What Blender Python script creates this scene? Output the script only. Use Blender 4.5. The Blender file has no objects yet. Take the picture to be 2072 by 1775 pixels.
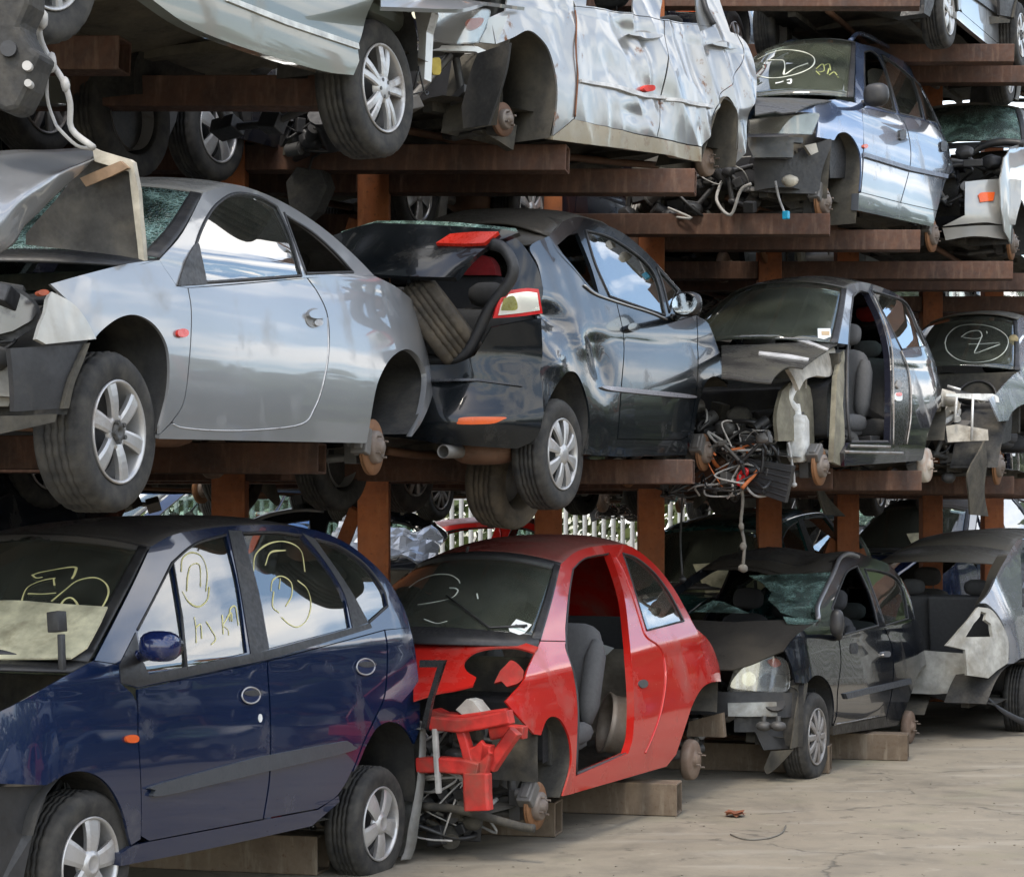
import bpy, bmesh, math, random
from mathutils import Vector, Matrix, noise as mnoise
from mathutils.geometry import delaunay_2d_cdt
from mathutils.bvhtree import BVHTree
R = math.radians
scene = bpy.context.scene
COL = scene.collection
CAMH = 1.85
FPX = 4100.0            # focal length in pixels of a 2072 px wide picture
HORIZ = 1060.0          # horizon row of that picture
CAM = Vector((0, 0, CAMH))
# measuring windows of the photograph: origin and scale
CROP = {0: (0, 0, 1), 1: (0, 0, .43478), 2: (807.0, 0, .36232), 3: (1415.1, 0, .32778), 4: (0, 300.3, .43478),
        5: (656.9, 394.1, .40761), 6: (1313.8, 525.5, .36594), 7: (0, 1013.5, .43478), 8: (750.7, 1013.5, .42874),
        9: (1313.8, 1013.5, .42887)}

def conv(c, x, y):
    ox, oy, s = CROP[c]
    return (ox + x * s, oy + y * s)

def ray(p):
    return Vector(((p[0] - 1036) / FPX, 1.0, (HORIZ - p[1]) / FPX))

def at(p, Y):
    return CAM + ray(p) * Y

def parse(c, s):
    """'x,y *x,y' -> pixel points and corner flags"""
    pts, cor = [], []
    for t in s.split():
        k = t.startswith('*')
        if k: t = t[1:]
        x, y = t.split(',')
        pts.append(conv(c, float(x), float(y))); cor.append(k)
    return pts, cor

def smooth(pts, cor, closed=True, n=5):
    """Catmull-Rom through the points, sharp where flagged"""
    N = len(pts); out = []
    V = [Vector(p) for p in pts]
    for i in range(N if closed else N - 1):
        j = (i + 1) % N
        p1, p2 = V[i], V[j]
        if cor[i] and cor[j]:
            out.append(p1); continue
        p0 = V[i - 1] if (closed or i > 0) and not cor[i] else p1 + (p1 - p2)
        p3 = V[(j + 1) % N] if (closed or j + 1 < N) and not cor[j] else p2 + (p2 - p1)
        if cor[i]: p0 = p1 * 2 - p2
        if cor[j]: p3 = p2 * 2 - p1
        for k in range(n):
            t = k / n
            out.append(0.5 * ((2 * p1) + (p2 - p0) * t + (2 * p0 - 5 * p1 + 4 * p2 - p3) * t * t + (3 * p1 - p0 - 3 * p2 + p3) * t ** 3))
    if not closed: out.append(V[-1])
    return out

def curve(c, s, closed=True, n=5):
    return smooth(*parse(c, s), closed=closed, n=n)

# ------------------------------------------------------------------ object helpers
def link(name, me, parent=None, mats=None):
    o = bpy.data.objects.new(name, me)
    COL.objects.link(o)
    if parent: o.parent = parent
    if mats:
        for m in (mats if isinstance(mats, (list, tuple)) else [mats]): me.materials.append(m)
    return o

def tag(o, label=None, cat=None, group=None, kind=None):
    if label: o['label'] = label
    if cat: o['category'] = cat
    if group: o['group'] = group
    if kind: o['kind'] = kind
    return o

def empty(name, loc=(0, 0, 0), parent=None, rz=0):
    o = bpy.data.objects.new(name, None); COL.objects.link(o)
    o.location = loc; o.rotation_euler = (0, 0, rz); o.empty_display_size = .1
    if parent: o.parent = parent
    return o

def bevel(o, w=.006, seg=2, ang=35):
    m = o.modifiers.new('bevel', 'BEVEL'); m.width = w; m.segments = seg; m.limit_method = 'ANGLE'; m.angle_limit = R(ang)
    return o

def copy_tree(o, parent=None):
    c = o.copy(); COL.objects.link(c)
    if parent:
        c.parent = parent; c.matrix_parent_inverse = o.matrix_parent_inverse.copy()
    for ch in o.children: copy_tree(ch, c)
    return c

class MB:
    """collects shapes into one mesh"""
    def __init__(s): s.v = []; s.f = []; s.m = []; s.sm = []
    def add(s, vs, fs, mi=0, sm=False, M=None):
        b = len(s.v)
        s.v += [tuple(M @ Vector(v)) if M else tuple(v) for v in vs]
        s.f += [tuple(i + b for i in f) for f in fs]; s.m += [mi] * len(fs); s.sm += [sm] * len(fs)
        return s
    def box(s, c, d, mi=0, M=None, rot=None):
        x, y, z = d[0] / 2, d[1] / 2, d[2] / 2
        vs = [Vector((a * x, b * y, e * z)) for a in (-1, 1) for b in (-1, 1) for e in (-1, 1)]
        if rot: 
            q = Matrix.Rotation(rot[2], 3, 'Z') @ Matrix.Rotation(rot[1], 3, 'Y') @ Matrix.Rotation(rot[0], 3, 'X')
            vs = [q @ v for v in vs]
        vs = [v + Vector(c) for v in vs]
        return s.add(vs, [(0, 1, 3, 2), (4, 6, 7, 5), (0, 4, 5, 1), (2, 3, 7, 6), (0, 2, 6, 4), (1, 5, 7, 3)], mi, False, M)
    def cyl(s, p0, p1, r, n=16, r2=None, mi=0, cap=True, M=None):
        p0, p1 = Vector(p0), Vector(p1); r2 = r if r2 is None else r2
        d = (p1 - p0).normalized(); a = d.orthogonal().normalized(); b = d.cross(a)
        vs = [];
        for p, rr in ((p0, r), (p1, r2)):
            for i in range(n):
                t = 2 * math.pi * i / n; vs.append(p + (a * math.cos(t) + b * math.sin(t)) * rr)
        s.add(vs, [(i, (i + 1) % n, n + (i + 1) % n, n + i) for i in range(n)], mi, True, M)
        if cap:
            s.add(vs[:n], [tuple(range(n - 1, -1, -1))], mi, False, M); s.add(vs[n:], [tuple(range(n))], mi, False, M)
        return s
    def tube(s, pts, r, n=6, mi=0, M=None, sub=0):
        P = [Vector(p) for p in pts]
        if sub: P = smooth(P, [False] * len(P), False, sub)
        rings = []; prev = None
        for i, p in enumerate(P):
            d = (P[min(i + 1, len(P) - 1)] - P[max(i - 1, 0)])
            d = d.normalized() if d.length > 1e-9 else Vector((0, 0, 1))
            a = d.orthogonal().normalized() if prev is None else (prev - d * prev.dot(d))
            a = a.normalized() if a.length > 1e-6 else d.orthogonal().normalized()
            prev = a; b = d.cross(a)
            rings += [p + (a * math.cos(2 * math.pi * k / n) + b * math.sin(2 * math.pi * k / n)) * (r(i / max(1, len(P) - 1)) if callable(r) else r) for k in range(n)]
        fs = [(i * n + k, i * n + (k + 1) % n, (i + 1) * n + (k + 1) % n, (i + 1) * n + k) for i in range(len(P) - 1) for k in range(n)]
        fs += [tuple(range(n - 1, -1, -1)), tuple(range((len(P) - 1) * n, len(P) * n))]
        return s.add(rings, fs, mi, True, M)
    def lathe(s, prof, n=40, mi=0, M=None, closed=False):
        """profile of (x, r) round the local X axis"""
        vs = []; k = len(prof)
        for i in range(n):
            t = 2 * math.pi * i / n
            vs += [(x, r * math.cos(t), r * math.sin(t)) for x, r in prof]
        fs = []
        for i in range(n):
            j = (i + 1) % n
            for q in range(k if closed else k - 1):
                w = (q + 1) % k
                fs.append((i * k + q, i * k + w, j * k + w, j * k + q))
        return s.add(vs, fs, mi, True, M)
    def prism(s, poly, x0, x1, mi=0, M=None, sm=False):
        """poly of (y, z) pushed from x0 to x1"""
        n = len(poly)
        vs = [(x0, p[0], p[1]) for p in poly] + [(x1, p[0], p[1]) for p in poly]
        fs = [tuple(range(n - 1, -1, -1)), tuple(range(n, 2 * n))]
        s.add(vs, fs, mi, False, M)
        return s.add(vs, [(i, (i + 1) % n, n + (i + 1) % n, n + i) for i in range(n)], mi, sm, M)
    def blob(s, c, d, mi=0, sub=2, amp=0., seed=0, M=None, e=2.0):
        bm = bmesh.new(); bmesh.ops.create_icosphere(bm, subdivisions=sub, radius=1)
        vs = []
        for v in bm.verts:
            p = v.co.copy()
            if e != 2.0:
                q = sum(abs(t) ** e for t in p) ** (-1 / e); p *= q
            if amp: p *= 1 + amp * mnoise.noise(p * 2 + Vector((seed, seed * .7, 0)))
            vs.append(Vector((p.x * d[0], p.y * d[1], p.z * d[2])) + Vector(c))
        fs = [tuple(v.index for v in f.verts) for f in bm.faces]; bm.free()
        return s.add(vs, fs, mi, True, M)
    def mesh(s, name='m'):
        me = bpy.data.meshes.new(name); me.from_pydata(s.v, [], s.f)
        me.polygons.foreach_set('material_index', s.m); me.polygons.foreach_set('use_smooth', s.sm)
        bm = bmesh.new(); bm.from_mesh(me); bmesh.ops.recalc_face_normals(bm, faces=bm.faces); bm.to_mesh(me); bm.free()
        me.update(); return me
    def build(s, name, mats, parent=None):
        return link(name, s.mesh(name), parent, mats)

def in_poly(p, poly):
    x, y = p; c = False; j = len(poly) - 1
    for i in range(len(poly)):
        a, b = poly[i], poly[j]
        if (a[1] > y) != (b[1] > y) and x < (b[0] - a[0]) * (y - a[1]) / (b[1] - a[1]) + a[0]: c = not c
        j = i
    return c

def cdt(outer, holes, d):
    """triangulate a 2-D outline with holes on a fine grid"""
    vs = []; es = []
    def clean(l):
        o = []
        for p in l:
            p = Vector((p[0], p[1]))
            if not o or (p - o[-1]).length > 1e-4: o.append(p)
        if (o[0] - o[-1]).length < 1e-4: o.pop()
        return o
    loops = [clean(outer)] + [clean(h) for h in holes]
    for l in loops:
        b = len(vs); L = []
        for i in range(len(l)):
            p, q = l[i], l[(i + 1) % len(l)]
            k = max(1, int((q - p).length / d))
            L += [p.lerp(q, t / k) for t in range(k)]
        vs += L; es += [(b + i, b + (i + 1) % len(L)) for i in range(len(L))]
    xs = [p.x for p in loops[0]]; ys = [p.y for p in loops[0]]
    r = 0; y = min(ys) + d * .5
    while y < max(ys):
        x = min(xs) + (d * .5 if r % 2 else 0)
        while x < max(xs):
            p = (x, y)
            if in_poly(p, loops[0]) and not any(in_poly(p, h) for h in loops[1:]): vs.append(Vector(p))
            x += d
        y += d * .866; r += 1
    V, E, Fc, *_ = delaunay_2d_cdt(vs, es, [], 0, 1e-5)
    out = []
    for f in Fc:
        c = (sum(V[i].x for i in f) / len(f), sum(V[i].y for i in f) / len(f))
        if in_poly(c, loops[0]) and not any(in_poly(c, h) for h in loops[1:]): out.append(tuple(f))
    return V, out

def shell_mesh(name, V, Fc, P, N, th, mats):
    """outer skin at P(y,z) with true normals N, an inner skin th deeper and a rim"""
    me = bpy.data.meshes.new(name)
    used = sorted({i for f in Fc for i in f}); ix = {u: k for k, u in enumerate(used)}
    n = len(used)
    po = [P(V[u].x, V[u].y) for u in used]; no = [N(V[u].x, V[u].y) for u in used]
    pi = [p - q * th for p, q in zip(po, no)]
    fo = []
    for f in Fc:
        g = [ix[i] for i in f]
        nn = (po[g[1]] - po[g[0]]).cross(po[g[2]] - po[g[0]])
        if nn.dot(no[g[0]]) < 0: g.reverse()
        fo.append(tuple(g))
    ec = {}
    for f in fo:
        for a, b in zip(f, f[1:] + f[:1]): ec[(a, b)] = 1
    re_ = [(a, b) for (a, b) in ec if (b, a) not in ec]
    rv = []; rim = []
    for a, b in re_:
        k = 2 * n + len(rv); rv += [po[b], po[a], pi[a], pi[b]]; rim.append((k, k + 1, k + 2, k + 3))
    fi = [tuple(n + i for i in reversed(f)) for f in fo]
    faces = fo + fi + rim
    me.from_pydata([tuple(p) for p in po + pi + rv], [], faces)
    me.polygons.foreach_set('use_smooth', [True] * (len(fo) + len(fi)) + [False] * len(rim))
    if len(mats) > 1: me.polygons.foreach_set('material_index', [0] * len(fo) + [1] * len(fi) + [0] * len(rim))
    ln = [no[i] for f in fo for i in f] + [-no[i - n] for f in fi for i in f]
    for q in me.polygons[len(fo) + len(fi):]: ln += [q.normal.copy()] * 4
    me.normals_split_custom_set([tuple(v) for v in ln])
    return me
# ------------------------------------------------------------------ materials
MATS = {}
class NT:
    def __init__(s, name):
        s.m = bpy.data.materials.new(name); s.m.use_nodes = True; s.t = s.m.node_tree; s.t.nodes.clear()
        s.out = s.n('ShaderNodeOutputMaterial')
    def n(s, t, **k):
        nd = s.t.nodes.new(t)
        for a, b in k.items():
            if a.startswith('i_'):
                nd.inputs[a[2:].replace('_', ' ')].default_value = b
            else: setattr(nd, a, b)
        return nd
    def l(s, a, b): s.t.links.new(a, b)
    def coord(s, scale=(1, 1, 1), kind='Object'):
        tc = s.n('ShaderNodeTexCoord'); mp = s.n('ShaderNodeMapping'); mp.inputs['Scale'].default_value = scale
        s.l(tc.outputs[kind], mp.inputs[0]); return mp.outputs[0]
    def noise(s, co, scale, detail=4, rough=.55, dist=0):
        nd = s.n('ShaderNodeTexNoise'); nd.inputs['Scale'].default_value = scale; nd.inputs['Detail'].default_value = detail
        nd.inputs['Roughness'].default_value = rough; nd.inputs['Distortion'].default_value = dist
        s.l(co, nd.inputs['Vector']); return nd.outputs['Fac']
    def ramp(s, fac, stops):
        r = s.n('ShaderNodeValToRGB'); e = r.color_ramp.elements
        while len(e) < len(stops): e.new(.5)
        for el, (p, c) in zip(e, stops):
            el.position = p; el.color = c if len(c) == 4 else (*c, 1)
        s.l(fac, r.inputs[0]); return r.outputs[0]
    def rng(s, fac, a, b, c=0., d=1.):
        r = s.n('ShaderNodeMapRange'); r.inputs[1].default_value = a; r.inputs[2].default_value = b
        r.inputs[3].default_value = c; r.inputs[4].default_value = d; s.l(fac, r.inputs[0]); return r.outputs[0]
    def mix(s, fac, a, b, mode='MIX'):
        r = s.n('ShaderNodeMix', data_type='RGBA', blend_type=mode)
        for k, v in ((0, fac), (6, a), (7, b)):
            if hasattr(v, 'links') or isinstance(v, bpy.types.NodeSocket): s.l(v, r.inputs[k])
            elif isinstance(v, (int, float)): r.inputs[k].default_value = v
            else: r.inputs[k].default_value = (*v, 1) if len(v) == 3 else v
        return r.outputs[2]
    def math(s, op, a, b=None):
        r = s.n('ShaderNodeMath', operation=op)
        for k, v in ((0, a), (1, b)):
            if v is None: continue
            if isinstance(v, bpy.types.NodeSocket): s.l(v, r.inputs[k])
            else: r.inputs[k].default_value = v
        return r.outputs[0]
    def bsdf(s, **k):
        p = s.n('ShaderNodeBsdfPrincipled')
        for a, v in k.items():
            sock = p.inputs[a.replace('_', ' ')]
            if isinstance(v, bpy.types.NodeSocket): s.l(v, sock)
            else: sock.default_value = (*v, 1) if isinstance(v, tuple) and len(v) == 3 else v
        return p
    def bump(s, h, strength=.3, dist=.01):
        b = s.n('ShaderNodeBump'); b.inputs['Strength'].default_value = strength; b.inputs['Distance'].default_value = dist
        s.l(h, b.inputs['Height']); return b.outputs[0]
    def done(s, sh): s.l(sh, s.out.inputs[0]); MATS[s.m.name] = s.m; return s.m

def M_paint(name, col, dust=.25, rough=.28, metal=.0, dustcol=(.20, .185, .155), coat=1.0, scr=.3, rust=0.):
    """car paint under a clear coat with patches of road dirt, fine scratches and a little rust"""
    t = NT(name); co = t.coord()
    big = t.noise(co, 2.3, 6, .62, .3); fine = t.noise(co, 38, 3, .6)
    st = t.noise(t.coord((1.2, 3, 26)), 5, 4, .6)
    d = t.rng(big, .62 - dust * .55, .86 - dust * .35); d = t.math('MULTIPLY', d, t.rng(fine, .2, .75, .55, 1.0))
    sc = t.math('MULTIPLY', t.rng(st, .60, .74), scr * .4)
    d2 = t.math('MINIMUM', t.math('MAXIMUM', t.math('ADD', d, dust * .16), sc), .94)
    base = t.mix(t.rng(t.noise(co, 1.1, 2), .3, .7), tuple(c * .93 for c in col), tuple(min(1, c * 1.06) for c in col))
    c = t.mix(d2, base, dustcol)
    if rust:
        rf = t.math('MULTIPLY', t.rng(t.noise(co, 6.5, 7, .7), .62 - rust * .2, .70), 1.)
        c = t.mix(rf, c, (.16, .062, .022)); d2 = t.math('MAXIMUM', d2, rf)
    p = t.bsdf(Base_Color=c, Metallic=t.math('MULTIPLY', t.math('SUBTRACT', 1., d2), metal), Roughness=t.rng(d2, 0, 1, rough, .85),
               Coat_Weight=t.math('MULTIPLY', t.rng(d2, 0, .9, 1., .0), coat), Coat_Roughness=t.rng(d2, 0, .6, .025, .35), Specular_IOR_Level=.25)
    t.l(t.bump(fine, .05, .002), p.inputs['Normal'])
    return t.done(p.outputs[0])

def M_plain(name, col, rough=.6, metal=0., var=.35, scale=9., bump=.15, dirt=None, dirtamt=.4, spec=.5):
    t = NT(name); co = t.coord()
    n1 = t.noise(co, scale, 5, .6); n2 = t.noise(co, scale * 5.3, 3)
    c = t.mix(t.rng(n1, .3, .7), tuple(x * (1 - var) for x in col), tuple(min(1, x * (1 + var)) for x in col))
    if dirt: c = t.mix(t.rng(t.noise(co, scale * .6, 6, .65, .4), .62 - dirtamt * .4, .78), c, dirt)
    p = t.bsdf(Base_Color=c, Roughness=t.rng(n2, .3, .7, max(.05, rough - .12), min(1, rough + .12)), Metallic=metal, Specular_IOR_Level=spec)
    if bump: t.l(t.bump(t.math('ADD', n1, t.math('MULTIPLY', n2, .4)), bump, .006), p.inputs['Normal'])
    return t.done(p.outputs[0])

def M_glass(name, tint=(.30, .36, .33), dirt=.12, ior=1.55, dirtcol=(.30, .29, .24), refl=1.8):
    """thin car glass: tinted see-through, fresnel reflection, a film of dust"""
    t = NT(name); co = t.coord()
    tr = t.n('ShaderNodeBsdfTransparent'); tr.inputs[0].default_value = (*tint, 1)
    gl = t.n('ShaderNodeBsdfGlossy'); gl.inputs['Roughness'].default_value = .015; gl.inputs[0].default_value = (1, 1, 1, 1)
    fr = t.n('ShaderNodeFresnel'); fr.inputs[0].default_value = ior
    wav = t.noise(co, 1.6, 2)
    bp = t.bump(wav, .05, .02); t.l(bp, gl.inputs['Normal'])
    m1 = t.n('ShaderNodeMixShader'); f2 = t.math('MINIMUM', t.math('MULTIPLY', fr.outputs[0], refl), 1.)
    t.l(f2, m1.inputs[0]); t.l(tr.outputs[0], m1.inputs[1]); t.l(gl.outputs[0], m1.inputs[2])
    df = t.n('ShaderNodeBsdfDiffuse'); df.inputs[0].default_value = (*dirtcol, 1)
    m2 = t.n('ShaderNodeMixShader')
    dn = t.math('MULTIPLY', t.rng(t.noise(co, 3.2, 6, .65), .25, .8, .25, 1.6), dirt); t.l(dn, m2.inputs[0])
    t.l(m1.outputs[0], m2.inputs[1]); t.l(df.outputs[0], m2.inputs[2])
    return t.done(m2.outputs[0])

def M_crazed(name, cell=46., hole=0., col=(.34, .52, .46)):
    """shattered laminated screen: a web of pale green cracks, cloudy chips between"""
    t = NT(name); co = t.coord()
    vo = t.n('ShaderNodeTexVoronoi', feature='DISTANCE_TO_EDGE'); vo.inputs['Scale'].default_value = cell; t.l(co, vo.inputs['Vector'])
    v2 = t.n('ShaderNodeTexVoronoi', feature='DISTANCE_TO_EDGE'); v2.inputs['Scale'].default_value = cell * .22; t.l(co, v2.inputs['Vector'])
    vc = t.n('ShaderNodeTexVoronoi'); vc.inputs['Scale'].default_value = cell * .5; t.l(co, vc.inputs['Vector'])
    crack = t.math('MAXIMUM', t.rng(vo.outputs['Distance'], .02, .14, 1, 0), t.rng(v2.outputs['Distance'], .0, .05, 1, 0))
    cloud = t.rng(t.noise(co, 4., 5, .6, .6), .36, .66, .12, .85)
    f = t.math('MULTIPLY', t.math('ADD', t.math('MULTIPLY', crack, .75), t.rng(vc.outputs['Distance'], 0, .8, .0, .35)), cloud)
    tr = t.n('ShaderNodeBsdfTransparent'); tr.inputs[0].default_value = (.42, .55, .49, 1)
    gl = t.n('ShaderNodeBsdfGlossy'); gl.inputs['Roughness'].default_value = .12
    t.l(t.bump(crack, .6, .004), gl.inputs['Normal'])
    fr = t.n('ShaderNodeFresnel'); fr.inputs[0].default_value = 1.6
    m1 = t.n('ShaderNodeMixShader'); t.l(fr.outputs[0], m1.inputs[0]); t.l(tr.outputs[0], m1.inputs[1]); t.l(gl.outputs[0], m1.inputs[2])
    df = t.bsdf(Base_Color=t.mix(cloud, tuple(c * .45 for c in col), col), Roughness=.35)
    m2 = t.n('ShaderNodeMixShader'); t.l(t.math('MINIMUM', f, .95), m2.inputs[0]); t.l(m1.outputs[0], m2.inputs[1]); t.l(df.outputs[0], m2.inputs[2])
    return t.done(m2.outputs[0])

def M_tyre(name):
    t = NT(name); co = t.coord()
    n1 = t.noise(co, 12, 5, .6); n2 = t.noise(co, 60, 3)
    c = t.mix(t.rng(n1, .35, .75), (.018, .018, .018), (.062, .057, .048))
    p = t.bsdf(Base_Color=c, Roughness=.78, Specular_IOR_Level=.35)
    t.l(t.bump(n2, .15, .003), p.inputs['Normal'])
    return t.done(p.outputs[0])

def M_steel(name, col=(.26, .105, .045), col2=(.12, .052, .028), pale=(.30, .20, .13)):
    """rust red primer on rolled steel: runs, scrapes, bare streaks"""
    t = NT(name); co = t.coord()
    n1 = t.noise(co, 3.1, 7, .65, .4); n2 = t.noise(co, 34, 4, .6); n3 = t.noise(t.coord((7, 7, 1.1)), 3, 5, .6)
    c = t.mix(t.rng(n1, .36, .66), col2, col); c = t.mix(t.math('MULTIPLY', t.rng(n3, .52, .72), .6), c, pale)
    c = t.mix(t.rng(n2, .62, .72, 0, .7), c, (.075, .035, .02))
    p = t.bsdf(Base_Color=c, Roughness=t.rng(n2, .3, .7, .62, .88), Metallic=.0)
    t.l(t.bump(t.math('ADD', n1, n2), .25, .004), p.inputs['Normal'])
    return t.done(p.outputs[0])

def M_metal(name, col, rough=.35, dirt=.4, dirtcol=(.10, .075, .05), metal=.9):
    t = NT(name); co = t.coord()
    d = t.rng(t.noise(co, 7, 6, .65, .3), .64 - dirt * .4, .82)
    f = t.noise(co, 55, 3)
    p = t.bsdf(Base_Color=t.mix(d, col, dirtcol), Metallic=t.rng(d, 0, 1, metal, .1), Roughness=t.rng(d, 0, 1, rough, .85))
    t.l(t.bump(f, .08, .002), p.inputs['Normal'])
    return t.done(p.outputs[0])

TYRE = M_tyre('tyre_rubber')
ALLOY = M_metal('alloy_rim', (.44, .435, .425), .32, .35, (.20, .15, .11), .55)
ALLOYD = M_metal('dirty_alloy', (.30, .295, .285), .4, .7, (.13, .09, .06), .5)
RUSTY = M_metal('rusty_iron', (.13, .065, .035), .7, .6, (.06, .036, .024), .1)
DISC = M_metal('brake_disc', (.22, .105, .045), .6, .6, (.11, .05, .022), .3)
HUB = M_metal('hub_iron', (.19, .16, .135), .55, .6, (.10, .055, .03), .4)
DRUM = M_metal('brake_drum', (.21, .155, .115), .6, .6, (.12, .06, .032), .3)
CAST = M_metal('grey_cast_metal', (.17, .165, .155), .5, .6, (.08, .065, .05), .6)
DARKMET = M_metal('oily_dark_metal', (.09, .09, .088), .5, .6, (.05, .042, .033), .5)
BLK = M_plain('black_plastic', (.020, .020, .021), .5, dirt=(.048, .044, .037), dirtamt=.25)
BLKG = M_plain('gloss_black_trim', (.014, .014, .015), .25, dirt=(.06, .055, .046), dirtamt=.2)
RUB = M_plain('grey_rub_strip', (.046, .051, .058), .4, var=.1)
SEATC = M_plain('grey_seat_cloth', (.075, .075, .075), .95, scale=40, var=.12)
SEATD = M_plain('dark_seat_cloth', (.032, .033, .035), .95, scale=40, var=.12)
CARPET = M_plain('dark_carpet', (.03, .03, .032), .95)
LINER = M_plain('arch_liner_plastic', (.022, .0215, .02), .8, dirt=(.07, .062, .048), dirtamt=.4)
LINERM = M_plain('muddy_arch_liner', (.05, .046, .037), .9, dirt=(.115, .10, .072), dirtamt=.55)
UNDER = M_plain('underseal', (.036, .034, .029), .85, dirt=(.10, .087, .062), dirtamt=.5, bump=.4)
BEIGE = M_plain('bare_fibre_board', (.24, .215, .165), .9, dirt=(.13, .11, .08), dirtamt=.5)
CHALK = M_plain('yellow_chalk', (.60, .56, .26), .9, var=.2, bump=0)
CHALKW = M_plain('pale_chalk', (.62, .64, .55), .9, var=.2, bump=0)
ORANGE = M_plain('orange_lens', (.62, .10, .02), .18, var=.1, bump=0)
REDL = M_plain('red_lens', (.52, .018, .02), .15, var=.15, bump=0)
LAMP = M_metal('headlamp_reflector', (.46, .47, .48), .14, .25, (.25, .23, .2), .85)
LENS = M_glass('clear_lamp_lens', (.85, .86, .86), .10, 1.5, (.6, .6, .58))
MIRR = M_metal('mirror_glass', (.74, .77, .76), .03, .08, (.4, .4, .38), 1.)
WHITEP = M_plain('white_plastic', (.66, .66, .63), .45, dirt=(.34, .31, .25), dirtamt=.4)
PAPER = M_plain('paper_sticker', (.70, .72, .70), .8, var=.06, bump=0)
WIRE = M_plain('grey_wire', (.34, .33, .31), .6)
WIREB = M_plain('black_hose', (.02, .02, .02), .45)
STEEL = M_steel('rusty_rack_steel', (.10, .043, .022), (.045, .023, .015), (.17, .10, .065))
STEELP = M_steel('orange_primed_post', (.31, .092, .022), (.16, .05, .016), (.34, .13, .045))
STEELB = M_steel('old_ground_beam', (.15, .11, .072), (.085, .06, .038), (.22, .185, .135))
GL = M_glass('car_glass', (.26, .32, .30), .06)
GLW = M_glass('dusty_windscreen', (.70, .77, .70), .15, 1.5, (.21, .22, .18))
GLCLR = M_glass('side_glass', (.76, .85, .82), .03, 1.7, refl=2.0)
CRAZE = M_crazed('shattered_glass')
CRAZE2 = M_crazed('shattered_glass_dense', 60, 0, (.38, .60, .52))
# ------------------------------------------------------------------ camera, sky, sun
cd = bpy.data.cameras.new('camera'); cam = bpy.data.objects.new('camera', cd); COL.objects.link(cam)
cam.location = CAM; cam.rotation_euler = (R(90), 0, 0)
cd.sensor_fit = 'HORIZONTAL'; cd.sensor_width = 36; cd.lens = 36 * FPX / 2072; cd.shift_y = (HORIZ - 887.5) / 2072
cd.clip_start = .1; cd.clip_end = 3000
cd.dof.use_dof = False
scene.camera = cam
SUN_EL, SUN_AZ = R(57), R(204)      # azimuth from +Y towards +X
w = bpy.data.worlds.new('World'); scene.world = w; w.use_nodes = True
nt = w.node_tree; nt.nodes.clear()
def wn(t, **k):
    nd = nt.nodes.new(t)
    for a, b in k.items(): setattr(nd, a, b)
    return nd
sky = wn('ShaderNodeTexSky', sky_type='NISHITA', sun_disc=False, sun_elevation=SUN_EL, sun_rotation=SUN_AZ, air_density=1.2, dust_density=1.4, ozone_density=1.0)
tc = wn('ShaderNodeTexCoord'); sep = wn('ShaderNodeSeparateXYZ'); nt.links.new(tc.outputs['Generated'], sep.inputs[0])
def wm(op, a, b=None):
    nd = wn('ShaderNodeMath', operation=op)
    for i, v in enumerate((a, b)):
        if v is None: continue
        if isinstance(v, bpy.types.NodeSocket): nt.links.new(v, nd.inputs[i])
        else: nd.inputs[i].default_value = v
    return nd.outputs[0]
zz = wm('ADD', wm('MAXIMUM', sep.outputs[2], 0.), .16)
cmb = wn('ShaderNodeCombineXYZ'); nt.links.new(wm('DIVIDE', sep.outputs[0], zz), cmb.inputs[0]); nt.links.new(wm('DIVIDE', sep.outputs[1], zz), cmb.inputs[1])
nz = wn('ShaderNodeTexNoise'); nz.inputs['Scale'].default_value = 1.9; nz.inputs['Detail'].default_value = 9; nz.inputs['Roughness'].default_value = .56; nz.inputs['Distortion'].default_value = .25
nt.links.new(cmb.outputs[0], nz.inputs['Vector'])
rp = wn('ShaderNodeMapRange'); rp.inputs[1].default_value = .46; rp.inputs[2].default_value = .60; nt.links.new(nz.outputs['Fac'], rp.inputs[0])
sh = wn('ShaderNodeMapRange'); sh.inputs[1].default_value = .50; sh.inputs[2].default_value = .78; sh.inputs[3].default_value = 12.; sh.inputs[4].default_value = 7.; nt.links.new(nz.outputs['Fac'], sh.inputs[0])
cc = wn('ShaderNodeVectorMath', operation='SCALE'); cc.inputs[0].default_value = (1.03, 1.0, .96); nt.links.new(sh.outputs[0], cc.inputs[3])
mx = wn('ShaderNodeMix', data_type='RGBA'); nt.links.new(rp.outputs[0], mx.inputs[0]); sb = wn('ShaderNodeVectorMath', operation='SCALE'); sb.inputs[3].default_value = 1.25; nt.links.new(sky.outputs[0], sb.inputs[0]); nt.links.new(sb.outputs[0], mx.inputs[6]); nt.links.new(cc.outputs[0], mx.inputs[7])
bg = wn('ShaderNodeBackground'); bg.inputs[1].default_value = .15; nt.links.new(mx.outputs[2], bg.inputs[0])
wo = wn('ShaderNodeOutputWorld'); nt.links.new(bg.outputs[0], wo.inputs[0])
sd = bpy.data.lights.new('sun', 'SUN'); sd.energy = 1.3; sd.angle = R(11.); sd.color = (1, .92, .80)
so = bpy.data.objects.new('sun', sd); COL.objects.link(so); so.location = (0, 0, 30)
sdir = Vector((math.sin(SUN_AZ) * math.cos(SUN_EL), math.cos(SUN_AZ) * math.cos(SUN_EL), math.sin(SUN_EL)))
so.rotation_euler = sdir.to_track_quat('Z', 'Y').to_euler()
vs = scene.view_settings; vs.view_transform = 'Standard'; vs.look = 'None'; vs.exposure = 1.0; vs.gamma = 1
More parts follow.
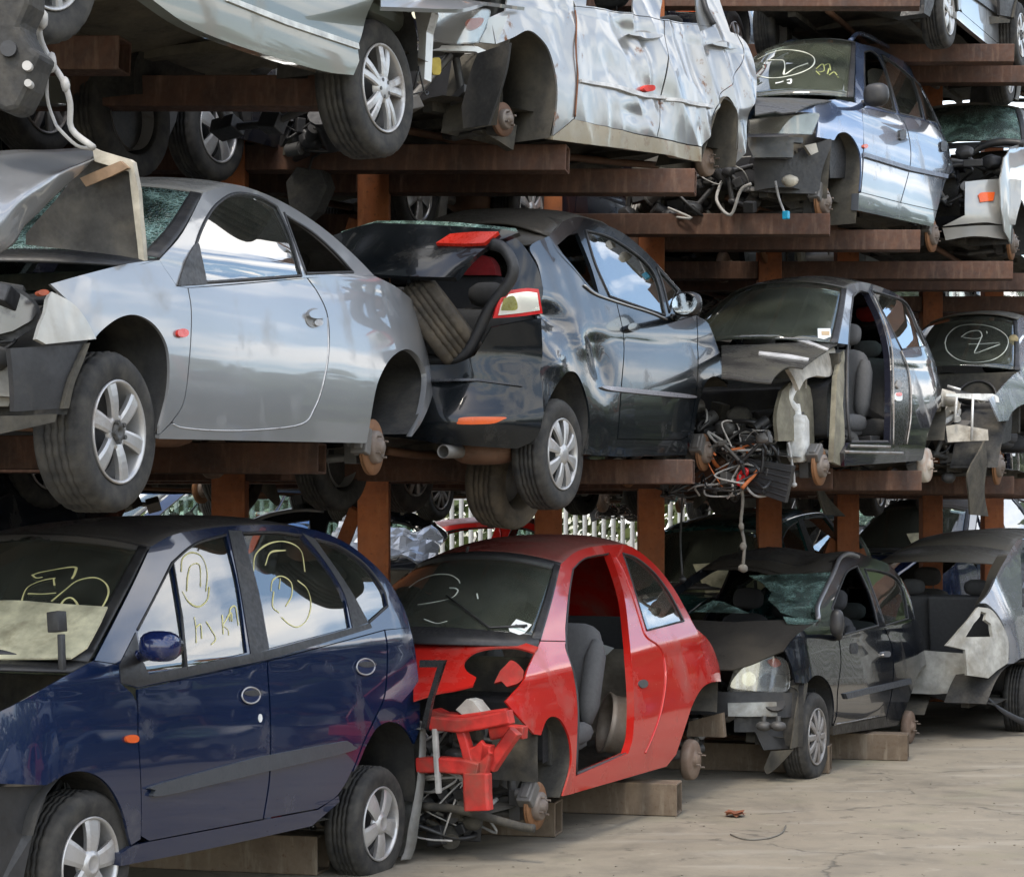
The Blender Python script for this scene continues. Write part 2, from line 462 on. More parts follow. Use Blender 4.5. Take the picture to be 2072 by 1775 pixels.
# ------------------------------------------------------------------ ground
def M_ground():
    t = NT('yard_concrete'); co = t.coord()
    a = t.noise(co, .35, 6, .6, .5); b = t.noise(co, 2.6, 7, .65, .3); f = t.noise(co, 60, 4, .6); s = t.noise(t.coord((.5, 2.2, 1)), 1.3, 5, .6)
    c = t.mix(t.rng(a, .3, .7), (.178, .152, .112), (.24, .21, .158))
    c = t.mix(t.math('MULTIPLY', t.rng(b, .46, .72), .85), c, (.13, .115, .088))
    c = t.mix(t.math('MULTIPLY', t.rng(s, .55, .75), .55), c, (.33, .31, .265))
    c = t.mix(t.math('MULTIPLY', t.rng(t.noise(co, .9, 5, .6), .55, .72), .4), c, (.155, .16, .085))
    c = t.mix(t.rng(f, .6, .8, 0, .5), c, (.09, .08, .065))
    st = t.noise(co, .62, 6, .62, .8); c = t.mix(t.math('MULTIPLY', t.rng(st, .54, .64), .6), c, (.085, .074, .056))
    sp = t.noise(co, 5.5, 5, .7); c = t.mix(t.math('MULTIPLY', t.rng(sp, .60, .68), .7), c, (.06, .052, .04)); c = t.mix(t.math('MULTIPLY', t.rng(sp, .40, .33), .35), c, (.30, .275, .22))
    vo = t.n('ShaderNodeTexVoronoi', feature='DISTANCE_TO_EDGE'); vo.inputs['Scale'].default_value = .38
    mpn = t.noise(co, 1.4, 4); 
    add = t.n('ShaderNodeVectorMath', operation='ADD'); t.l(co, add.inputs[0]); sc = t.n('ShaderNodeVectorMath', operation='SCALE'); cbx = t.n('ShaderNodeCombineXYZ'); t.l(mpn, cbx.inputs[0]); t.l(mpn, cbx.inputs[1]); t.l(cbx.outputs[0], sc.inputs[0]); sc.inputs[3].default_value = 1.1
    t.l(sc.outputs[0], add.inputs[1]); t.l(add.outputs[0], vo.inputs['Vector'])
    ck = t.math('MULTIPLY', t.rng(vo.outputs['Distance'], .0, .008, 1, 0), t.rng(b, .40, .55))
    c = t.mix(t.math('MULTIPLY', ck, .7), c, (.05, .045, .036))
    p = t.bsdf(Base_Color=c, Roughness=t.rng(b, .3, .7, .95, .75))
    t.l(t.bump(t.math('SUBTRACT', t.math('ADD', t.math('MULTIPLY', b, .8), t.math('MULTIPLY', f, .5)), ck), .35, .012), p.inputs['Normal'])
    return t.done(p.outputs[0])
mb = MB(); n = 60
V = [(-120 + 300 * i / n, -80 + 380 * j / n, 0) for j in range(n + 1) for i in range(n + 1)]
mb.add(V, [(j * (n + 1) + i, j * (n + 1) + i + 1, (j + 1) * (n + 1) + i + 1, (j + 1) * (n + 1) + i) for j in range(n) for i in range(n)])
gnd = mb.build('ground', M_ground()); gnd['kind'] = 'structure'

# ------------------------------------------------------------------ steel rack: frames of one post with arms to both sides
ZT = (2.28, 4.23, 6.20)     # top of the arms, tier by tier
def hollow(mb, p0, p1, s=.16, t=.012, mi=0):
    """square tube, open at both ends"""
    p0, p1 = Vector(p0), Vector(p1); d = (p1 - p0).normalized(); a = Vector((0, 0, 1)) if abs(d.z) < .9 else Vector((0, 1, 0))
    b = d.cross(a).normalized(); a = b.cross(d); V = []
    for p in (p0, p1):
        for h in (s / 2, s / 2 - t):
            for x, y in ((-1, -1), (1, -1), (1, 1), (-1, 1)): V.append(p + a * x * h + b * y * h)
    F = []
    for k in range(4):
        j = (k + 1) % 4
        F += [(k, j, 8 + j, 8 + k), (4 + k, 12 + k, 12 + j, 4 + j), (k, 4 + k, 4 + j, j), (8 + k, 8 + j, 12 + j, 12 + k)]
    mb.add(V, F, mi, False)
def rack_frame(x, y, label, tiers=ZT, brace=None, jit=0, left=2.1, s=.21, end=None):
    e = empty('rack_frame', (x, y, 0)); tag(e, label, 'storage rack', 'cantilever frames of the car rack')
    p = MB(); hollow(p, (0, 0, 0), (0, 0, 8.2), s, .012); p.box((0, 0, .012), (.4, .4, .024)); bevel(p.build('post', STEELP, e), .008)
    rn = random.Random(int(x * 100 + y * 37))
    for z in tiers:
        zt = z - .08; dr = rn.uniform(-.03, .03)
        a = MB(); hollow(a, (s / 2, 0, zt), ((end or 2.13) + dr * .5, -.36, zt - (zt - 1.85) * .36 / y), .16); bevel(a.build('arm', STEEL, e), .006)
        a = MB(); hollow(a, (-s / 2, 0, zt), (-left, .02, zt), .16); bevel(a.build('arm', STEEL, e), .006)
    if brace:
        for (dx, dy, z0, z1) in brace:
            b = MB(); hollow(b, (dx, dy, z0), (.0 + (.12 if dx > 0 else -.12), .0, z1), .09, .008); b.build('brace', STEELP, e)
    return e
FR = []
LAB = ['rust red rack frame at the far left with its upper arm over the orange post', 'rust red rack frame carrying the nearest top tier car beside its tyre',
       'orange rack post standing behind the roof of the silver coupe', 'orange rack post with a diagonal brace left of the black hatchback',
       'rack post behind the roof of the black crumpled hatchback', 'dark rack post behind the red hatchback',
       'orange rack post above the dark roof of the doorless hatchback', 'dark rack post with braces behind the roof of the black ground hatchback',
       'orange rack post over the grey rear end of the far ground saloon', 'rack post at the right edge behind the far ground saloon']
k = 0
for i in range(-1, 4):
    for line in (0, 1):
        x, y = ((-1.78, 12.8), (-.93, 13.67))[line]
        x += 2.06 * i; y += 2.83 * i
        br = [(-.55, .25, .9, 1.95)] if line == 1 and i in (0,) else [(-.45, .2, .7, 1.7), (.4, -.2, .7, 1.6)] if line == 1 and i == 2 else [(.5, .3, 2.9, 3.9)] if line == 1 and i == 0 else None
        if line == 1 and i == 0: br = [(-.55, .25, .9, 1.95), (-.6, .3, 2.6, 3.9)]
        FR.append(rack_frame(x, y, LAB[k], brace=br, end=2.02 if i == -1 else None)); k += 1
# ------------------------------------------------------------------ car kit
# car space: x across (+ is the side we see), y along (0 at the hub nearer the left), z up from the tyre foot
class Car:
    def __init__(s, name, label, cat, hub, sc, W=.84, wb=2.5, r=.30, hub2=None, heading=25., pitch=0., roll=0., ta=20., zb=(.92, .0), group=None,
                 planL=(-.35, .45), planR=(.35, .45), bulge=.035, dent=None, wav=.0007, zc=.5):
        s.W, s.wb, s.r, s.ta, s.zb, s.bulge, s.zc = W, wb, r, math.tan(R(ta)), zb, bulge, zc
        s.pl, s.pr = planL, (wb + planR[0], planR[1]); s.dent = dent; s.wav = wav
        Y0 = FPX / sc; H0 = at(hub, Y0)
        if hub2:
            lo, hi = Y0, Y0 + 6
            f = lambda Y: (at(hub2, Y) - H0).length - wb
            # farther root
            ymin = min((Y0 - 1 + .02 * k for k in range(400)), key=lambda Y: (at(hub2, Y) - H0).length)
            lo, hi = max(ymin, Y0), Y0 + 6
            for _ in range(50):
                m = (lo + hi) / 2
                if f(m) < 0: lo = m
                else: hi = m
            a = (at(hub2, lo) - H0).normalized()
        else:
            a = Vector((math.sin(R(heading)) * math.cos(R(pitch)), math.cos(R(heading)) * math.cos(R(pitch)), math.sin(R(pitch))))
        n = Vector((a.y, -a.x, 0)).normalized()
        if roll: n = (Matrix.Rotation(R(roll), 3, a) @ n)
        up = n.cross(a)
        s.a, s.n, s.up = a, n, up
        org = H0 - n * (W - .03) - up * r
        s.M = Matrix(((n.x, a.x, up.x, org.x), (n.y, a.y, up.y, org.y), (n.z, a.z, up.z, org.z), (0, 0, 0, 1)))
        s.I = s.M.inverted()
        s.root = empty(name); s.root.matrix_world = s.M
        tag(s.root, label, cat, group)
        s.co = s.I @ CAM
    # half width of the body side
    def hw(s, y, z):
        zb = s.zb[0] + s.zb[1] * y
        x = s.W - s.bulge * ((min(z, zb) - s.zc) / .42) ** 2
        if z > zb:
            h = z - zb; k = .10; x -= s.ta * (h * h / (2 * k) if h < k else h - k / 2) + .07 * h * h
        if y < s.pl[0]: x -= s.pl[1] * (s.pl[0] - y) ** 2
        if y > s.pr[0]: x -= s.pr[1] * (y - s.pr[0]) ** 2
        return x
    def hwd(s, y, z):
        x = s.hw(y, z)
        if s.wav: x += s.wav * mnoise.noise(Vector((y * 2.6, z * 3.4, s.W * 9))) * 1.6
        if s.dent: x += s.dent(y, z)
        return x
    def local_ray(s, p):
        return s.co, (s.I.to_3x3() @ ray(p))
    def pt(s, p, off=0.):
        """pixel -> point on the body side"""
        o, d = s.local_ray(p)
        t0 = (s.W + .25 - o.x) / d.x; t1 = (s.W - 1.1 - o.x) / d.x
        g = lambda t: (o.x + d.x * t) - s.hw(o.y + d.y * t, o.z + d.z * t) - off
        N = 48; pt = t0; best = (1e9, t0)
        for k in range(1, N + 1):
            t = t0 + (t1 - t0) * k / N
            if g(t) <= 0:
                lo, hi = pt, t
                for _ in range(24):
                    m = (lo + hi) / 2
                    if g(m) > 0: lo = m
                    else: hi = m
                return o + d * hi
            if g(t) < best[0]: best = (g(t), t)
            pt = t
        q = o + d * best[1]; return Vector((s.hw(q.y, q.z) + off, q.y, q.z))
    def onx(s, p, x):
        o, d = s.local_ray(p); return o + d * ((x - o.x) / d.x)
    def ony(s, p, y):
        o, d = s.local_ray(p); return o + d * ((y - o.y) / d.y)
    def P(s, off=0.):
        return lambda y, z: Vector((s.hwd(y, z) + off, y, z))
    def N(s):
        def f(y, z):
            e = .012
            return Vector((1, -(s.hwd(y + e, z) - s.hwd(y - e, z)) / (2 * e), -(s.hwd(y, z + e) - s.hwd(y, z - e)) / (2 * e))).normalized()
        return f
    def yz(s, c, txt, closed=True, n=5):
        return [Vector((q.y, q.z)) for q in (s.pt(p) for p in curve(c, txt, closed, n))]
    def panel(s, name, c, txt, mat, holes=(), off=0., th=.012, d=.045, inner=None, mirror=True, parent=None, label=None, yz=None):
        ol = yz or s.yz(c, txt); hs = [h if not isinstance(h, str) else s.yz(c, h) for h in holes]
        V, Fc = cdt(ol, hs, d)
        me = shell_mesh(name, V, Fc, s.P(off), s.N(), th, [mat, inner] if inner else [mat])
        par = parent or s.root
        o = link(name, me, par, [mat, inner] if inner else [mat])
        if label: o['label'] = label
        if mirror:
            q = bpy.data.objects.new(name, me); COL.objects.link(q); q.parent = s.root; q.scale = (-1, 1, 1)
        return o
    def edge(s, c, txt, n=5, off=0.):
        return [s.pt(p, off) for p in curve(c, txt, False, n)]
    def strip(s, name, E, mat, bz=(.05, .05), by=(0, 0), p=2.3, n=22, th=.012, noise=.0, nsc=3., dn=None, label=None, smin=-1., smax=1., off=0., sub=1, parent=None, inner=None):
        """surface across the car between the seen edge E and its mirror image"""
        V = []; k = len(E)
        for i, e in enumerate(E):
            t = i / max(1, k - 1)
            z_, y_ = bz[0] + (bz[1] - bz[0]) * t, by[0] + (by[1] - by[0]) * t
            for j in range(n + 1):
                q = smin + (smax - smin) * j / n
                w = 1 - abs(q) ** p
                v = Vector((q * e.x, e.y + y_ * w, e.z + z_ * w + off))
                if noise: v += Vector((0, .4, 1)) * noise * mnoise.noise(Vector((v.x * nsc, v.y * nsc, v.z * nsc + s.W * 7)))
                if dn: v += dn(q, t, v)
                V.append(v)
        fs = [(i * (n + 1) + j, i * (n + 1) + j + 1, (i + 1) * (n + 1) + j + 1, (i + 1) * (n + 1) + j) for i in range(k - 1) for j in range(n)]
        me = bpy.data.meshes.new(name); me.from_pydata([tuple(v) for v in V], [], fs)
        me.polygons.foreach_set('use_smooth', [True] * len(fs))
        # face outward: away from the cabin middle
        c0 = Vector((0, s.wb / 2, .6)); f = me.polygons[len(fs) // 2]
        if (f.center - c0).dot(f.normal) < 0: me.flip_normals()
        o = link(name, me, parent or s.root, [mat, inner] if inner else mat)
        if th:
            m = o.modifiers.new('thickness', 'SOLIDIFY'); m.thickness = th; m.offset = -1
            if inner: m.material_offset = 1
        if label: o['label'] = label
        return o
    def strokes(s, surf, c, lines, r=.006, mat=None, name='chalk_mark', off=.003, parent=None):
        """chalk lines drawn as flat ribbons on a surface (object or the body side)"""
        mb = MB()
        if surf is not None:
            me = surf.data; bv = BVHTree.FromPolygons([v.co for v in me.vertices], [tuple(f.vertices) for f in me.polygons])
        nf = s.N(); k = 0
        for L in lines:
            pts = []
            for p in curve(c, L, False, 6):
                if surf is None:
                    q = s.pt(p, off); pts.append((q, nf(q.y, q.z)))
                else:
                    o, d = s.local_ray(p); d = d.normalized()
                    hit, nn, *_ = bv.ray_cast(o, d)
                    if hit is None: continue
                    if nn.dot(d) > 0: nn = -nn
                    pts.append((hit + nn * (off + .0008 * k), nn))
            k += 1
            if len(pts) < 2: continue
            V = []
            for i, (q, nn) in enumerate(pts):
                d = (pts[min(i + 1, len(pts) - 1)][0] - pts[max(i - 1, 0)][0]).normalized(); e = d.cross(nn) * r * (.75 + .5 * mnoise.noise(q * 9 + Vector((k, 0, 0))))
                V += [q - e, q + e]
            mb = MB(); mb.add(V, [(2 * i, 2 * i + 1, 2 * i + 3, 2 * i + 2) for i in range(len(pts) - 1)], 0, True)
            mb.build(name, mat or CHALK, parent or (surf if surf is not None else s.root))
    def patch(s, name, c, txt, mat, f, mode='top', th=.01, holes=(), d=.05, inner=None, parent=None, label=None, rng=(5., 26.), mirror=False, n=5):
        """outline traced on a surface z = f(x, y) ('top') or y = f(x, z) ('front')"""
        def solve(p):
            o, dd = s.local_ray(p)
            if mode == 'top': g = lambda t: (o.z + dd.z * t) - f(o.x + dd.x * t, o.y + dd.y * t)
            else: g = lambda t: (o.y + dd.y * t) - f(o.x + dd.x * t, o.z + dd.z * t)
            Y = (s.M.translation + s.a * s.wb / 2).y; t0, t1 = Y - 4.2, Y + 4.2; N = 84; g0 = g(t0); best = (1e9, t0)
            for k in range(1, N + 1):
                t = t0 + (t1 - t0) * k / N; g1 = g(t)
                if abs(g1) < best[0]: best = (abs(g1), t)
                if (g0 > 0) != (g1 > 0):
                    lo, hi = t0 + (t1 - t0) * (k - 1) / N, t
                    for _ in range(26):
                        m = (lo + hi) / 2
                        if (g(m) > 0) == (g0 > 0): lo = m
                        else: hi = m
                    return o + dd * hi
                g0 = g1
            return o + dd * best[1]
        pick = (lambda q: Vector((q.x, q.y))) if mode == 'top' else (lambda q: Vector((q.x, q.z)))
        ol = [pick(solve(p)) for p in curve(c, txt, True, n)]; hs = [[pick(solve(p)) for p in curve(c, h, True, n)] for h in holes]
        V, Fc = cdt(ol, hs, d); e = .01
        if mode == 'top':
            P = lambda x, y: Vector((x, y, f(x, y))); N_ = lambda x, y: Vector((-(f(x + e, y) - f(x - e, y)) / (2 * e), -(f(x, y + e) - f(x, y - e)) / (2 * e), 1)).normalized()
        else:
            sg = -1 if s.co.y < s.wb / 2 else 1
            P = lambda x, z: Vector((x, f(x, z), z)); N_ = lambda x, z: Vector((-(f(x + e, z) - f(x - e, z)) / (2 * e), 1, -(f(x, z + e) - f(x, z - e)) / (2 * e))).normalized() * sg
        me = shell_mesh(name, V, Fc, P, N_, th, [mat, inner] if inner else [mat])
        o = link(name, me, parent or s.root, [mat, inner] if inner else [mat])
        if label: o['label'] = label
        if mirror:
            q = bpy.data.objects.new(name, me); COL.objects.link(q); q.parent = s.root; q.scale = (-1, 1, 1)
        return o
    def deck(s, p0, p1, crown=.05, amp=0., nsc=4., seed=0, extra=None):
        """surface function between a rear and a front edge point, crowned across"""
        p0, p1 = Vector(p0), Vector(p1)
        def f(x, y):
            t = (y - p0.y) / (p1.y - p0.y); hwid = p0.x + (p1.x - p0.x) * t
            z = p0.z + (p1.z - p0.z) * t + crown * (1 - min(1.6, abs(x / max(.3, hwid))) ** 2.4) - .06 * max(0, t - .6) ** 2
            if amp: z += amp * mnoise.noise(Vector((x * nsc, y * nsc, seed)))
            if extra: z += extra(x, y)
            return z
        return f
    def hitpt(s, surf, p):
        me = surf.data; bv = BVHTree.FromPolygons([v.co for v in me.vertices], [tuple(f.vertices) for f in me.polygons])
        o, d = s.local_ray(p); hit, nn, *_ = bv.ray_cast(o, d.normalized())
        if hit is None:
            c = sum((v.co for v in me.vertices), Vector()) / len(me.vertices); hit, nn, *_ = bv.find_nearest(o + d * ((c - o).dot(d) / d.dot(d)))
        if nn is not None and nn.dot(d) > 0: nn = -nn
        return hit, nn
    # ---- running gear
    def wheel(s, y, style, mat=None, r=None, w=.19, steer=0., side=1, x=None, z=None, tilt=0, name='wheel', seed=0, dz=0):
        r = r or s.r
        e = empty(name, ((x if x is not None else s.W - .03) * side, y, (z if z is not None else r) + dz), s.root)
        e.rotation_euler = (0, tilt * side, steer + (math.pi if side < 0 else 0))
        key = (style, round(r, 3), round(w, 3))
        if key not in WHEELS: WHEELS[key] = (tyre_mesh(r, w, RIMR.get(style, .66)), rim_mesh(r * RIMR.get(style, .66), w, style))
        tm, rm = WHEELS[key]
        t = bpy.data.objects.new('tyre', tm); COL.objects.link(t); t.parent = e
        k = bpy.data.objects.new('rim', rm); COL.objects.link(k); k.parent = e
        a = random.Random(seed + int(y * 100)).random() * 6.28
        k.rotation_euler = (a, 0, 0); t.rotation_euler = (a, 0, 0)
        return e
    def disc(s, y, r=.13, x=None, side=1, drum=False, caliper=True, z=None, mat=None, ang=2.6, name=None, cap=True):
        z = s.r if z is None else z; x = s.W - .10 if x is None else x
        mb = MB(); M = Matrix.Translation((x * side, y, z)) @ (Matrix.Rotation(math.pi, 4, 'Z') if side < 0 else Matrix())
        if drum:
            mb.lathe([(-.06, 0), (-.06, r), (-.045, r * 1.03), (-.01, r), (.0, r * .95), (.004, r * .55), (.004, r * .33), (.02, r * .3), (.03, r * .22), (.03, 0)], 32, 0, M)
        else:
            mb.lathe([(-.024, r * .5), (-.024, r), (-.014, r * 1.0), (-.012, r * .96), (-.010, r), (0, r), (0, r * .60)], 36, 0, M); mb.lathe([(0, r * .60), (.03, r * .58), (.036, r * .5), (.036, r * .26), (.055, r * .23), (.055, 0)], 36, 1, M)
        for k in range(4):
            t = k * math.pi / 2 + .5
            mb.cyl(M @ Vector((.03, r * .42 * math.cos(t), r * .42 * math.sin(t))), M @ Vector((.06, r * .42 * math.cos(t), r * .42 * math.sin(t))), .006, 8, None, 1)
        o = mb.build(name or ('brake_drum' if drum else 'brake_disc'), [mat or (DRUM if drum else DISC), HUB], s.root)
        if caliper and not drum:
            c = MB(); cy, cz = y + math.cos(ang) * r * .82, z + math.sin(ang) * r * .82
            c.box(((x - .02) * side, cy, cz), (.09, .07, .14), 0, rot=(ang, 0, 0)); c.box(((x - .02) * side, cy, cz), (.05, .09, .10), 0, rot=(ang, 0, 0))
            c.cyl(((x - .09) * side, cy, cz), ((x - .04) * side, cy, cz), .03, 12)
            bevel(c.build('brake_caliper', CAST, s.root), .008)
        return o
    def arch(s, c, txt, depth=.34, mat=None, inset=.014, name='wheel_arch_liner', mirror=True, n=5):
        L = [s.pt(p) for p in curve(c, txt, False, n)]
        V = []; k = len(L); cy = sum(q.y for q in L) / k; cz = min(q.z for q in L)
        for q in L:
            for t in (0, .15, .5, 1):
                f = 1 + (.03 if t else .012) 
                V.append((q.x - inset - depth * t, cy + (q.y - cy) * f, cz + (q.z - cz) * f))
        fs = [(i * 4 + j, i * 4 + j + 1, (i + 1) * 4 + j + 1, (i + 1) * 4 + j) for i in range(k - 1) for j in range(3)]
        fs.append(tuple(i * 4 + 3 for i in range(k)))
        me = bpy.data.meshes.new(name); me.from_pydata(V, [], fs); me.polygons.foreach_set('use_smooth', [True] * (len(fs) - 1) + [False])
        o = link(name, me, s.root, mat or LINER)
        if mirror:
            q = bpy.data.objects.new(name, me); COL.objects.link(q); q.parent = s.root; q.scale = (-1, 1, 1)
        return o
    def strut(s, y, z0=None, side=1, h=.42, x=None):
        x = s.W - .22 if x is None else x; z0 = s.r if z0 is None else z0
        mb = MB(); mb.cyl((x * side, y, z0), (x * side * .93, y + .02, z0 + h), .026, 10); 
        pts = [Vector((x * side * (1 - .07 * k / 60) + .05 * math.cos(k * .8), y + .02 * k / 60 + .05 * math.sin(k * .8), z0 + h * .4 + h * .55 * k / 60)) for k in range(61)]
        mb.tube(pts, .007, 5)
        mb.tube([(x * side, y, z0 - .05), (x * .6 * side, y - .03, z0 - .07), (x * .35 * side, y + .1, z0 - .03)], .024, 7)
        mb.box((x * side + .03 * side, y, z0), (.07, .10, .17))
        return bevel(mb.build('suspension_strut', DARKMET, s.root), .01)
    def floor(s, y0, y1, z=None, mat=None, th=.07, w=.8, pipes=True, name='floor_pan', seed=1):
        z = s.r + .05 if z is None else z
        rn = random.Random(seed); mb = MB(); W = s.W * w
        ny, nx = 26, 14; V = []
        for i in range(ny + 1):
            for j in range(nx + 1):
                x = -W + 2 * W * j / nx; y = y0 + (y1 - y0) * i / ny
                dz = .07 * math.exp(-(x / .16) ** 2) + (.014 if (j % 4 in (0, 1)) else 0) + .02 * mnoise.noise(Vector((x * 3, y * 3, seed)))
                V.append((x, y, z + dz))
        mb.add(V, [(i * (nx + 1) + j, i * (nx + 1) + j + 1, (i + 1) * (nx + 1) + j + 1, (i + 1) * (nx + 1) + j) for i in range(ny) for j in range(nx)], 0, True)
        for sx in (-1, 1): mb.box((sx * W * .62, (y0 + y1) / 2, z - .01), (.07, (y1 - y0) * .96, .07))
        for k in range(3): mb.box((0, y0 + (y1 - y0) * (.2 + .3 * k), z - .004), (W * 1.7, .08, .05))
        o = mb.build(name, mat or UNDER, s.root)
        if pipes:
            e = MB(); px = .12 * rn.choice((-1, 1))
            e.tube([(px, y0 + .1, z - .02), (px + .03, y0 + .6, z - .05), (px, (y0 + y1) / 2, z - .05), (px + .1, y1 - .7, z - .04), (px + .15, y1 - .1, z - .02)], .026, 8, sub=5)
            e.blob((px + .02, (y0 + y1) / 2 + .3, z - .06), (.09, .25, .06), 0, 2, e=3)
            e.build('exhaust_pipe', RUSTY, s.root)
        return o
    def seat(s, x, y, z, facing=-1, mat=None, h=.62, w=.48, head=True, lean=.28):
        """one front seat; facing -1 looks towards -y"""
        mat = mat or SEATD
        e = empty('seat', (x, y, z), s.root); f = -facing
        mb = MB(); mb.blob((0, -.02 * f, .08), (w / 2, .26, .09), 0, 3, e=4.5); mb.blob((w * .44, -.02 * f, .11), (.06, .25, .07), 0, 2, e=3); mb.blob((-w * .44, -.02 * f, .11), (.06, .25, .07), 0, 2, e=3)
        mb.build('cushion', mat, e)
        b = MB(); Mx = Matrix.Translation((0, .22 * f, .10)) @ Matrix.Rotation(-lean * f, 4, 'X')
        b.blob((0, 0, h / 2), (w * .47, .075, h / 2), 0, 3, e=4, M=Mx)
        for q in (-1, 1): b.blob((q * w * .42, -.04 * f, h * .45), (.06, .085, h * .40), 0, 2, e=3, M=Mx)
        b.build('backrest', mat, e)
        if head:
            k = MB(); k.blob((0, 0, h + .13), (.13, .055, .09), 0, 3, e=3.2, M=Mx)
            for q in (-1, 1): k.cyl((q * .05, 0, h - .03), (q * .05, 0, h + .08), .006, 6, M=Mx)
            k.build('headrest', mat, e)
        return e
    def interior(s, yd, ys, yr, z, facing=-1, mat=None, rear=True, dash=True, dashmat=None, wheelx=.36, door=True, front=True):
        """dashboard at yd, front seats at ys, rear bench at yr; z is the cabin floor"""
        f = -facing
        if front:
            for q in (-1, 1): s.seat(q * .36, ys, z + .16, facing, mat)
        if rear:
            e = empty('rear_bench', (0, yr, z + .16), s.root); mb = MB()
            mb.blob((0, -.05 * f, .08), (.60, .25, .09), 0, 3, e=5); mb.build('cushion', mat or SEATD, e)
            b = MB(); Mx = Matrix.Translation((0, .2 * f, .1)) @ Matrix.Rotation(-.22 * f, 4, 'X')
            b.blob((0, 0, .28), (.60, .08, .30), 0, 3, e=6, M=Mx); b.build('backrest', mat or SEATD, e)
            for q in (-1, 1):
                h = MB(); h.blob((q * .3, 0, .66), (.12, .05, .075), 0, 2, e=3, M=Mx); h.cyl((q * .3, 0, .5), (q * .3, 0, .62), .008, 6, M=Mx); h.build('headrest', mat or SEATD, e)
        if dash:
            mb = MB(); prof = [(-.30, .52), (-.05, .60), (.10, .60), (.17, .52), (.16, .40), (.10, .2), (-.3, .15)]
            mb.prism([(yd + p[0] * f, z + p[1]) for p in prof], -s.W * .84, s.W * .84, sm=False)
            bevel(mb.build('dashboard', dashmat or BLK, s.root), .03, 3)
            w = MB(); c = Vector((wheelx, yd + .32 * f, z + .60)); t = Matrix.Translation(c) @ Matrix.Rotation(-.45 * f, 4, 'X')
            w.tube([t @ Vector((.185 * math.cos(k * math.pi / 14), 0, .185 * math.sin(k * math.pi / 14))) for k in range(29)], .014, 6)
            w.blob((0, 0, 0), (.07, .03, .06), 0, 2, M=t)
            for k in (.0, math.pi, -math.pi / 2): w.tube([t @ Vector((0, 0, 0)), t @ Vector((.18 * math.cos(k), 0, .18 * math.sin(k)))], .016, 5)
            w.build('steering_wheel', BLK, s.root)
    def clutter(s, name, box, n, seed, mats, big=.12, hoses=6, hr=.011, hmat=None, up=1.):
        """engine bay pieces grown onto each other: castings, covers, cylinders; pipes as parts of their own"""
        rn = random.Random(seed); (x0, x1), (y0, y1), (z0, z1) = box
        mb = MB(); U = rn.uniform; cs = []
        for k in range(n):
            c = Vector((U(x0, x1), U(y0, y1), z0 + (z1 - z0) * U(0, 1) ** up)); b = big * U(.4, 1.15); q = rn.randrange(len(mats)); t = rn.random()
            if cs:
                m = min(cs, key=lambda w: (w[0] - c).length); L = (m[0] - c).length
                if L > (m[1] + b) * .45: mb.cyl(c, m[0], big * .16, 7, None, q)
            cs.append((c, b))
            if t < .42: mb.box(c, (b * U(.6, 1.5), b * U(.5, 1.3), b * U(.4, 1.2)), q, rot=(U(-.4, .4), U(-.4, .4), U(-.6, .6)))
            elif t < .74:
                d = Vector((U(-1, 1), U(-1, 1), U(-.6, .6))).normalized() * b * U(.4, .9); mb.cyl(c - d, c + d, b * U(.2, .5), 14, None, q)
                mb.cyl(c + d * .9, c + d * 1.1, b * U(.1, .6), 12, None, q)
            else: mb.blob(c, (b * .6, b * .5, b * .45), q, 2, .3, k, e=2.6)
        o = bevel(mb.build(name, mats, s.root), .006)
        for k in range(hoses):
            h = MB(); p = [cs[rn.randrange(len(cs))][0].copy()]
            for _ in range(4): p.append(Vector((min(x1, max(x0, p[-1].x + U(-.25, .25))), min(y1, max(y0, p[-1].y + U(-.22, .22))), min(z1, max(z0, p[-1].z + U(-.2, .2))))))
            h.tube(p, hr * U(.35, 1.4), 6, sub=5); h.build('hose', rn.choice(hmat) if isinstance(hmat, list) else (hmat or WIREB), s.root)
        return o
    def oval(s, name, c, x, y, rx, ry, mat, th=.02, off=.012, sq=2., parent=None, rot=0, nn=20, mirror=False, label=None):
        pts = []
        ox, oy, sc_ = CROP[c]
        for k in range(nn):
            t = 2 * math.pi * k / nn; cc, ss = math.cos(t), math.sin(t)
            q = (abs(cc) ** sq + abs(ss) ** sq) ** (-1 / sq); dx, dy = rx * cc * q, ry * ss * q
            pts.append(conv(c, x + dx * math.cos(rot) - dy * math.sin(rot), y + dx * math.sin(rot) + dy * math.cos(rot)))
        ol = [Vector((q.y, q.z)) for q in (s.pt(p) for p in pts)]
        return s.panel(name, c, '', mat, (), off, th, .03, None, mirror, parent, label, yz=ol)
    def bezel(s, name, c, lines, r, mat, off=.0, closed=False, n=5, parent=None):
        mb = MB()
        for L in lines:
            P = [s.pt(p, off) for p in curve(c, L, closed, n)]
            if closed: P.append(P[0])
            mb.tube(P, r, 6)
        return mb.build(name, mat, parent or s.root)
    def mirror_unit(s, c, x, y, size=(.085, .06, .075), out=.13, mat=None, face=1, base=None, glass=False):
        p = s.onx(conv(c, x, y), s.W + out)
        e = empty('door_mirror', p, s.root); mb = MB()
        mb.blob((0, 0, 0), (size[0], size[1], size[2]), 0, 3, e=2.8); 
        b = s.pt(conv(c, *(base or (x - 60, y + 60)))) if base else Vector((s.hw(p.y, p.z - .03), p.y, p.z - .04))
        mb.tube([Vector((b.x - .01, b.y, b.z)) - p, (Vector((b.x + .03, b.y, b.z + .0)) - p), Vector((-size[0] * .3, 0, -size[2] * .4))], .026, 8, sub=3)
        mb.build('housing', mat or BLK, e)
        g = MB(); yy = size[1] * face
        V = [(math.cos(2 * math.pi * k / 24) * size[0] * .86, yy * 1.0, math.sin(2 * math.pi * k / 24) * size[2] * .84) for k in range(24)]
        g.prism([(0, 0)], 0, 0) if False else None
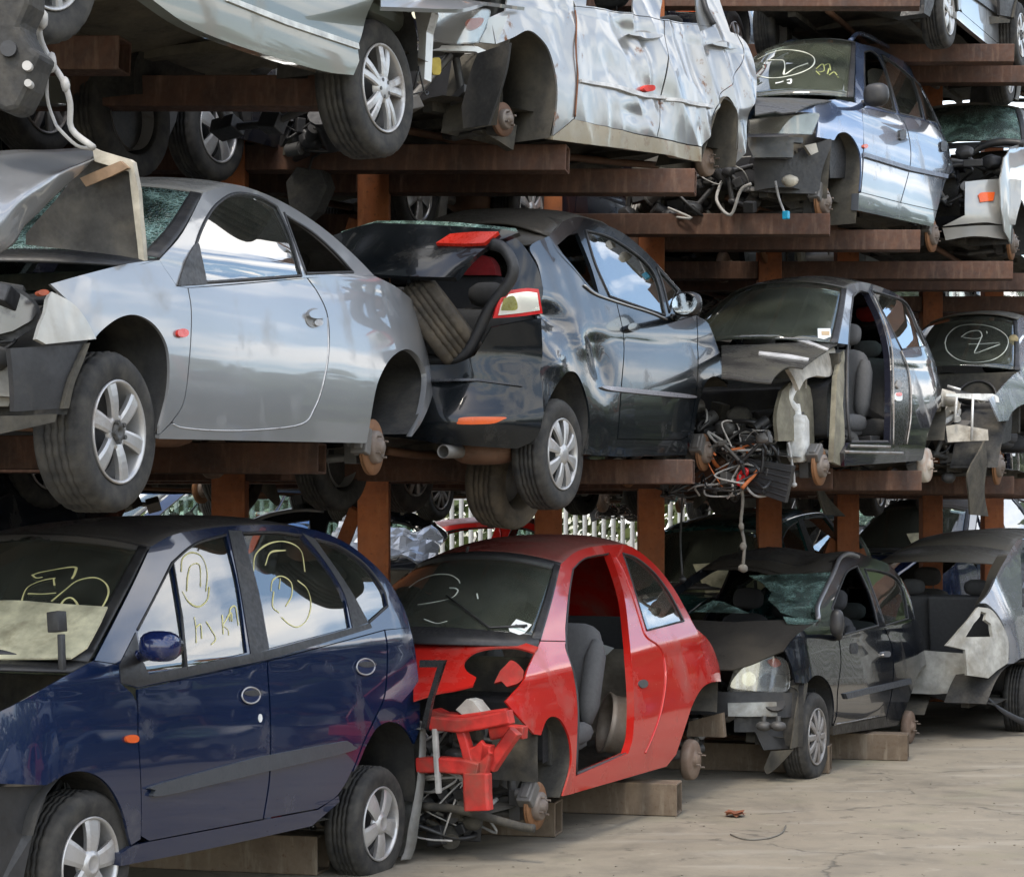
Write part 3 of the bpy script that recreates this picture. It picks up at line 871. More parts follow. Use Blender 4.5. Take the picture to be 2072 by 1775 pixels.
        g.add(V + [(v[0], v[1] - .03 * face, v[2]) for v in V], [tuple(range(24))] + [(i, (i + 1) % 24, 24 + (i + 1) % 24, 24 + i) for i in range(24)], 0, False)
        g.build('mirror_glass', MIRR if glass else BLKG, e)
        return e

WHEELS = {}
RIMR = {'steel': .60}
def tyre_mesh(r, w, k):
    mb = MB(); ri = r * k; h = w / 2
    # x=0 is the outer face, the tyre runs to x=-w
    prof = [(-.012, ri * .97), (-.004, ri * 1.03), (.0, ri + (r - ri) * .35), (.002, ri + (r - ri) * .55), (-.004, ri + (r - ri) * .78), (-.014, r * .955), (-.024, r * .982), (-.034, r * .99)]
    xs = -.034; gw = (w - .068) / 5
    for g in range(5):
        prof += [(xs - gw * .12, r), (xs - gw * .82, r), (xs - gw * .86, r - .009), (xs - gw * 1.0, r - .009)] if g < 4 else [(xs - gw * .12, r), (xs - gw * .9, r * .995)]
        xs -= gw
    prof += [(-w + .024, r * .982), (-w + .008, r * .94), (-w, ri + (r - ri) * .5), (-w + .012, ri * .97), (-w + .02, ri * .95), (-.02, ri * .95)]
    n = 96; vs = []; K = len(prof)
    for i in range(n):
        t = 2 * math.pi * i / n; 
        for x, q in prof:
            rr = q
            if q > r * .97 and i % 3 == 0: rr -= .006
            vs.append((x, rr * math.cos(t), rr * math.sin(t)))
    fs = [(i * K + a, i * K + (a + 1) % K, ((i + 1) % n) * K + (a + 1) % K, ((i + 1) % n) * K + a) for i in range(n) for a in range(K)]
    mb.add(vs, fs, 0, True)
    me = mb.mesh('tyre'); me.materials.append(TYRE); return me

def rim_mesh(r, w, style):
    mb = MB()
    # barrel and lip
    mb.lathe([(-.012, r * .97), (-.002, r * .985), (.003, r * .96), (-.004, r * .925), (-.02, r * .90), (-.06, r * .86), (-w * .9, r * .84)], 48, 0)
    mb.lathe([(-w * .55, r * .85), (-w * .55, 0)], 40, 1)               # dark back
    def spoke(t, w0, w1, r0, r1, x0=-.018, x1=-.012, th=.022, arc=.008):
        V = []; m = 6
        for i in range(m + 1):
            q = i / m; rr = r0 + (r1 - r0) * q; ww = w0 + (w1 - w0) * q; xx = x0 + (x1 - x0) * q + arc * math.sin(q * math.pi)
            for dx, dw in ((xx, -.5), (xx + .006, -.3), (xx + .006, .3), (xx, .5), (xx - th, .42), (xx - th, -.42)):
                V.append((dx, rr * math.cos(t) - ww * dw * math.sin(t), rr * math.sin(t) + ww * dw * math.cos(t)))
        fs = [(i * 6 + a, i * 6 + (a + 1) % 6, (i + 1) * 6 + (a + 1) % 6, (i + 1) * 6 + a) for i in range(m) for a in range(6)]
        fs += [tuple(range(5, -1, -1)), tuple(range(m * 6, m * 6 + 6))]
        mb.add(V, fs, 0, False)
    hubr = r * .24
    if style == 'six':
        for k in range(6): spoke(k * math.pi / 3, r * .25, r * .36, r * .2, r * .94)
        mb.lathe([(-.03, r * .33), (-.012, r * .32), (-.010, r * .22), (-.024, r * .2), (-.024, 0)], 32, 0)
        mb.lathe([(-.010, r * .19), (.0, r * .17), (.0, r * .08), (-.012, r * .07), (-.012, 0)], 24, 2)
    elif style == 'five':
        for k in range(5): spoke(k * 2 * math.pi / 5, r * .34, r * .56, r * .2, r * .93, -.004, -.016)
        mb.lathe([(-.03, r * .34), (.0, r * .31), (.012, r * .2), (.014, r * .17), (.010, r * .15), (.012, 0)], 32, 0)
    elif style == 'twin':
        for k in range(5):
            for q in (-1, 1): spoke(k * 2 * math.pi / 5 + q * .17, r * .17, r * .20, r * .2, r * .94, -.006, -.016)
        mb.lathe([(-.03, r * .34), (-.004, r * .31), (.004, r * .2), (.006, 0)], 32, 0)
    elif style == 'eight':
        for k in range(8): spoke(k * math.pi / 4, r * .15, r * .42, r * .2, r * .95, .0, -.010)
        mb.lathe([(-.02, r * .32), (.008, r * .27), (.016, r * .12), (.016, 0)], 32, 0)
    elif style == 'ten':
        for k in range(5):
            for q in (-1, 1): spoke(k * 2 * math.pi / 5 + q * .30, r * .20, r * .24, r * .15, r * .94, -.002, -.014)
        mb.lathe([(-.03, r * .34), (.0, r * .28), (.008, r * .14), (.008, 0)], 32, 0)
    elif style == 'steel':
        mb.lathe([(-.05, r * .9), (-.035, r * .78), (-.02, r * .6), (-.03, r * .42), (-.012, r * .36), (-.012, r * .2), (-.03, r * .18), (-.03, 0)], 40, 1)
        for k in range(14):
            t = k * 2 * math.pi / 14
            mb.cyl((-.045, r * .74 * math.cos(t), r * .74 * math.sin(t)), (-.024, r * .74 * math.cos(t), r * .74 * math.sin(t)), r * .075, 10, None, 2)
    for k in range(5):
        t = k * 2 * math.pi / 5 + .6
        mb.cyl((-.02, hubr * .8 * math.cos(t), hubr * .8 * math.sin(t)), (.006 if style != 'eight' else -.01, hubr * .8 * math.cos(t), hubr * .8 * math.sin(t)), r * .045, 8, None, 2)
    me = mb.mesh('rim')
    for m in ([ALLOYD, BLK, DARKMET] if style == 'ten' else [ALLOY, BLK, DARKMET] if style != 'steel' else [BLK, DARKMET, CAST]): me.materials.append(m)
    return me
# ------------------------------------------------------------------ dark blue MPV, ground tier, nearest
PBLUE = M_paint('dark_blue_paint', (.003, .011, .042), .06, .2, .12, (.13, .125, .12), scr=.12)
PBLUED = M_paint('dusty_blue_roof', (.012, .014, .022), .75, .4, .1, (.058, .052, .046))
A = Car('blue_mpv', 'dark blue MPV with yellow chalk marks on its windows, nearest on the ground', 'car', conv(7, 425, 1690), 486, W=.86, wb=2.58, r=.305,
        hub2=conv(7, 1776, 1502), ta=21, zb=(1.02, .07), bulge=.03, planL=(-.25, .45), planR=(.25, .2))
A.panel('front_fender', 7, '*550,762 *430,745 300,818 100,932 -100,1030 -320,1165 *-450,1290 *-470,1420 *0,1315 *215,1322 330,1262 430,1268 510,1328 570,1440 600,1560 *612,1600 *655,1572 *640,1100 632,930 *562,848', PBLUE)
A.panel('front_door', 7, '*642,876 *1242,748 *1256,1130 1250,1300 *1222,1478 *695,1580 *658,1558 *645,1100', PBLUE)
A.panel('rear_door', 7, '*1249,747 *1788,604 1800,700 1788,900 1742,1010 1690,1120 1640,1250 1570,1368 *1478,1430 *1229,1476 1257,1300 *1263,1130', PBLUE)
A.panel('rear_quarter', 7, '*1794,602 *1905,590 1932,700 1948,850 *1955,1060 *1928,1130 1905,1085 1862,1040 1805,1028 1750,1062 1705,1140 1668,1225 *1645,1258 1697,1122 1749,1012 1795,900 1807,700', PBLUE)
A.panel('sill', 7, '*562,1698 *565,1640 *618,1604 *692,1586 *1226,1484 *1482,1436 *1575,1372 *1580,1400 *1450,1512 1000,1612', PBLUE, th=.05)
FQ = '*640,600 *798,292 *846,560 *866,784 *690,800 *655,720'
FW = '*812,276 905,205 *1052,160 1110,400 *1150,706 *874,776 *846,520'
RW = '*1130,152 1280,148 *1402,162 1500,280 1595,430 *1630,590 *1255,688 1205,420'
QW = '*1465,178 1580,215 1700,300 1780,410 *1800,490 *1716,562 1622,400'
A.panel('window_frame', 7, '*440,742 *550,758 *566,850 *640,872 *1242,744 *1792,598 *1905,588 1880,500 1800,360 1700,260 1600,190 1480,140 1300,113 1100,115 930,133 800,160 *702,212 600,430', PBLUE, holes=(FQ, FW, RW, QW))
for txt in (FQ, FW, RW, QW): A.panel('side_window', 7, txt, GLCLR, off=-.012, th=.004)
A.panel('pillar_trim', 7, '*1060,135 *1122,140 1200,420 *1250,690 *1165,712 1115,400', BLK, off=.004, th=.006)
A.panel('pillar_trim', 7, '*1405,150 *1462,175 1620,400 *1712,566 *1640,590 1600,430 1510,280', BLK, off=.004, th=.006)
A.panel('window_trim', 7, '*560,845 *553,760 *630,610 *650,720 *690,806 *1150,714 *1255,692 *1720,568 *1730,590 *1245,738 *640,866', BLK, off=.004, th=.006)
A.bezel('window_seal', 7, ['*640,600 *800,290 905,203 *1052,158', '*1130,150 1280,146 *1402,160', '*1465,176 1580,213 1700,298 1782,410 *1803,490 *1718,565', '*803,290 *846,540 *868,784'], .007, BLK)
A.panel('rub_strip', 7, '705,1345 722,1318 *1200,1188 *1600,1115 1626,1135 1612,1165 *1205,1262 740,1370', RUB, off=.022, th=.03)
A.oval('side_indicator', 7, 608, 1106, 30, 19, ORANGE, sq=2.6)
for x, y in ((1168, 905), (1702, 772)):
    A.oval('door_handle', 7, x, y, 42, 38, M_paint('blue_handle_paint', (.03, .045, .12), 0, .2, .6) if 'blue_handle_paint' not in MATS else MATS['blue_handle_paint'], off=.010, th=.012)
    A.oval('handle_recess', 7, x, y - 12, 42, 14, BLK, off=.013, th=.006); A.bezel('handle_ring', 7, [' '.join('%d,%d' % (x + 42 * math.cos(k * .785), y + 38 * math.sin(k * .785)) for k in range(8))], .0045, ALLOY, .010, True)
A.oval('paint_chip', 7, 1210, 1010, 9, 20, WHITEP, off=.003, th=.004)
# roof, windscreen, bonnet, tail across the car
E = A.edge(7, '*700,214 800,161 930,134 1100,116 1300,114 1480,141 1600,191 1700,261')
A.strip('roof', E, PBLUED, bz=(.055, .05), p=2.4, noise=.003)
A.strip('windscreen_header', A.edge(7, '*688,222 *700,214'), PBLUED, bz=(.05, .055), by=(-.10, -.10), p=2.4)
ES = A.edge(7, '*688,222 600,400 *418,742')
WS = A.strip('windscreen', ES, GLW, bz=(.05, .03), by=(-.10, -.16), p=2.2, th=.006, smax=.985, smin=-.985)
A.strip('windscreen_seal', ES, BLK, bz=(.05, .03), by=(-.10, -.16), p=2.2, smin=.93, smax=1., n=4, off=.006)
A.strip('windscreen_seal', A.edge(7, '*440,700 *410,752'), BLK, bz=(.03, .03), by=(-.16, -.18), p=2.2, off=.006)
A.strip('tailgate', A.edge(7, '*1700,261 1800,361 1880,501 1912,600 1935,720 1950,870 *1955,1060'), PBLUE, bz=(.05, .0), by=(.03, .12), p=3)
A.strip('cowl_panel', A.edge(7, '*418,748 *330,790'), BLK, bz=(.0, .0), by=(-.2, -.2))
A.strip('bonnet', A.edge(7, '*300,818 100,932 -100,1030 *-300,1150'), PBLUE, bz=(.05, .05), by=(-.1, -.25), smax=.5, smin=-1)
A.strip('front_panel', A.edge(7, '*-330,1165 *-450,1290 *-470,1520'), BLK, bz=(0, 0), by=(-.2, -.2))
A.strokes(WS, 7, ['150,350 190,335 340,310 350,335 335,365', '240,470 300,420 360,375 440,360 490,385 505,430 480,490 440,525 400,530', '130,435 200,437 262,432', '280,495 300,465 330,455 355,475 365,500', '100,480 115,430 140,400 200,375 260,365', '250,365 255,400', '150,350 170,365 200,362'], .006, CHALK)
A.strokes(None, 7, ['850,420 880,470 925,492 965,460 975,400', '845,330 850,270 890,240 940,260 965,330 960,420', '870,420 875,350 890,300 930,300 935,400', '905,540 912,580 915,660', '912,590 935,575 940,640', '960,560 985,600 1005,640 985,668', '1035,530 1040,620', '1040,575 1075,520 1080,560', '1070,560 1072,505 1095,490 1105,540 1110,580', '1040,580 1062,600 1065,625'], .0045, CHALK, off=-.0095)
A.strokes(None, 7, ['1262,420 1270,370 1310,350 1355,380 1358,440 1330,490', '1300,410 1305,360', '1385,370 1430,410 1448,480 1430,550 1390,585 1350,575 1310,540', '1180,330 1190,250 1250,200 1330,190 1400,230 1420,330', '1235,300 1260,240 1330,230', '1275,420 1270,490 1300,520'], .0045, CHALK, off=-.0095)
A.mirror_unit(7, 745, 676, (.088, .07, .066), .12, M_paint('blue_mirror_paint', (.006, .014, .07), .05, .2, .2), face=1, base=(640, 720))
A.arch(7, '*170,1560 215,1400 330,1262 430,1268 510,1328 570,1440 600,1560 *618,1640', .38, LINER)
A.arch(7, '*1628,1340 1668,1225 1705,1140 1750,1062 1805,1028 1862,1040 1905,1085 *1935,1150 *1945,1400', .38, LINER)
A.wheel(0, 'five', w=.195, seed=3); A.wheel(2.58, 'five', w=.195, seed=8); A.wheel(0, 'five', side=-1, w=.195); A.wheel(2.58, 'five', side=-1, w=.195)
A.floor(-.5, 3.1, .34); A.interior(.52, 1.35, 2.35, .54, mat=SEATC, dashmat=M_plain('pale_dashboard', (.50, .47, .32), .7, dirt=(.2, .17, .1), dirtamt=.25))
A.clutter('engine', ((-.55, .6), (-.55, .25), (.45, .85)), 26, 3, [DARKMET, BLK, CAST], .18, 8)
# hanging rear bumper corner
bp = smooth([A.pt(conv(7, *q)) for q in ((1950, 1062), (1975, 1075), (1970, 1300), (1945, 1480), (1928, 1600), (1905, 1665))], [0] * 6, False, 6)
mb = MB(); V = []
for k, q in enumerate(bp):
    w = .10 * min(1, .35 + k / len(bp)); V += [q + Vector((.0, -w, 0)), q + Vector((.02, -.02, 0)), q + Vector((0, .02, 0)), q + Vector((-.22, .07, .0)), q + Vector((-.5, .11, 0))]
mb.add(V, [(5 * i + j, 5 * i + j + 1, 5 * i + j + 6, 5 * i + j + 5) for i in range(len(bp) - 1) for j in range(4)], 0, True)
o = mb.build('bumper_corner', M_plain('grey_bumper_inside', (.15, .15, .138), .6, dirt=(.09, .08, .065)), A.root); md = o.modifiers.new('t', 'SOLIDIFY'); md.thickness = .006
# torn splash guard in front of the front wheel, wiper arm sticking up
mb = MB(); P = [A.pt(conv(7, *q), -.05) for q in ((0, 1330), (215, 1325), (225, 1345), (150, 1560), (110, 1750), (40, 1900), (-60, 1900))]
mb.add(P + [p + Vector((-.25, -.06, -.02)) for p in P], [tuple(range(7))] + [(i, i + 1, i + 8, i + 7) for i in range(6)])
A_sg = mb.build('splash_guard', BLK, A.root)
mb = MB(); q0 = WS and A.hitpt(WS, conv(7, 300, 720))[0]
for a, b, wd in (((290, 800), (285, 620), .018), ((268, 610), (262, 515), .042)):
    pa, pb = A.ony(conv(7, *a), q0.y - .12), A.ony(conv(7, *b), q0.y - .12); mb.tube([pa, pb], wd, 4)
bevel(mb.build('wiper_arm', BLK, A.root), .004)
A.clutter('wiper_linkage', ((.1, .68), (.28, .40), (.93, .98)), 8, 5, [DARKMET, CAST], .09, 3)

A.patch('dash_cover', 7, '*-160,470 60,462 250,476 *500,492 *470,560 *405,680 *330,730 *-160,735', MATS['pale_dashboard'], lambda x, z: -.06 + (z - 1.18) * 1.25 - .10 * (1 - (x / .8) ** 2) + .015 * mnoise.noise(Vector((x * 5, z * 6, 2))), 'front', th=.008)
# ------------------------------------------------------------------ red hatchback, no door, nose stripped
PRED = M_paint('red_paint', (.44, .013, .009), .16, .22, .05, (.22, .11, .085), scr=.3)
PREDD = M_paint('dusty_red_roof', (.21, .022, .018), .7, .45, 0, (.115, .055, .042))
PREDM = M_plain('primed_red_steel', (.42, .022, .016), .55, dirt=(.16, .06, .04), dirtamt=.4)
B = Car('red_hatchback', 'red three door hatchback with its door gone and nose stripped to the red crossmember', 'car', conv(8, 815, 1440), 360, W=.85, wb=2.5, r=.30,
        hub2=conv(8, 1535, 1222), ta=24, zb=(.96, .03), bulge=.05, planL=(-.2, .55), planR=(.2, .2))
QW = '*1187,247 1250,268 1330,332 1400,422 1450,512 *1476,566 *1300,612 1258,470 1212,320'
B.panel('body_side', 8, '*800,657 850,480 *897,298 960,245 1040,218 1150,207 1230,217 1330,292 1420,400 1490,520 *1532,600 1600,668 1640,770 *1652,852 *1640,852 1600,858 1560,887 1520,957 1490,1045 1465,1120 *1440,1195 *1395,1252 *960,1378 *962,1300 *1215,1190 1238,1100 1240,900 1215,600 1195,450 1160,330 *1128,244 1010,268 *950,320 930,450 *916,600 *918,660', PRED, holes=(QW,), th=.05)
B.panel('front_fender', 8, '*800,663 *918,665 918,700 955,820 975,1000 *966,1295 *958,1380 *907,1392 945,1250 940,1130 905,1045 868,1018 830,1032 *802,1106 *770,1100 690,1010 *635,945 715,860 *742,790', PRED)
B.panel('quarter_window', 8, QW, GLCLR, off=-.008, th=.005)
B.bezel('window_seal', 8, [QW], .007, BLK, 0, True)
B.bezel('door_seal', 8, ['*966,1290 975,1000 955,820 918,690 930,450 *950,320 1010,268 *1128,246 1160,330 1195,450 1215,600 1240,900 1238,1100 *1215,1190 *966,1290'], .012, BLK, -.02)
B.bezel('pillar_crease', 8, ['1150,260 1190,330 1235,450 1270,560 1300,640 1370,700 1392,830 1370,990 1330,1110 1295,1190'], .006, PRED, .002)
B.oval('door_striker', 8, 1282, 862, 22, 20, DARKMET, off=.008)
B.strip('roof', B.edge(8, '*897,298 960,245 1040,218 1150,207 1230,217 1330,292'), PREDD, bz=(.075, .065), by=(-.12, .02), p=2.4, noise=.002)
B.strip('tailgate', B.edge(8, '*1330,292 1420,400 1490,520 1532,600 1600,668 1640,770 *1652,852'), PRED, bz=(.065, 0), by=(.02, .12), p=2.8)
ES = B.edge(8, '*890,308 848,480 *796,655')
WS = B.strip('windscreen', ES, GLW, bz=(.07, .05), by=(-.12, -.2), th=.006, smax=.985, smin=-.985)
B.strip('windscreen_seal', ES, BLK, bz=(.07, .05), by=(-.12, -.2), smin=.94, smax=1.01, n=4, off=.006)
B.strip('windscreen_seal', B.edge(8, '*897,296 *888,316'), BLK, bz=(.07, .07), by=(-.12, -.12), off=.005)
B.strip('cowl_panel', B.edge(8, '*797,640 *790,690'), BLK, bz=(.05, .02), by=(-.2, -.26), off=.002)
B.strokes(WS, 8, ['180,410 230,375 300,350 370,350 410,372 420,390', '220,492 300,480 380,460 410,430 400,415 370,412', '250,560 310,580 360,570', '500,440 505,465'], .0045, CHALKW)
B.patch('roof_aerial', 8, '*452,215 *462,215 *455,242 *446,242', BLK, lambda x, z: .55, 'front', th=.01)
p, nn = B.hitpt(WS, conv(8, 700, 600)); ax = Vector((1, 0, 0)); ax = (ax - nn * ax.dot(nn)).normalized(); ay = nn.cross(ax); ay = ay if ay.z > 0 else -ay
def decal(name, pts, off, mat):
    mb = MB(); mb.add([p + nn * off + ax * x + ay * y for x, y in pts], [tuple(range(len(pts)))]); mb.build(name, mat, WS)
decal('tax_sticker', ((-.05, .07), (.05, .07), (.05, -.045), (.03, -.075), (-.03, -.075), (-.05, -.045)), .006, PAPER)
decal('sticker_print', ((-.03, .015), (.03, .015), (.03, .0), (-.03, .0)), .009, BLK); decal('sticker_band', ((-.05, -.025), (.05, -.025), (.05, -.03), (-.05, -.03)), .009, M_plain('green_print', (.25, .4, .33), .8))
mb = MB(); T = [B.hitpt(WS, conv(8, *q)) for q in ((400, 638), (560, 612), (700, 602), (735, 600))]
mb.tube([a + b * .018 for a, b in T], .008, 5); mb.build('wiper_arm', BLK, B.root)
# bonnet, lifted, with the lamp cut-out
p0 = B.pt(conv(8, 800, 668))
hood = B.deck((p0.x, p0.y - .02, p0.z + .01), (.62, -.55, p0.z - .30), .07, .010, 3.2, 4)
B.patch('bonnet', 8, '*200,652 *640,645 *790,690 *772,716 700,694 640,690 560,694 490,712 450,745 440,775 455,806 *497,832 *482,870 400,890 310,906 *200,940', PRED, hood, th=.012, inner=PREDM)
B.patch('black_bonnet_trim', 8, '*228,752 *348,752 *290,930 *262,1072 *234,1072 *268,930 *312,785 *228,785', BLKG, lambda x, z: -.72, 'front', th=.03)
fy = lambda x, z: -.50 + .14 * (x / .7) ** 2
def bar(name, pts, y, w, h, mat, parent=B):
    """folded steel member along traced points, w wide and h deep, with lips and holes"""
    P = [parent.ony(conv(8, *q), y) for q in pts]; mb = MB(); V = []
    for k, q in enumerate(P):
        d = (P[min(k + 1, len(P) - 1)] - P[max(k - 1, 0)]).normalized(); nrm = Vector((-d.z, 0, d.x)); 
        for (e, g) in ((-.5, 0), (-.42, -.012), (.42, -.012), (.5, 0), (.5, 1), (-.5, 1)): V.append(q + nrm * w * e + Vector((0, g * h if g > 0 else g, 0)))
    n = len(P); F = [(6 * i + a_, 6 * i + (a_ + 1) % 6, 6 * i + 6 + (a_ + 1) % 6, 6 * i + 6 + a_) for i in range(n - 1) for a_ in range(6)]
    mb.add(V, F + [tuple(range(6)), tuple(range(6 * n - 1, 6 * n - 7, -1))])
    return bevel(mb.build(name, mat, parent.root), .005)
bar('crossmember', ((278, 1050), (420, 1062), (520, 1046), (650, 1020)), -.52, .075, .07, PREDM)
bar('slam_panel', ((285, 1000), (330, 1022), (420, 1030), (640, 1000)), -.40, .05, .10, PREDM)
bar('lower_crossmember', ((215, 1248), (330, 1246), (440, 1256), (505, 1272)), -.52, .085, .07, PREDM)
bar('radiator_leg', ((418, 1075), (440, 1150), (466, 1250)), -.50, .055, .05, PREDM)
bar('gusset_plate', ((455, 1215), (510, 1195), (548, 1160)), -.49, .10, .02, PREDM)
bar('radiator_leg', ((545, 1150), (538, 1220), (520, 1290)), -.49, .06, .05, PREDM)
bar('chassis_leg', ((492, 1285), (494, 1380), (500, 1462)), -.54, .155, .05, PREDM)
bar('wing_brace', ((676, 1085), (620, 1165), (556, 1262)), -.44, .07, .05, PREDM)
bar('wing_rail', ((560, 1100), (640, 1085), (720, 1095)), -.36, .07, .06, PREDM)
bar('horn_bracket', ((300, 1075), (305, 1180), (318, 1380)), -.53, .03, .02, WIRE)
B.patch('lamp_bowl', 8, '*610,800 *640,770 660,752 690,766 *720,800 715,840 *690,862 *640,876 *615,850 *580,860', PREDM, lambda x, z: -.15 + .5 * (z - .7), 'front', th=.02)
B.clutter('engine', ((-.6, .6), (-.42, .3), (.46, .74)), 70, 11, [DARKMET, BLK, CAST, DARKMET, UNDER], .12, 16, hmat=[WIREB, WIRE, WIREB])
B.clutter('radiator_parts', ((-.6, .55), (-.42, -.05), (.14, .5)), 80, 15, [DARKMET, BLK, UNDER, BLK], .10, 26, hmat=[WIREB, WIRE])
mb = MB(); P = [B.ony(conv(8, *q), -.42) for q in ((240, 1440), (380, 1450), (540, 1490), (700, 1535), (770, 1545))]
mb.tube(P, .024, 8, sub=4); mb.build('subframe', UNDER, B.root)
B.patch('battery_cover', 8, '*400,985 *450,935 *480,945 *520,995 *430,1008', M_plain('dusty_white_cover', (.36, .35, .31), .6, dirt=(.14, .12, .09)), lambda x, z: -.40, 'front', th=.12)
B.arch(8, '*800,1330 800,1108 830,1034 868,1020 905,1047 940,1130 945,1250 *900,1400', .28, UNDER)
B.arch(8, '*1405,1230 1440,1195 1465,1120 1490,1045 1520,957 1560,887 1600,858 *1645,856 *1640,1000', .40, LINERM)
B.patch('bumper_bracket', 8, '*1500,1040 *1655,1000 *1665,1115 *1490,1110', STEELB, lambda x, z: 3.02, 'front', th=.06)
B.disc(0, .135, ang=2.4, x=.78); B.strut(0); B.disc(2.5, .135, drum=True, x=.81); B.disc(0, .135, side=-1, x=.78); B.disc(2.5, .135, drum=True, side=-1, x=.81)
B.floor(-.4, 2.9, .30); B.interior(.52, 1.30, 2.1, .36, mat=SEATC, rear=False, front=False, wheelx=-.36)
B.seat(.40, .92, .50, -1, SEATC, h=.70, head=False, lean=.36); B.seat(-.36, 1.1, .50, -1, SEATC)
bevel(MB().box((.0, 1.25, .44), (.30, .6, .14)).box((0, 1.0, .52), (.16, .3, .16)).build('centre_console', RUB, B.root), .02)
bevel(MB().box((0, 2.28, .78), (1.3, .05, .62), rot=(-.2, 0, 0)).build('rear_seat_board', BEIGE, B.root), .01)
bevel(MB().box((.0, 2.36, 1.12), (1.34, .08, .28), rot=(-.15, 0, 0)).build('rear_seat_top', SEATD, B.root), .02)
mb = MB(); mb.add([B.ony(conv(8, *q), 2.18) for q in ((1062, 705), (1098, 678), (1148, 694), (1112, 728))], [(0, 1, 2, 3)]); mb.build('paper_label', PAPER, B.root)
# spare steel rim thrown into the cabin
sp = empty('loose_wheel_rim', B.M @ (B.ony(conv(8, 1150, 1055), 1.62))); sp.rotation_euler = (0, R(12), R(35) - math.atan2(B.a.x, B.a.y)); tag(sp, 'bare pale steel wheel rim standing inside the red hatchback behind its seat', 'wheel rim')
mb = MB(); mb.lathe([(-.07, .20), (-.07, .18), (-.03, .165), (.03, .165), (.07, .18), (.07, .20), (.03, .185), (-.03, .185)], 36, 0, None, True); mb.build('rim_barrel', M_metal('pale_rim', (.30, .26, .215), .55, .6, (.14, .085, .05), .4), sp)
mb = MB(); mb.lathe([(.01, .168), (.03, .13), (.015, .08), (.03, .05), (.03, .0)], 30, 0); mb.build('rim_disc', DARKMET, sp)
# ------------------------------------------------------------------ black hatchback with broken windscreen, ground tier
PBLK = M_paint('black_paint', (.007, .009, .013), .05, .15, .1, (.085, .075, .06), scr=.1)
PBLKD = M_paint('dusty_black_top', (.013, .013, .012), .8, .5, 0, (.036, .031, .024))
C = Car('black_hatchback', 'black hatchback on the ground with a caved in green shattered windscreen and one clear headlamp', 'car', conv(9, 795, 1112), 277, W=.85, wb=2.55, r=.322,
        hub2=conv(9, 1238, 1066), ta=22, zb=(1.0, .05), bulge=.04, planL=(-.2, .55), planR=(.2, .2))
C.panel('front_fender', 9, '*640,705 700,632 790,572 *858,538 *872,600 *893,655 902,760 886,900 882,1000 *868,1052 872,960 857,880 822,832 780,824 *742,862 *690,856 672,780', PBLK)
C.panel('door', 9, '*898,653 *1108,602 1140,680 1150,780 1142,900 *1118,1012 *872,1060 887,1000 891,900 906,760', PBLK)
C.panel('rear_quarter', 9, '*1113,601 *1252,560 1285,610 1312,700 *1330,792 *1300,772 1272,810 1243,890 *1215,965 *1180,1040 *1122,1052 *1122,1012 1147,900 1155,780 1145,680', PBLK)
C.panel('sill', 9, '*866,1105 *868,1062 *1118,1016 *1122,1050 *1180,1042 *1170,1058', PBLKD, th=.05)
FW = '*862,505 900,405 932,335 *980,308 1040,440 *1080,588 *918,632 *900,565'
RW = '*1017,322 1090,332 1160,362 1200,432 *1220,556 *1112,588 1072,470'
C.panel('window_frame', 9, '*798,562 800,500 840,420 878,335 *905,266 970,242 1050,270 1130,300 1190,370 1232,450 *1252,558 *1110,600 *896,651 *860,537', PBLK, holes=(FW, RW), th=.02)
C.panel('quarter_window', 9, RW, GLCLR, off=-.008, th=.005)
C.bezel('window_seal', 9, [RW, FW], .009, BLK, 0, True)
CRSH = M_paint('scuffed_silver_edge', (.22, .22, .23), .2, .35, .5)
C.bezel('torn_pillar_edge', 9, ['798,562 795,500 830,420 872,335 900,270 940,250 985,262'], .020, CRSH, .004)
C.panel('rub_strip', 9, '*915,908 *1225,836 *1228,862 *925,934', RUB, off=.02, th=.03)
C.bezel('sill_crease', 9, ['885,1052 980,1035 1085,1014'], .005, CRSH, .003)
C.oval('door_handle', 9, 1112, 722, 17, 14, CRSH, off=.02, sq=3); C.oval('handle_recess', 9, 965, 695, 18, 26, BLK, off=.006, sq=4)
C.strip('roof', C.edge(9, '*885,325 *905,266 970,242 1050,270 1130,300 1190,370'), PBLKD, bz=(.03, .05), by=(-.1, .0), p=2.6, noise=.012, nsc=3.5, dn=lambda q, t, v: Vector((0, 0, -.07 * math.exp(-((q - .35) / .35) ** 2) * (1 - t))))
C.strip('tailgate', C.edge(9, '*1190,370 1232,450 1255,560 1290,610 1314,700 *1332,795'), PBLK, bz=(.05, 0), by=(.02, .1), p=2.8)
# broken screen: what is left of it
pa, pb = C.pt(conv(9, 868, 345)), C.pt(conv(9, 792, 572))
scr = lambda x, z: pa.y + (pb.y - pa.y) * (pa.z - z) / (pa.z - pb.z) - .16 * (1 - min(1.5, abs(x / .66)) ** 2.2) + .012 * mnoise.noise(Vector((x * 7, z * 7, 3)))
C.patch('windscreen', 9, '*470,352 *700,345 *862,336 840,430 *800,565 *700,548 *620,525 *600,500 *560,465 *578,430 *528,382', CRAZE2, scr, 'front', th=.006, d=.04, n=1)
C.patch('glass_shard', 9, '*205,520 *255,492 *300,470 *350,476 *470,528 *330,524', CRAZE2, lambda x, z: scr(x, z) - .05, 'front', th=.006, n=1)
C.patch('glass_shard', 9, '*630,545 *800,562 *780,582 *650,578', CRAZE2, lambda x, z: scr(x, z) - .08, 'front', th=.006, n=1)
C.strip('screen_header', C.edge(9, '*898,280 *880,328'), PBLKD, bz=(.03, .0), by=(-.1, -.1), p=2.5, dn=lambda q, t, v: Vector((0, 0, -.07 * math.exp(-((q - .35) / .35) ** 2))))
p0 = C.pt(conv(9, 800, 560))
hood = C.deck((p0.x, p0.y - .05, p0.z - .01), (.60, -.60, p0.z - .27), .05, .006, 3, 2)
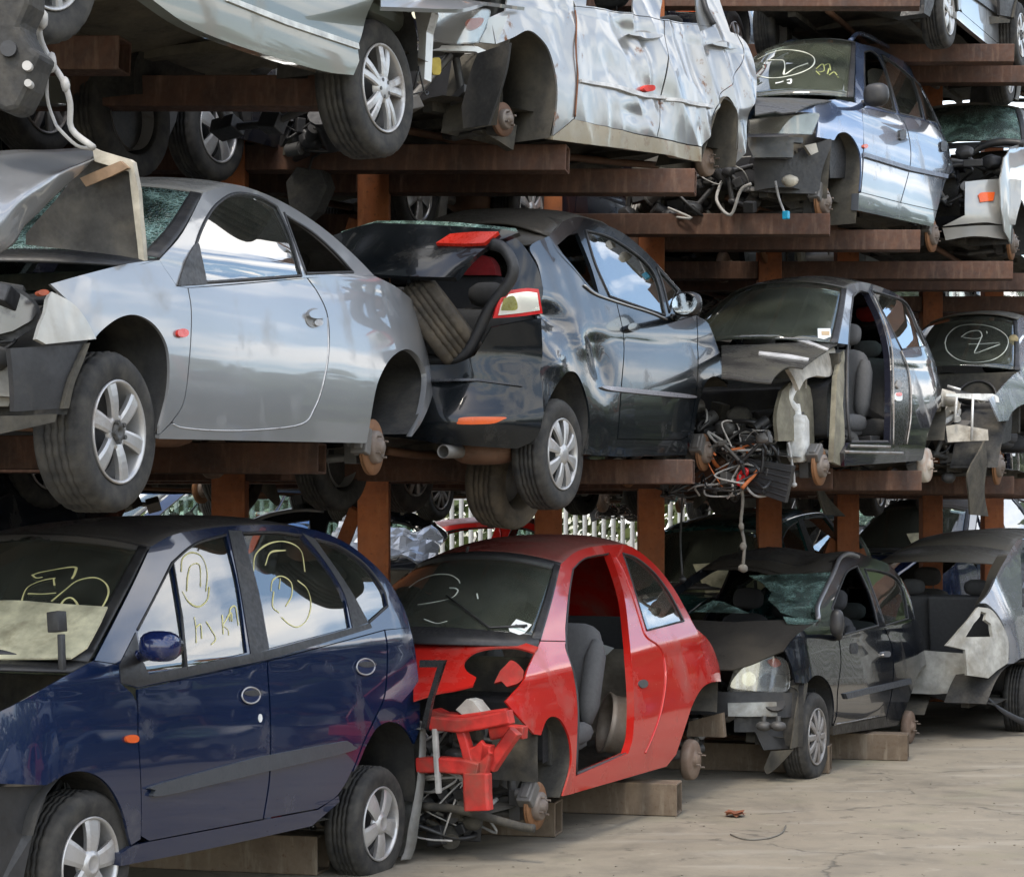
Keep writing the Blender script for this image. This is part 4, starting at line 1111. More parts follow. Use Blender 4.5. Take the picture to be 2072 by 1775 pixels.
C.patch('bonnet', 9, '*190,562 *400,572 *800,566 *790,582 *640,706 560,735 480,770 *395,795 *190,800', PBLKD, hood)
fc = lambda x, z: -.62 + .30 * (abs(x) / .75) ** 3
C.patch('headlamp', 9, '385,872 430,802 500,752 575,735 640,755 660,830 646,892 560,898 450,888', LAMP, lambda x, z: fc(x, z) + .02, 'front', th=.06)
C.patch('headlamp_lens', 9, '382,874 428,800 500,748 577,731 644,752 664,830 650,895 560,902 448,892', LENS, lambda x, z: fc(x, z) - .02, 'front', th=.006)
for x, y, r_ in ((560, 850, 38), (618, 850, 30), (470, 840, 34)):
    pts = ' '.join('%d,%d' % (x + r_ * math.cos(k * .785), y + r_ * math.sin(k * .785)) for k in range(8))
    C.patch('lamp_bowl', 9, pts, MIRR if r_ > 31 else CAST, lambda x, z: fc(x, z) + .002 + .0, 'front', th=.03)
C.patch('indicator_bulb', 9, '560,755 600,742 622,770 590,785', ORANGE, lambda x, z: fc(x, z) - .004, 'front', th=.02)
C.patch('lamp_surround', 9, '*366,890 *400,795 500,735 580,712 650,730 *690,850 *690,900 *560,925 *380,920', BLKG, lambda x, z: fc(x, z) + .035, 'front', th=.05)
bevel(C.patch('bumper', 9, '*120,850 *330,900 *690,905 *700,1000 640,1022 *340,1012 *120,1000', BLK, lambda x, z: fc(x, z) - .02, 'front', th=.08), .012)
bevel(C.patch('bumper_beam', 9, '*370,952 *600,948 *605,1018 *372,1016', M_plain('dull_grey_steel', (.26, .265, .25), .5, .3, dirt=(.14, .12, .09)), lambda x, z: fc(x, z) - .06, 'front', th=.05), .006)
C.patch('lower_grille', 9, '*400,1020 *690,1020 *690,1165 *540,1175 *500,1090 *400,1090', BLK, lambda x, z: fc(x, z) + .06, 'front', th=.05)
for x in (540, 608):
    mb = MB(); q = C.ony(conv(9, x, 1062), -.60); mb.blob(q, (.055, .06, .035), 0, 2, e=2.4); mb.cyl(q, q + Vector((0, 0, .07)), .018, 10); mb.build('fog_lamp', DARKMET, C.root)
C.patch('splash_guard', 9, '*572,1180 *680,1172 620,1240 560,1288 *540,1262', LINERM, lambda x, z: -.40, 'front', th=.01)
C.panel('arch_trim', 9, '*742,862 *700,875 735,905 *720,1020 *700,1170 *740,1160 745,1040 *775,905 *780,860', LINERM, off=-.05, th=.01)
C.clutter('engine', ((-.6, .6), (-.52, .2), (.35, .72)), 26, 21, [DARKMET, BLK], .18, 5)
C.clutter('radiator_parts', ((-.6, .1), (-.56, -.3), (.20, .42)), 14, 22, [DARKMET, CAST, BLK], .12, 3)
C.mirror_unit(9, 885, 575, (.05, .05, .10), .07, BLK, base=(880, 640))
C.arch(9, '*735,1160 738,960 742,862 780,824 822,832 857,880 872,960 *866,1070', .36, LINER)
C.arch(9, '*1190,1040 1215,965 1243,890 1272,810 1300,772 1328,795 1336,900 *1305,1010', .36, LINERM)
C.wheel(0, 'ten', w=.19, seed=2); C.disc(2.55, .135, drum=True, x=.82); C.wheel(0, 'ten', w=.19, side=-1); C.disc(2.55, .13, drum=True, side=-1, x=.82)
C.floor(-.4, 2.8, .32); C.interior(.55, 1.3, 2.15, .38, mat=SEATD)
C.clutter('cabin_debris', ((-.5, .5), (.9, 1.9), (.8, .95)), 5, 2, [BLK, SEATC], .14, 2)
# ------------------------------------------------------------------ grey saloon seen from its open tail, ground tier
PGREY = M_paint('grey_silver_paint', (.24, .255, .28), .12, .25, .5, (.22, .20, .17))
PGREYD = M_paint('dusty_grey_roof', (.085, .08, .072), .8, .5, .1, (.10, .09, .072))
PRIM = M_plain('bare_inner_panel', (.30, .30, .275), .55, dirt=(.18, .165, .13), dirtamt=.4)
D = Car('grey_saloon', 'grey saloon with its boot lid and tail lamps gone, ground tier right edge', 'car', conv(9, 1800, 938), 226, W=.87, wb=2.65, r=.315, heading=25, ta=24, zb=(1.0, .02), bulge=.04, planL=(-.4, .4))
D.panel('rear_quarter', 9, '*1738,182 1700,240 1650,330 1605,430 *1560,482 1600,490 1660,560 *1700,680 *1700,755 *1690,770 1720,765 1768,740 1850,760 1900,860 *1915,980 *2100,930 *2100,560 *1760,500 *1750,240 *1800,180', PGREY, th=.03)
D.panel('lamp_panel', 9, '*1400,682 1480,592 *1552,500 1622,520 1690,640 *1695,762 *1640,800 *1600,836 *1500,822 *1490,702', PRIM, holes=('*1493,642 *1530,580 *1560,545 *1565,520 *1590,530 *1585,560 *1612,580 *1622,640',), th=.03)
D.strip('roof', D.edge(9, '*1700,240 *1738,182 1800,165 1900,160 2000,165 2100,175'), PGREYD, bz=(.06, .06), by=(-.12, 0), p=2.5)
D.strip('rear_header', D.edge(9, '*1665,300 *1700,240'), PGREYD, bz=(.03, .06), by=(-.16, -.12), p=2.5)
fd = lambda x, z: -.98 + .12 * (abs(x) / .8) ** 2
D.patch('rear_panel', 9, '*1080,690 *1320,708 *1495,722 *1502,900 *1345,912 *1080,900', PRIM, fd, 'front', th=.05)
D.patch('boot_sill', 9, '*1300,612 *1390,600 *1410,640 *1340,690 *1300,690', PRIM, lambda x, y: .70, 'top', th=.03)
D.patch('boot_floor', 9, '*1100,700 *1490,700 *1500,600 *1300,560 *1100,580', CARPET, lambda x, y: .56, 'top', th=.03)
D.patch('pillar_trim', 9, '*1560,480 1600,430 1650,330 *1690,258 *1640,262 1600,340 1575,420 *1530,500', PGREYD, lambda x, z: -.35 + (1.2 - z) * .5, 'front', th=.03)
D.arch(9, '*1600,960 1640,860 1690,790 1768,760 1850,775 1900,860 *1915,980', .36, LINER)
D.wheel(0, 'steel', w=.2, seed=1); D.wheel(0, 'steel', w=.2, side=-1); D.wheel(2.65, 'steel', w=.2)
D.floor(-.9, 3.1, .34); D.interior(2.3, 1.55, .62, .40, facing=1, mat=SEATC)
bevel(MB().box((.15, .22, .92), (.55, .07, .62), rot=(.2, 0, 0)).build('seat_panel', SEATC, D.root), .02)
D.clutter('boot_debris', ((-.6, .3), (-.8, -.2), (.6, .72)), 9, 8, [BLK, SEATC, PRIM], .2, 2)
mb = MB(); P = [D.M @ Vector(q) for q in ((.55, -.85, .42), (.75, -.65, .2), (1.0, -.3, .06), (1.45, .1, .03), (1.9, .3, .02))]
mb.add([v for p in smooth(P, [0] * 5, False, 6) for v in (p + Vector((-.03, 0, .09)), p + Vector((.03, -.03, 0)), p + Vector((.05, .02, 0)))], [f for i in range(24) for f in ((3 * i, 3 * i + 1, 3 * i + 4, 3 * i + 3), (3 * i + 1, 3 * i + 2, 3 * i + 5, 3 * i + 4))], 0, True)
o = mb.build('bumper_strip', BLK); tag(o, 'long black plastic bumper strip trailing from the grey saloon onto the concrete', 'bumper strip')
# ------------------------------------------------------------------ silver coupe, middle tier
PSIL = M_paint('silver_paint', (.275, .28, .285), .10, .33, .5, (.25, .245, .23), scr=.6)
PSILD = M_paint('dusty_silver_roof', (.22, .22, .215), .6, .45, .2, (.17, .16, .14))
CREAM = M_plain('cream_underside', (.42, .385, .31), .6, dirt=(.18, .15, .11), dirtamt=.4)
E_ = Car('silver_coupe', 'silver coupe with its bonnet folded up, on the middle tier above the blue MPV', 'car', conv(4, 560, 1320), 517, W=.88, wb=2.70, r=.316,
         hub2=conv(4, 1780, 1390), ta=26, zb=(1.0, .045), bulge=.05, planL=(-.2, .5), planR=(.15, .17))
E_.panel('front_fender', 4, '*742,522 *822,642 *872,652 888,760 882,950 855,1170 *798,1272 *742,1330 *745,1290 780,1150 790,1020 775,910 720,822 640,777 560,787 480,842 *424,905 *440,886 395,800 330,722 *235,632 400,586 600,537', PSIL)
E_.panel('door', 4, '*877,652 1100,636 *1428,606 1480,680 1522,785 1527,950 1502,1100 1462,1208 1402,1282 1200,1308 1000,1312 850,1298 *804,1274 860,1172 887,950 893,760', PSIL)
E_.panel('rear_quarter', 4, '*1434,605 1600,596 *1745,596 1850,650 1950,742 2000,850 2026,1000 2012,1150 1965,1270 *1916,1342 1962,1230 1985,1100 1975,1020 1930,952 1880,937 1820,977 1770,1062 1742,1160 *1708,1366 *1700,1372 *742,1352 *742,1336 *800,1280 850,1303 1000,1317 1200,1314 1404,1288 1468,1212 1508,1102 1533,950 1528,785 1486,680', PSIL, th=.03)
FW = '*880,596 915,440 960,330 1012,260 1092,213 1200,226 *1287,272 1345,400 *1402,594 *955,626'
QW = '*1327,312 1450,392 1560,490 *1640,574 *1426,580 1380,460'
E_.panel('window_frame', 4, '*742,520 850,395 *945,208 1080,172 1200,200 1350,270 1500,370 1640,490 *1742,594 *1434,603 *872,650 *822,640', PSIL, holes=(FW, QW))
E_.panel('side_window', 4, FW, GLCLR, off=-.006, th=.005, d=.03)
E_.panel('mirror_base', 4, '*822,640 860,525 912,440 935,520 *958,632', BLK, off=.008, th=.01)
E_.bezel('window_seal', 4, [FW, '*1325,312 1450,390 1560,488 *1642,578 *1424,584 1378,460 1325,312'], .008, BLK, 0, True)
E_.bezel('door_gap_highlight', 4, ['*1525,790 1528,950 1503,1100 1463,1210 1402,1284 1200,1310 1000,1313 850,1300 *805,1282'], .0028, M_metal('pale_gap_highlight', (.5, .5, .5), .4, .2, metal=.3), .001)  # thin pale line paints in the highlight along the door gap
E_.oval('side_indicator', 4, 842, 860, 26, 20, M_plain('red_orange_lens', (.55, .025, .012), .2, var=.1, bump=0), sq=2.3)
E_.oval('handle_recess', 4, 1460, 790, 40, 46, PSILD, off=.003, th=.006); E_.oval('door_handle', 4, 1462, 772, 40, 22, PSIL, off=.02, th=.02); E_.oval('door_lock', 4, 1475, 812, 20, 16, ALLOY, off=.012)
RE = E_.edge(4, '*945,208 1080,172 1200,200 1350,270 1500,370 1640,490 *1742,596')
E_.strip('roof', RE, PSILD, bz=(.06, .05), by=(-.05, .05), p=2.4)
E_.strip('tail', E_.edge(4, '*1742,596 1850,652 1950,744 2000,852 2026,1000 2012,1150 *1965,1270'), PSIL, bz=(.04, 0), by=(.05, .22), p=2.8)
ES = E_.edge(4, '*938,216 850,380 *744,514')
E_.strip('windscreen', ES, CRAZE, bz=(.06, .05), by=(-.05, -.2), th=.006, smax=.985, smin=-.985)
E_.strip('windscreen_seal', ES, BLK, bz=(.06, .05), by=(-.05, -.2), smin=.92, smax=1.0, n=4, off=.006)
E_.strip('cowl_panel', E_.edge(4, '*744,518 *640,545'), BLK, bz=(.05, .02), by=(-.2, -.28))
# bonnet folded up: the rear half stands in front of the screen, the nose half hangs over
q = E_.pt(conv(4, 664, 520)); yb = q.y
under = lambda x, z: yb - .10 - .18 * (z - q.z) + .02 * mnoise.noise(Vector((x * 5, z * 5, 2)))
E_.patch('bonnet', 4, '*120,400 *300,190 *430,40 *600,62 *645,200 *664,520 *560,500 *300,470 *120,450', M_plain('bonnet_underside', (.045, .042, .037), .7, dirt=(.10, .09, .07), dirtamt=.4), under, 'front', th=.015, d=.06)
E_.patch('bonnet_flange', 4, '*430,0 *460,12 *600,52 *618,66 *645,200 *672,525 *645,515 *625,330 *600,110 *440,62', CREAM, lambda x, z: under(x, z) - .03, 'front', th=.03)
E_.patch('bonnet_brace', 4, '*372,140 *560,60 *596,92 *520,130 *400,180', M_plain('tan_inner_panel', (.23, .15, .09), .7), lambda x, z: under(x, z) - .05, 'front', th=.02)
pr = [(q.x, yb)]
skin = lambda x, z: under(x, z) - .16 + .55 * (z - 1.55)
mbs = MB()
def sk(px, py, x): return E_.onx(conv(4, px, py), x)
rows = [[(-260, -40, .55), (0, 12, .55), (200, 4, .56), (430, -2, .58), (462, 20, .60)],
        [(-260, 120, .72), (-20, 150, .72), (140, 110, .73), (330, 80, .73), (452, 36, .66)],
        [(-260, 330, .84), (-30, 320, .84), (110, 220, .84), (280, 120, .80), (446, 48, .70)],
        [(-260, 560, .80), (-10, 440, .83), (90, 310, .83), (220, 225, .80), (440, 56, .70)],
        [(-260, 640, .72), (0, 492, .78), (70, 442, .80), (150, 330, .78), (438, 60, .69)]]
G = [[sk(*p) for p in r_] for r_ in rows]
def spl(L, n): return smooth(L, [False] * len(L), False, n)
G2 = [spl(r_, 6) for r_ in G]; G3 = [spl([G2[i][j] for i in range(len(G2))], 6) for j in range(len(G2[0]))]
nj = len(G3[0]); V = [v + Vector((.012 * mnoise.noise(v * 5), 0, .012 * mnoise.noise(v * 4 + Vector((9, 0, 0))))) for c_ in G3 for v in c_]
mbs.add(V, [(i * nj + j, i * nj + j + 1, (i + 1) * nj + j + 1, (i + 1) * nj + j) for i in range(len(G3) - 1) for j in range(nj - 1)], 0, True)
o = mbs.build('bonnet_skin', PSIL, E_.root); m = o.modifiers.new('t', 'SOLIDIFY'); m.thickness = .012
# nose
fe = lambda x, z: -.62 + .3 * (abs(x) / .8) ** 3
E_.patch('headlamp', 4, '*-60,660 *0,645 100,680 170,745 *150,800 *60,850 *-60,880', M_metal('dark_lamp_shell', (.14, .14, .145), .15, .4, (.06, .055, .05), .7), lambda x, z: fe(x, z) + .06, 'front', th=.05)
E_.patch('lamp_surround', 4, '*-80,640 *0,640 110,665 185,745 *165,830 *60,900 *-80,905', BLK, lambda x, z: fe(x, z) + .10, 'front', th=.05)
E_.panel('bumper_corner', 4, '*232,668 330,722 395,800 *440,888 *320,900 *205,912 *160,888 180,820 205,760 *215,700', M_paint('cream_silver', (.42, .41, .37), .2, .35, .2), off=.008, th=.02)
E_.oval('orange_clip', 4, 182, 672, 26, 14, M_plain('rusty_red_clip', (.30, .06, .02), .6), off=.02)
E_.panel('bumper', 4, '*70,930 *410,910 *385,960 330,1080 *296,1210 *90,1225', BLK, off=-.02, th=.03)
E_.panel('bumper_lip', 4, '*-200,1290 *0,1250 *298,1236 *290,1272 *0,1335 *-200,1400', LINERM, off=-.03, th=.02)
E_.panel('arch_trim', 4, '*410,908 *425,905 390,1000 350,1100 *325,1210 *296,1212 330,1080 *385,960', LINERM, off=-.004, th=.02)
E_.patch('radiator_mount', 4, '*-80,940 *60,940 *62,1110 *40,1200 *-80,1200', M_plain('pale_dusty_plastic', (.25, .24, .21), .7), lambda x, z: fe(x, z) + .03, 'front', th=.05)
E_.clutter('engine', ((-.6, .6), (-.55, .45), (.62, .86)), 34, 31, [DARKMET, BLK, BLK, CAST], .16, 8)
E_.clutter('radiator_parts', ((-.4, .62), (-.62, -.35), (.30, .66)), 16, 35, [BLK, DARKMET, CAST], .12, 4)
E_.arch(4, '*330,1240 390,1000 424,905 480,842 560,787 640,777 720,822 775,910 790,1020 780,1150 *735,1330', .40, LINER)
E_.arch(4, '*1712,1330 1742,1160 1770,1062 1820,977 1880,937 1930,952 1975,1020 1985,1100 1962,1230 *1905,1330', .40, LINER)
E_.wheel(0, 'six', w=.215, seed=5); E_.wheel(0, 'six', w=.215, side=-1); E_.disc(2.70, .145, x=.80, ang=2.9); E_.disc(2.70, .145, side=-1); E_.strut(2.70)
E_.floor(-.5, 3.2, .42, seed=5); E_.interior(.75, 1.5, 2.4, .40, mat=SEATC)
E_.clutter('cabin_debris', ((.2, .7), (2.0, 2.7), (.80, .98)), 7, 6, [SEATC, BLK, CREAM], .16, 2)
mb = MB(); mb.box((.55, 2.12, 1.04), (.1, .16, .10), 0, rot=(.3, 0, .4)); mb.build('blue_rag', M_plain('blue_cloth', (.03, .19, .32), .9), E_.root)
mb = MB(); mb.box((.58, 2.14, .97), (.1, .18, .05), 0, rot=(.2, 0, .4)); mb.build('red_rag', M_plain('red_cloth', (.40, .05, .03), .9), E_.root)
# ------------------------------------------------------------------ black crumpled hatchback, middle tier, tail towards us
PGB = M_paint('gloss_black_paint', (.006, .008, .010), .06, .2, .1, (.10, .09, .075), scr=.1, coat=.5)
def dentF(y, z):
    d = -.034 * math.exp(-((y - .62) / .16) ** 2 - ((z - .86) / .14) ** 2) + .022 * math.exp(-((y - .35) / .12) ** 2 - ((z - .98) / .08) ** 2) - .05 * math.exp(-((y - .02) / .22) ** 2 - ((z - 1.12) / .08) ** 2) + .03 * math.exp(-((y + .1) / .15) ** 2 - ((z - .85) / .08) ** 2)
    return d + .005 * mnoise.noise(Vector((y * 5, z * 5, 4))) * max(0, 1 - abs(y - .3) / .8)
F_ = Car('black_crumpled_hatchback', 'glossy black hatchback with crumpled tail and caved roof, middle tier centre, tail towards us', 'car', conv(5, 1185, 1288), 347, W=.86, wb=2.60, r=.325,
         hub2=conv(5, 1933, 1278), ta=16, zb=(1.0, .03), bulge=.05, planL=(-.15, .75), planR=(.2, .25), dent=dentF)
F_.panel('door', 5, '*1452,540 1600,590 *1725,636 *1846,600 1850,900 1815,1150 *1798,1200 *1770,1216 *1456,1212 1477,950 1488,720', PGB)
F_.panel('rear_quarter', 5, '*1115,205 1160,290 1270,412 1340,500 *1400,524 *1448,540 1484,720 1472,950 *1451,1214 *1450,1300 *1290,1290 1316,1150 1306,1020 1262,902 1220,877 1180,897 1122,1000 *1086,1088 *1070,1000 *1062,880 *1080,610 *1085,470 1060,350 1020,260', PGB, d=.03)
F_.panel('sill', 5, '*1451,1216 *1770,1220 *1802,1204 *1798,1292 *1450,1302', PGB, th=.05)
F_.panel('front_fender', 5, '*1850,600 *1905,640 1955,770 1985,860 *2005,940 1985,925 1940,902 1900,922 1868,1000 1845,1100 1830,1190 *1812,1250 *1802,1200 1820,1150 1855,900', PGB)
FW = '*1295,178 1400,206 1505,266 1600,345 1655,440 *1690,600 *1415,505 1345,345'
FQ = '*1648,362 *1755,478 *1712,585 1680,450'
RW = '*1155,252 *1215,200 *1258,192 1320,350 *1362,492 1330,470 1270,400 1190,305'
F_.panel('window_frame', 5, '*1115,203 *1180,135 1262,112 1400,152 1500,205 1600,290 1700,400 *1768,478 *1845,596 *1722,632 *1450,536 *1398,520 1338,496 1270,406 1160,286', PGB, holes=(FW, FQ, RW), th=.025)
F_.panel('side_window', 5, FW, GLCLR, off=-.006, th=.005, d=.03); F_.panel('side_window', 5, FQ, GLCLR, off=-.006, th=.005)
F_.bezel('window_seal', 5, [FW, FQ], .008, BLK, .002, True)
F_.bezel('bent_chrome_strip', 5, ['1290,450 1340,490 1400,515 1500,548 1620,585 1700,620'], .007, ALLOY, .006)
F_.panel('rub_strip', 5, '1388,950 1480,958 1800,992 1802,1010 1480,980 1390,962', M_plain('pale_chrome_strip', (.22, .21, .225), .35, .3, var=.05, bump=0), off=.014, th=.016)
F_.oval('door_handle', 5, 1515, 660, 30, 22, PGB, off=.03, th=.03)
F_.mirror_unit(5, 1800, 545, (.10, .055, .082), .11, BLKG, face=-1, base=(1725, 610), glass=True)
RE = F_.edge(5, '*1115,205 1180,135 1262,112 1400,152 1500,205 1600,290 1700,400 *1768,478')
F_.strip('roof', RE[:-9], PBLKD, bz=(.10, .04), by=(-.05, -.05), p=2.6, noise=.02, nsc=4)
F_.strip('windscreen', RE[-10:], GLW, bz=(.04, .04), by=(.08, .2), th=.006)
F_.strip('bonnet', F_.edge(5, '*1850,602 1905,642 1955,770 *1985,860'), PGB, bz=(.05, .03), by=(.1, .2))
# tail: bumper, lid, opening
ff = lambda x, z: -.66 + .30 * (abs(x) / .82) ** 4 + .02 * math.sin(z * 9) - .05 * math.exp(-((z - .52) / .16) ** 2)
F_.patch('rear_bumper', 5, '*250,850 *560,845 650,840 *745,800 *830,660 *1075,615 *1068,880 *1088,1085 1065,1180 1030,1225 *955,1262 700,1245 *300,1200', PGB, lambda x, z: ff(x, z) + .03 * mnoise.noise(Vector((x * 4, z * 5, 1))), 'front', th=.02, d=.035)
F_.patch('bumper_reflector', 5, '662,1125 690,1105 890,1104 880,1120 820,1138 670,1140', ORANGE, lambda x, z: ff(x, z) - .03, 'front', th=.02)
F_.patch('bumper_crease', 5, '*430,920 *760,912 *980,942 *985,952 *760,924 *430,930', BLKG, lambda x, z: ff(x, z) - .028, 'front', th=.02)
F_.patch('tail_lamp', 5, '*900,478 1000,465 *1062,470 *1082,590 960,606 *836,614 860,540', REDL, lambda x, z: ff(x, z) - .02, 'front', th=.03)
F_.patch('lamp_lens', 5, '*915,495 1000,482 *1055,488 *1068,575 960,590 *862,600 880,540', M_metal('clear_tail_lamp', (.78, .76, .70), .18, .25, (.35, .33, .2), .6), lambda x, z: ff(x, z) - .034, 'front', th=.02)
F_.patch('lamp_green_stain', 5, '*890,515 940,505 955,570 *875,575', M_plain('olive_lens', (.20, .19, .05), .3), lambda x, z: ff(x, z) - .04, 'front', th=.01)
mb = MB(); OP = [F_.ony(conv(5, *q), -.52) for q in ((430, 815), (620, 822), (700, 790), (760, 690), (800, 600), (850, 520), (920, 430), (935, 350), (890, 270), (830, 245))]
mb.tube(OP, .035, 8, sub=4); mb.build('boot_seal', BLK, F_.root)
F_.patch('boot_pillar', 5, '*875,200 960,225 1050,350 *1085,465 *1070,600 *905,478 955,380 930,290 *850,235', PGB, lambda x, z: ff(x, z) + .04 + .25 * max(0, z - .95), 'front', th=.03, d=.035)
lid = lambda x, z: -.72 + .9 * (z - 1.28) + .035 * mnoise.noise(Vector((x * 3.5, z * 6, 2)))
F_.patch('tailgate', 5, '*40,205 150,165 *250,140 560,152 860,172 *965,188 900,215 800,265 720,330 *650,412 400,405 *240,395 160,330', PGB, lid, 'front', th=.03, d=.035)
F_.patch('brake_lamp', 5, '*552,240 *622,195 740,185 *862,184 *792,240 680,244', M_plain('bright_red_lens', (.62, .03, .015), .3, var=.1, bump=0), lambda x, z: lid(x, z) - .03, 'front', th=.03)
F_.patch('bent_glass_edge', 5, '*80,185 *260,130 600,135 *950,168 *960,185 600,155 *250,150 *90,205', CRAZE2, lambda x, z: lid(x, z) + .03, 'front', th=.01, d=.04)
F_.strip('rear_header', F_.edge(5, '*1100,240 *1180,135'), PBLKD, bz=(.0, .08), by=(-.25, -.05), noise=.03, nsc=5)
F_.patch('parcel_wall', 5, '*560,640 *560,400 *880,410 *900,640 *780,760 *600,760', SEATD, lambda x, z: .25, 'front', th=.05)
F_.patch('red_head_restraint', 5, '*690,400 700,350 760,310 800,305 835,340 *850,400', M_plain('red_cloth_seat', (.28, .015, .018), .9), lambda x, z: .22, 'front', th=.08)
F_.patch('boot_side_trim', 5, '*560,840 *700,830 *790,690 *850,590 *700,560 *520,780', CARPET, lambda x, z: .12, 'front', th=.02)
ty = empty('scrap_tyre', F_.M @ Vector((.06, -.22, .80))); tag(ty, 'worn brown muddy tyre lying tilted in the boot of the black hatchback', 'tyre')
ty.matrix_world = F_.M @ Matrix.Translation(F_.ony(conv(5, 610, 640), -.36) + Vector((.07, 0, .06))) @ Matrix.Rotation(R(-38), 4, 'Y') @ Matrix.Rotation(R(18), 4, 'Z') @ Matrix.Rotation(R(8), 4, 'X')
tm = tyre_mesh(.30, .24, .62).copy(); tm.materials.clear(); tm.materials.append(M_plain('muddy_tyre_rubber', (.045, .037, .027), .9, dirt=(.115, .09, .06), dirtamt=.55)); tt = link('tread', tm, ty)
mb = MB(); mb.lathe([(-.20, .185), (-.19, .15), (-.1, .14), (-.1, 0)], 30, 0); mb.build('steel_rim', DARKMET, ty)
mb = MB(); q = F_.ony(conv(5, 628, 1275), -.62); mb.lathe([(0, .0), (.02, .026), (-.08, .033), (-.10, .033), (-.10, .039), (.10, .039), (.25, .025)], 24, 0, Matrix.Translation(q) @ Matrix.Rotation(R(90), 4, 'Z')); mb.build('exhaust_tip', CAST, F_.root)
mb = MB(); mb.blob(q + Vector((.06, .32, .02)), (.16, .22, .10), 0, 3, e=3.2); mb.build('exhaust_silencer', RUSTY, F_.root)
F_.arch(5, '*1050,1240 1086,1088 1122,1000 1180,897 1220,877 1262,902 1306,1020 1316,1150 *1288,1300', .38, LINER)
F_.arch(5, '*1812,1250 1845,1100 1868,1000 1900,922 1940,902 1985,925 *2010,960', .38, LINERM)
F_.wheel(0, 'eight', w=.2, seed=7); F_.wheel(0, 'eight', w=.2, side=-1); F_.disc(2.6, .13, x=.76); F_.disc(2.6, .13, side=-1); F_.strut(2.6)
F_.floor(-.5, 2.9, .38, seed=6); F_.interior(1.75, 1.2, .45, .38, facing=1, mat=SEATD)
F_.clutter('front_parts', ((-.3, .72), (2.5, 3.0), (.15, .8)), 26, 41, [DARKMET, BLK, CAST, UNDER], .14, 8, hmat=[WIREB, WIRE])
# ------------------------------------------------------------------ dark hatchback without door and wing, middle tier
PDK = M_paint('dark_navy_paint', (.012, .013, .022), .12, .2, .2, (.12, .11, .09))
PDKD = M_paint('dusty_navy_top', (.022, .021, .023), .5, .4, .1, (.062, .058, .042))
BONE = M_plain('bone_inner_wing', (.42, .39, .33), .6, dirt=(.17, .14, .10), dirtamt=.4)
OLIVE = M_plain('olive_wheelhouse', (.19, .175, .125), .8, dirt=(.11, .095, .07), dirtamt=.4)
G_ = Car('doorless_hatchback', 'dark hatchback with no driver door and a gutted nose full of wiring, middle tier', 'car', conv(6, 985, 1140), 285, W=.84, wb=2.50, r=.30,
         hub2=conv(6, 1545, 1136), ta=22, zb=(1.02, .03), bulge=.05, planL=(-.2, .5), planR=(.15, .2))
QW = '*1228,172 1320,197 1420,242 1482,370 *1530,480 *1396,498 1330,365'
G_.panel('body_side', 6, '*1042,462 1070,320 *1092,160 1130,135 1190,128 1300,160 1400,212 1452,282 1540,422 1600,562 1642,702 *1652,815 1600,820 1562,900 1537,982 *1512,1100 *1500,1112 *1080,1142 *1075,1070 *1108,1012 *1330,1012 1335,800 1332,600 1318,470 1280,330 *1212,182 1160,172 *1122,200 1108,330 *1098,470', PDK, holes=(QW,), th=.05)
G_.panel('quarter_window', 6, QW, GLCLR, off=-.008, th=.005); G_.bezel('window_seal', 6, [QW], .008, BLK, 0, True)
G_.bezel('door_seal', 6, ['*1110,1010 1095,800 1096,470 1108,330 *1122,205 1160,175 *1210,185 1280,335 1318,475 1334,600 1337,800 *1330,1010 *1110,1010'], .014, BLK, -.02)
G_.panel('door_jamb', 6, '*1330,480 *1400,505 1442,640 1450,850 *1425,1020 *1340,1030 1345,800', BLKG, off=.004, th=.01)
G_.bezel('jamb_edge', 6, ['1240,200 1300,340 1340,480 1350,640 1352,850 1350,1020', '1395,505 1440,640 1448,850 1425,1020'], .006, ALLOYD, .012)
G_.oval('door_striker', 6, 1372, 690, 14, 24, ALLOYD, off=.016); G_.oval('warning_sticker', 6, 1370, 758, 20, 24, PAPER, off=.016, sq=4, th=.008)
G_.oval('red_sticker', 6, 1370, 745, 16, 10, REDL, off=.018, sq=4, th=.008)
G_.bezel('sill_plate', 6, ['1080,1062 1200,1066 1400,1070', '1110,1030 1330,1035'], .012, ALLOYD, -.004)
RE = G_.edge(6, '*1092,160 1130,135 1190,128 1300,160 1400,212 *1452,282')
G_.strip('roof', RE, PDKD, bz=(.07, .06), by=(-.12, 0), p=2.5)
G_.strip('tailgate', G_.edge(6, '*1452,282 1540,422 1600,562 1642,702 *1652,815'), PDK, bz=(.06, 0), by=(.02, .1), p=2.8)
ES = G_.edge(6, '*1088,168 1066,320 *1038,462')
WS = G_.strip('windscreen', ES, GLW, bz=(.07, .05), by=(-.12, -.2), th=.006, smax=.985, smin=-.985)
G_.strip('windscreen_seal', ES, BLK, bz=(.07, .05), by=(-.12, -.2), smin=.94, smax=1.01, n=4, off=.006)
mb = MB(); T = [G_.hitpt(WS, conv(6, *q)) for q in ((930, 385), (1000, 385), (1004, 430), (965, 445), (932, 438))]; mb.add([a + b * .006 for a, b in T], [tuple(range(5))]); mb.build('tax_sticker', PAPER, WS)
mb = MB(); T = [G_.hitpt(WS, conv(6, *q)) for q in ((950, 402), (995, 402), (995, 424), (952, 424))]; mb.add([a + b * .009 for a, b in T], [tuple(range(4))]); mb.build('sticker_print', M_plain('tan_print', (.45, .33, .2), .8), WS)
p0 = G_.pt(conv(6, 1045, 470)); hood = G_.deck((p0.x, p0.y - .04, p0.z), (.64, -.70, p0.z - .20), .06, .004, 3, 7)
G_.patch('bonnet', 6, '*400,476 *600,470 *1040,466 *850,600 760,595 700,640 *672,682 560,672 *440,655 *400,652', PDKD, hood)
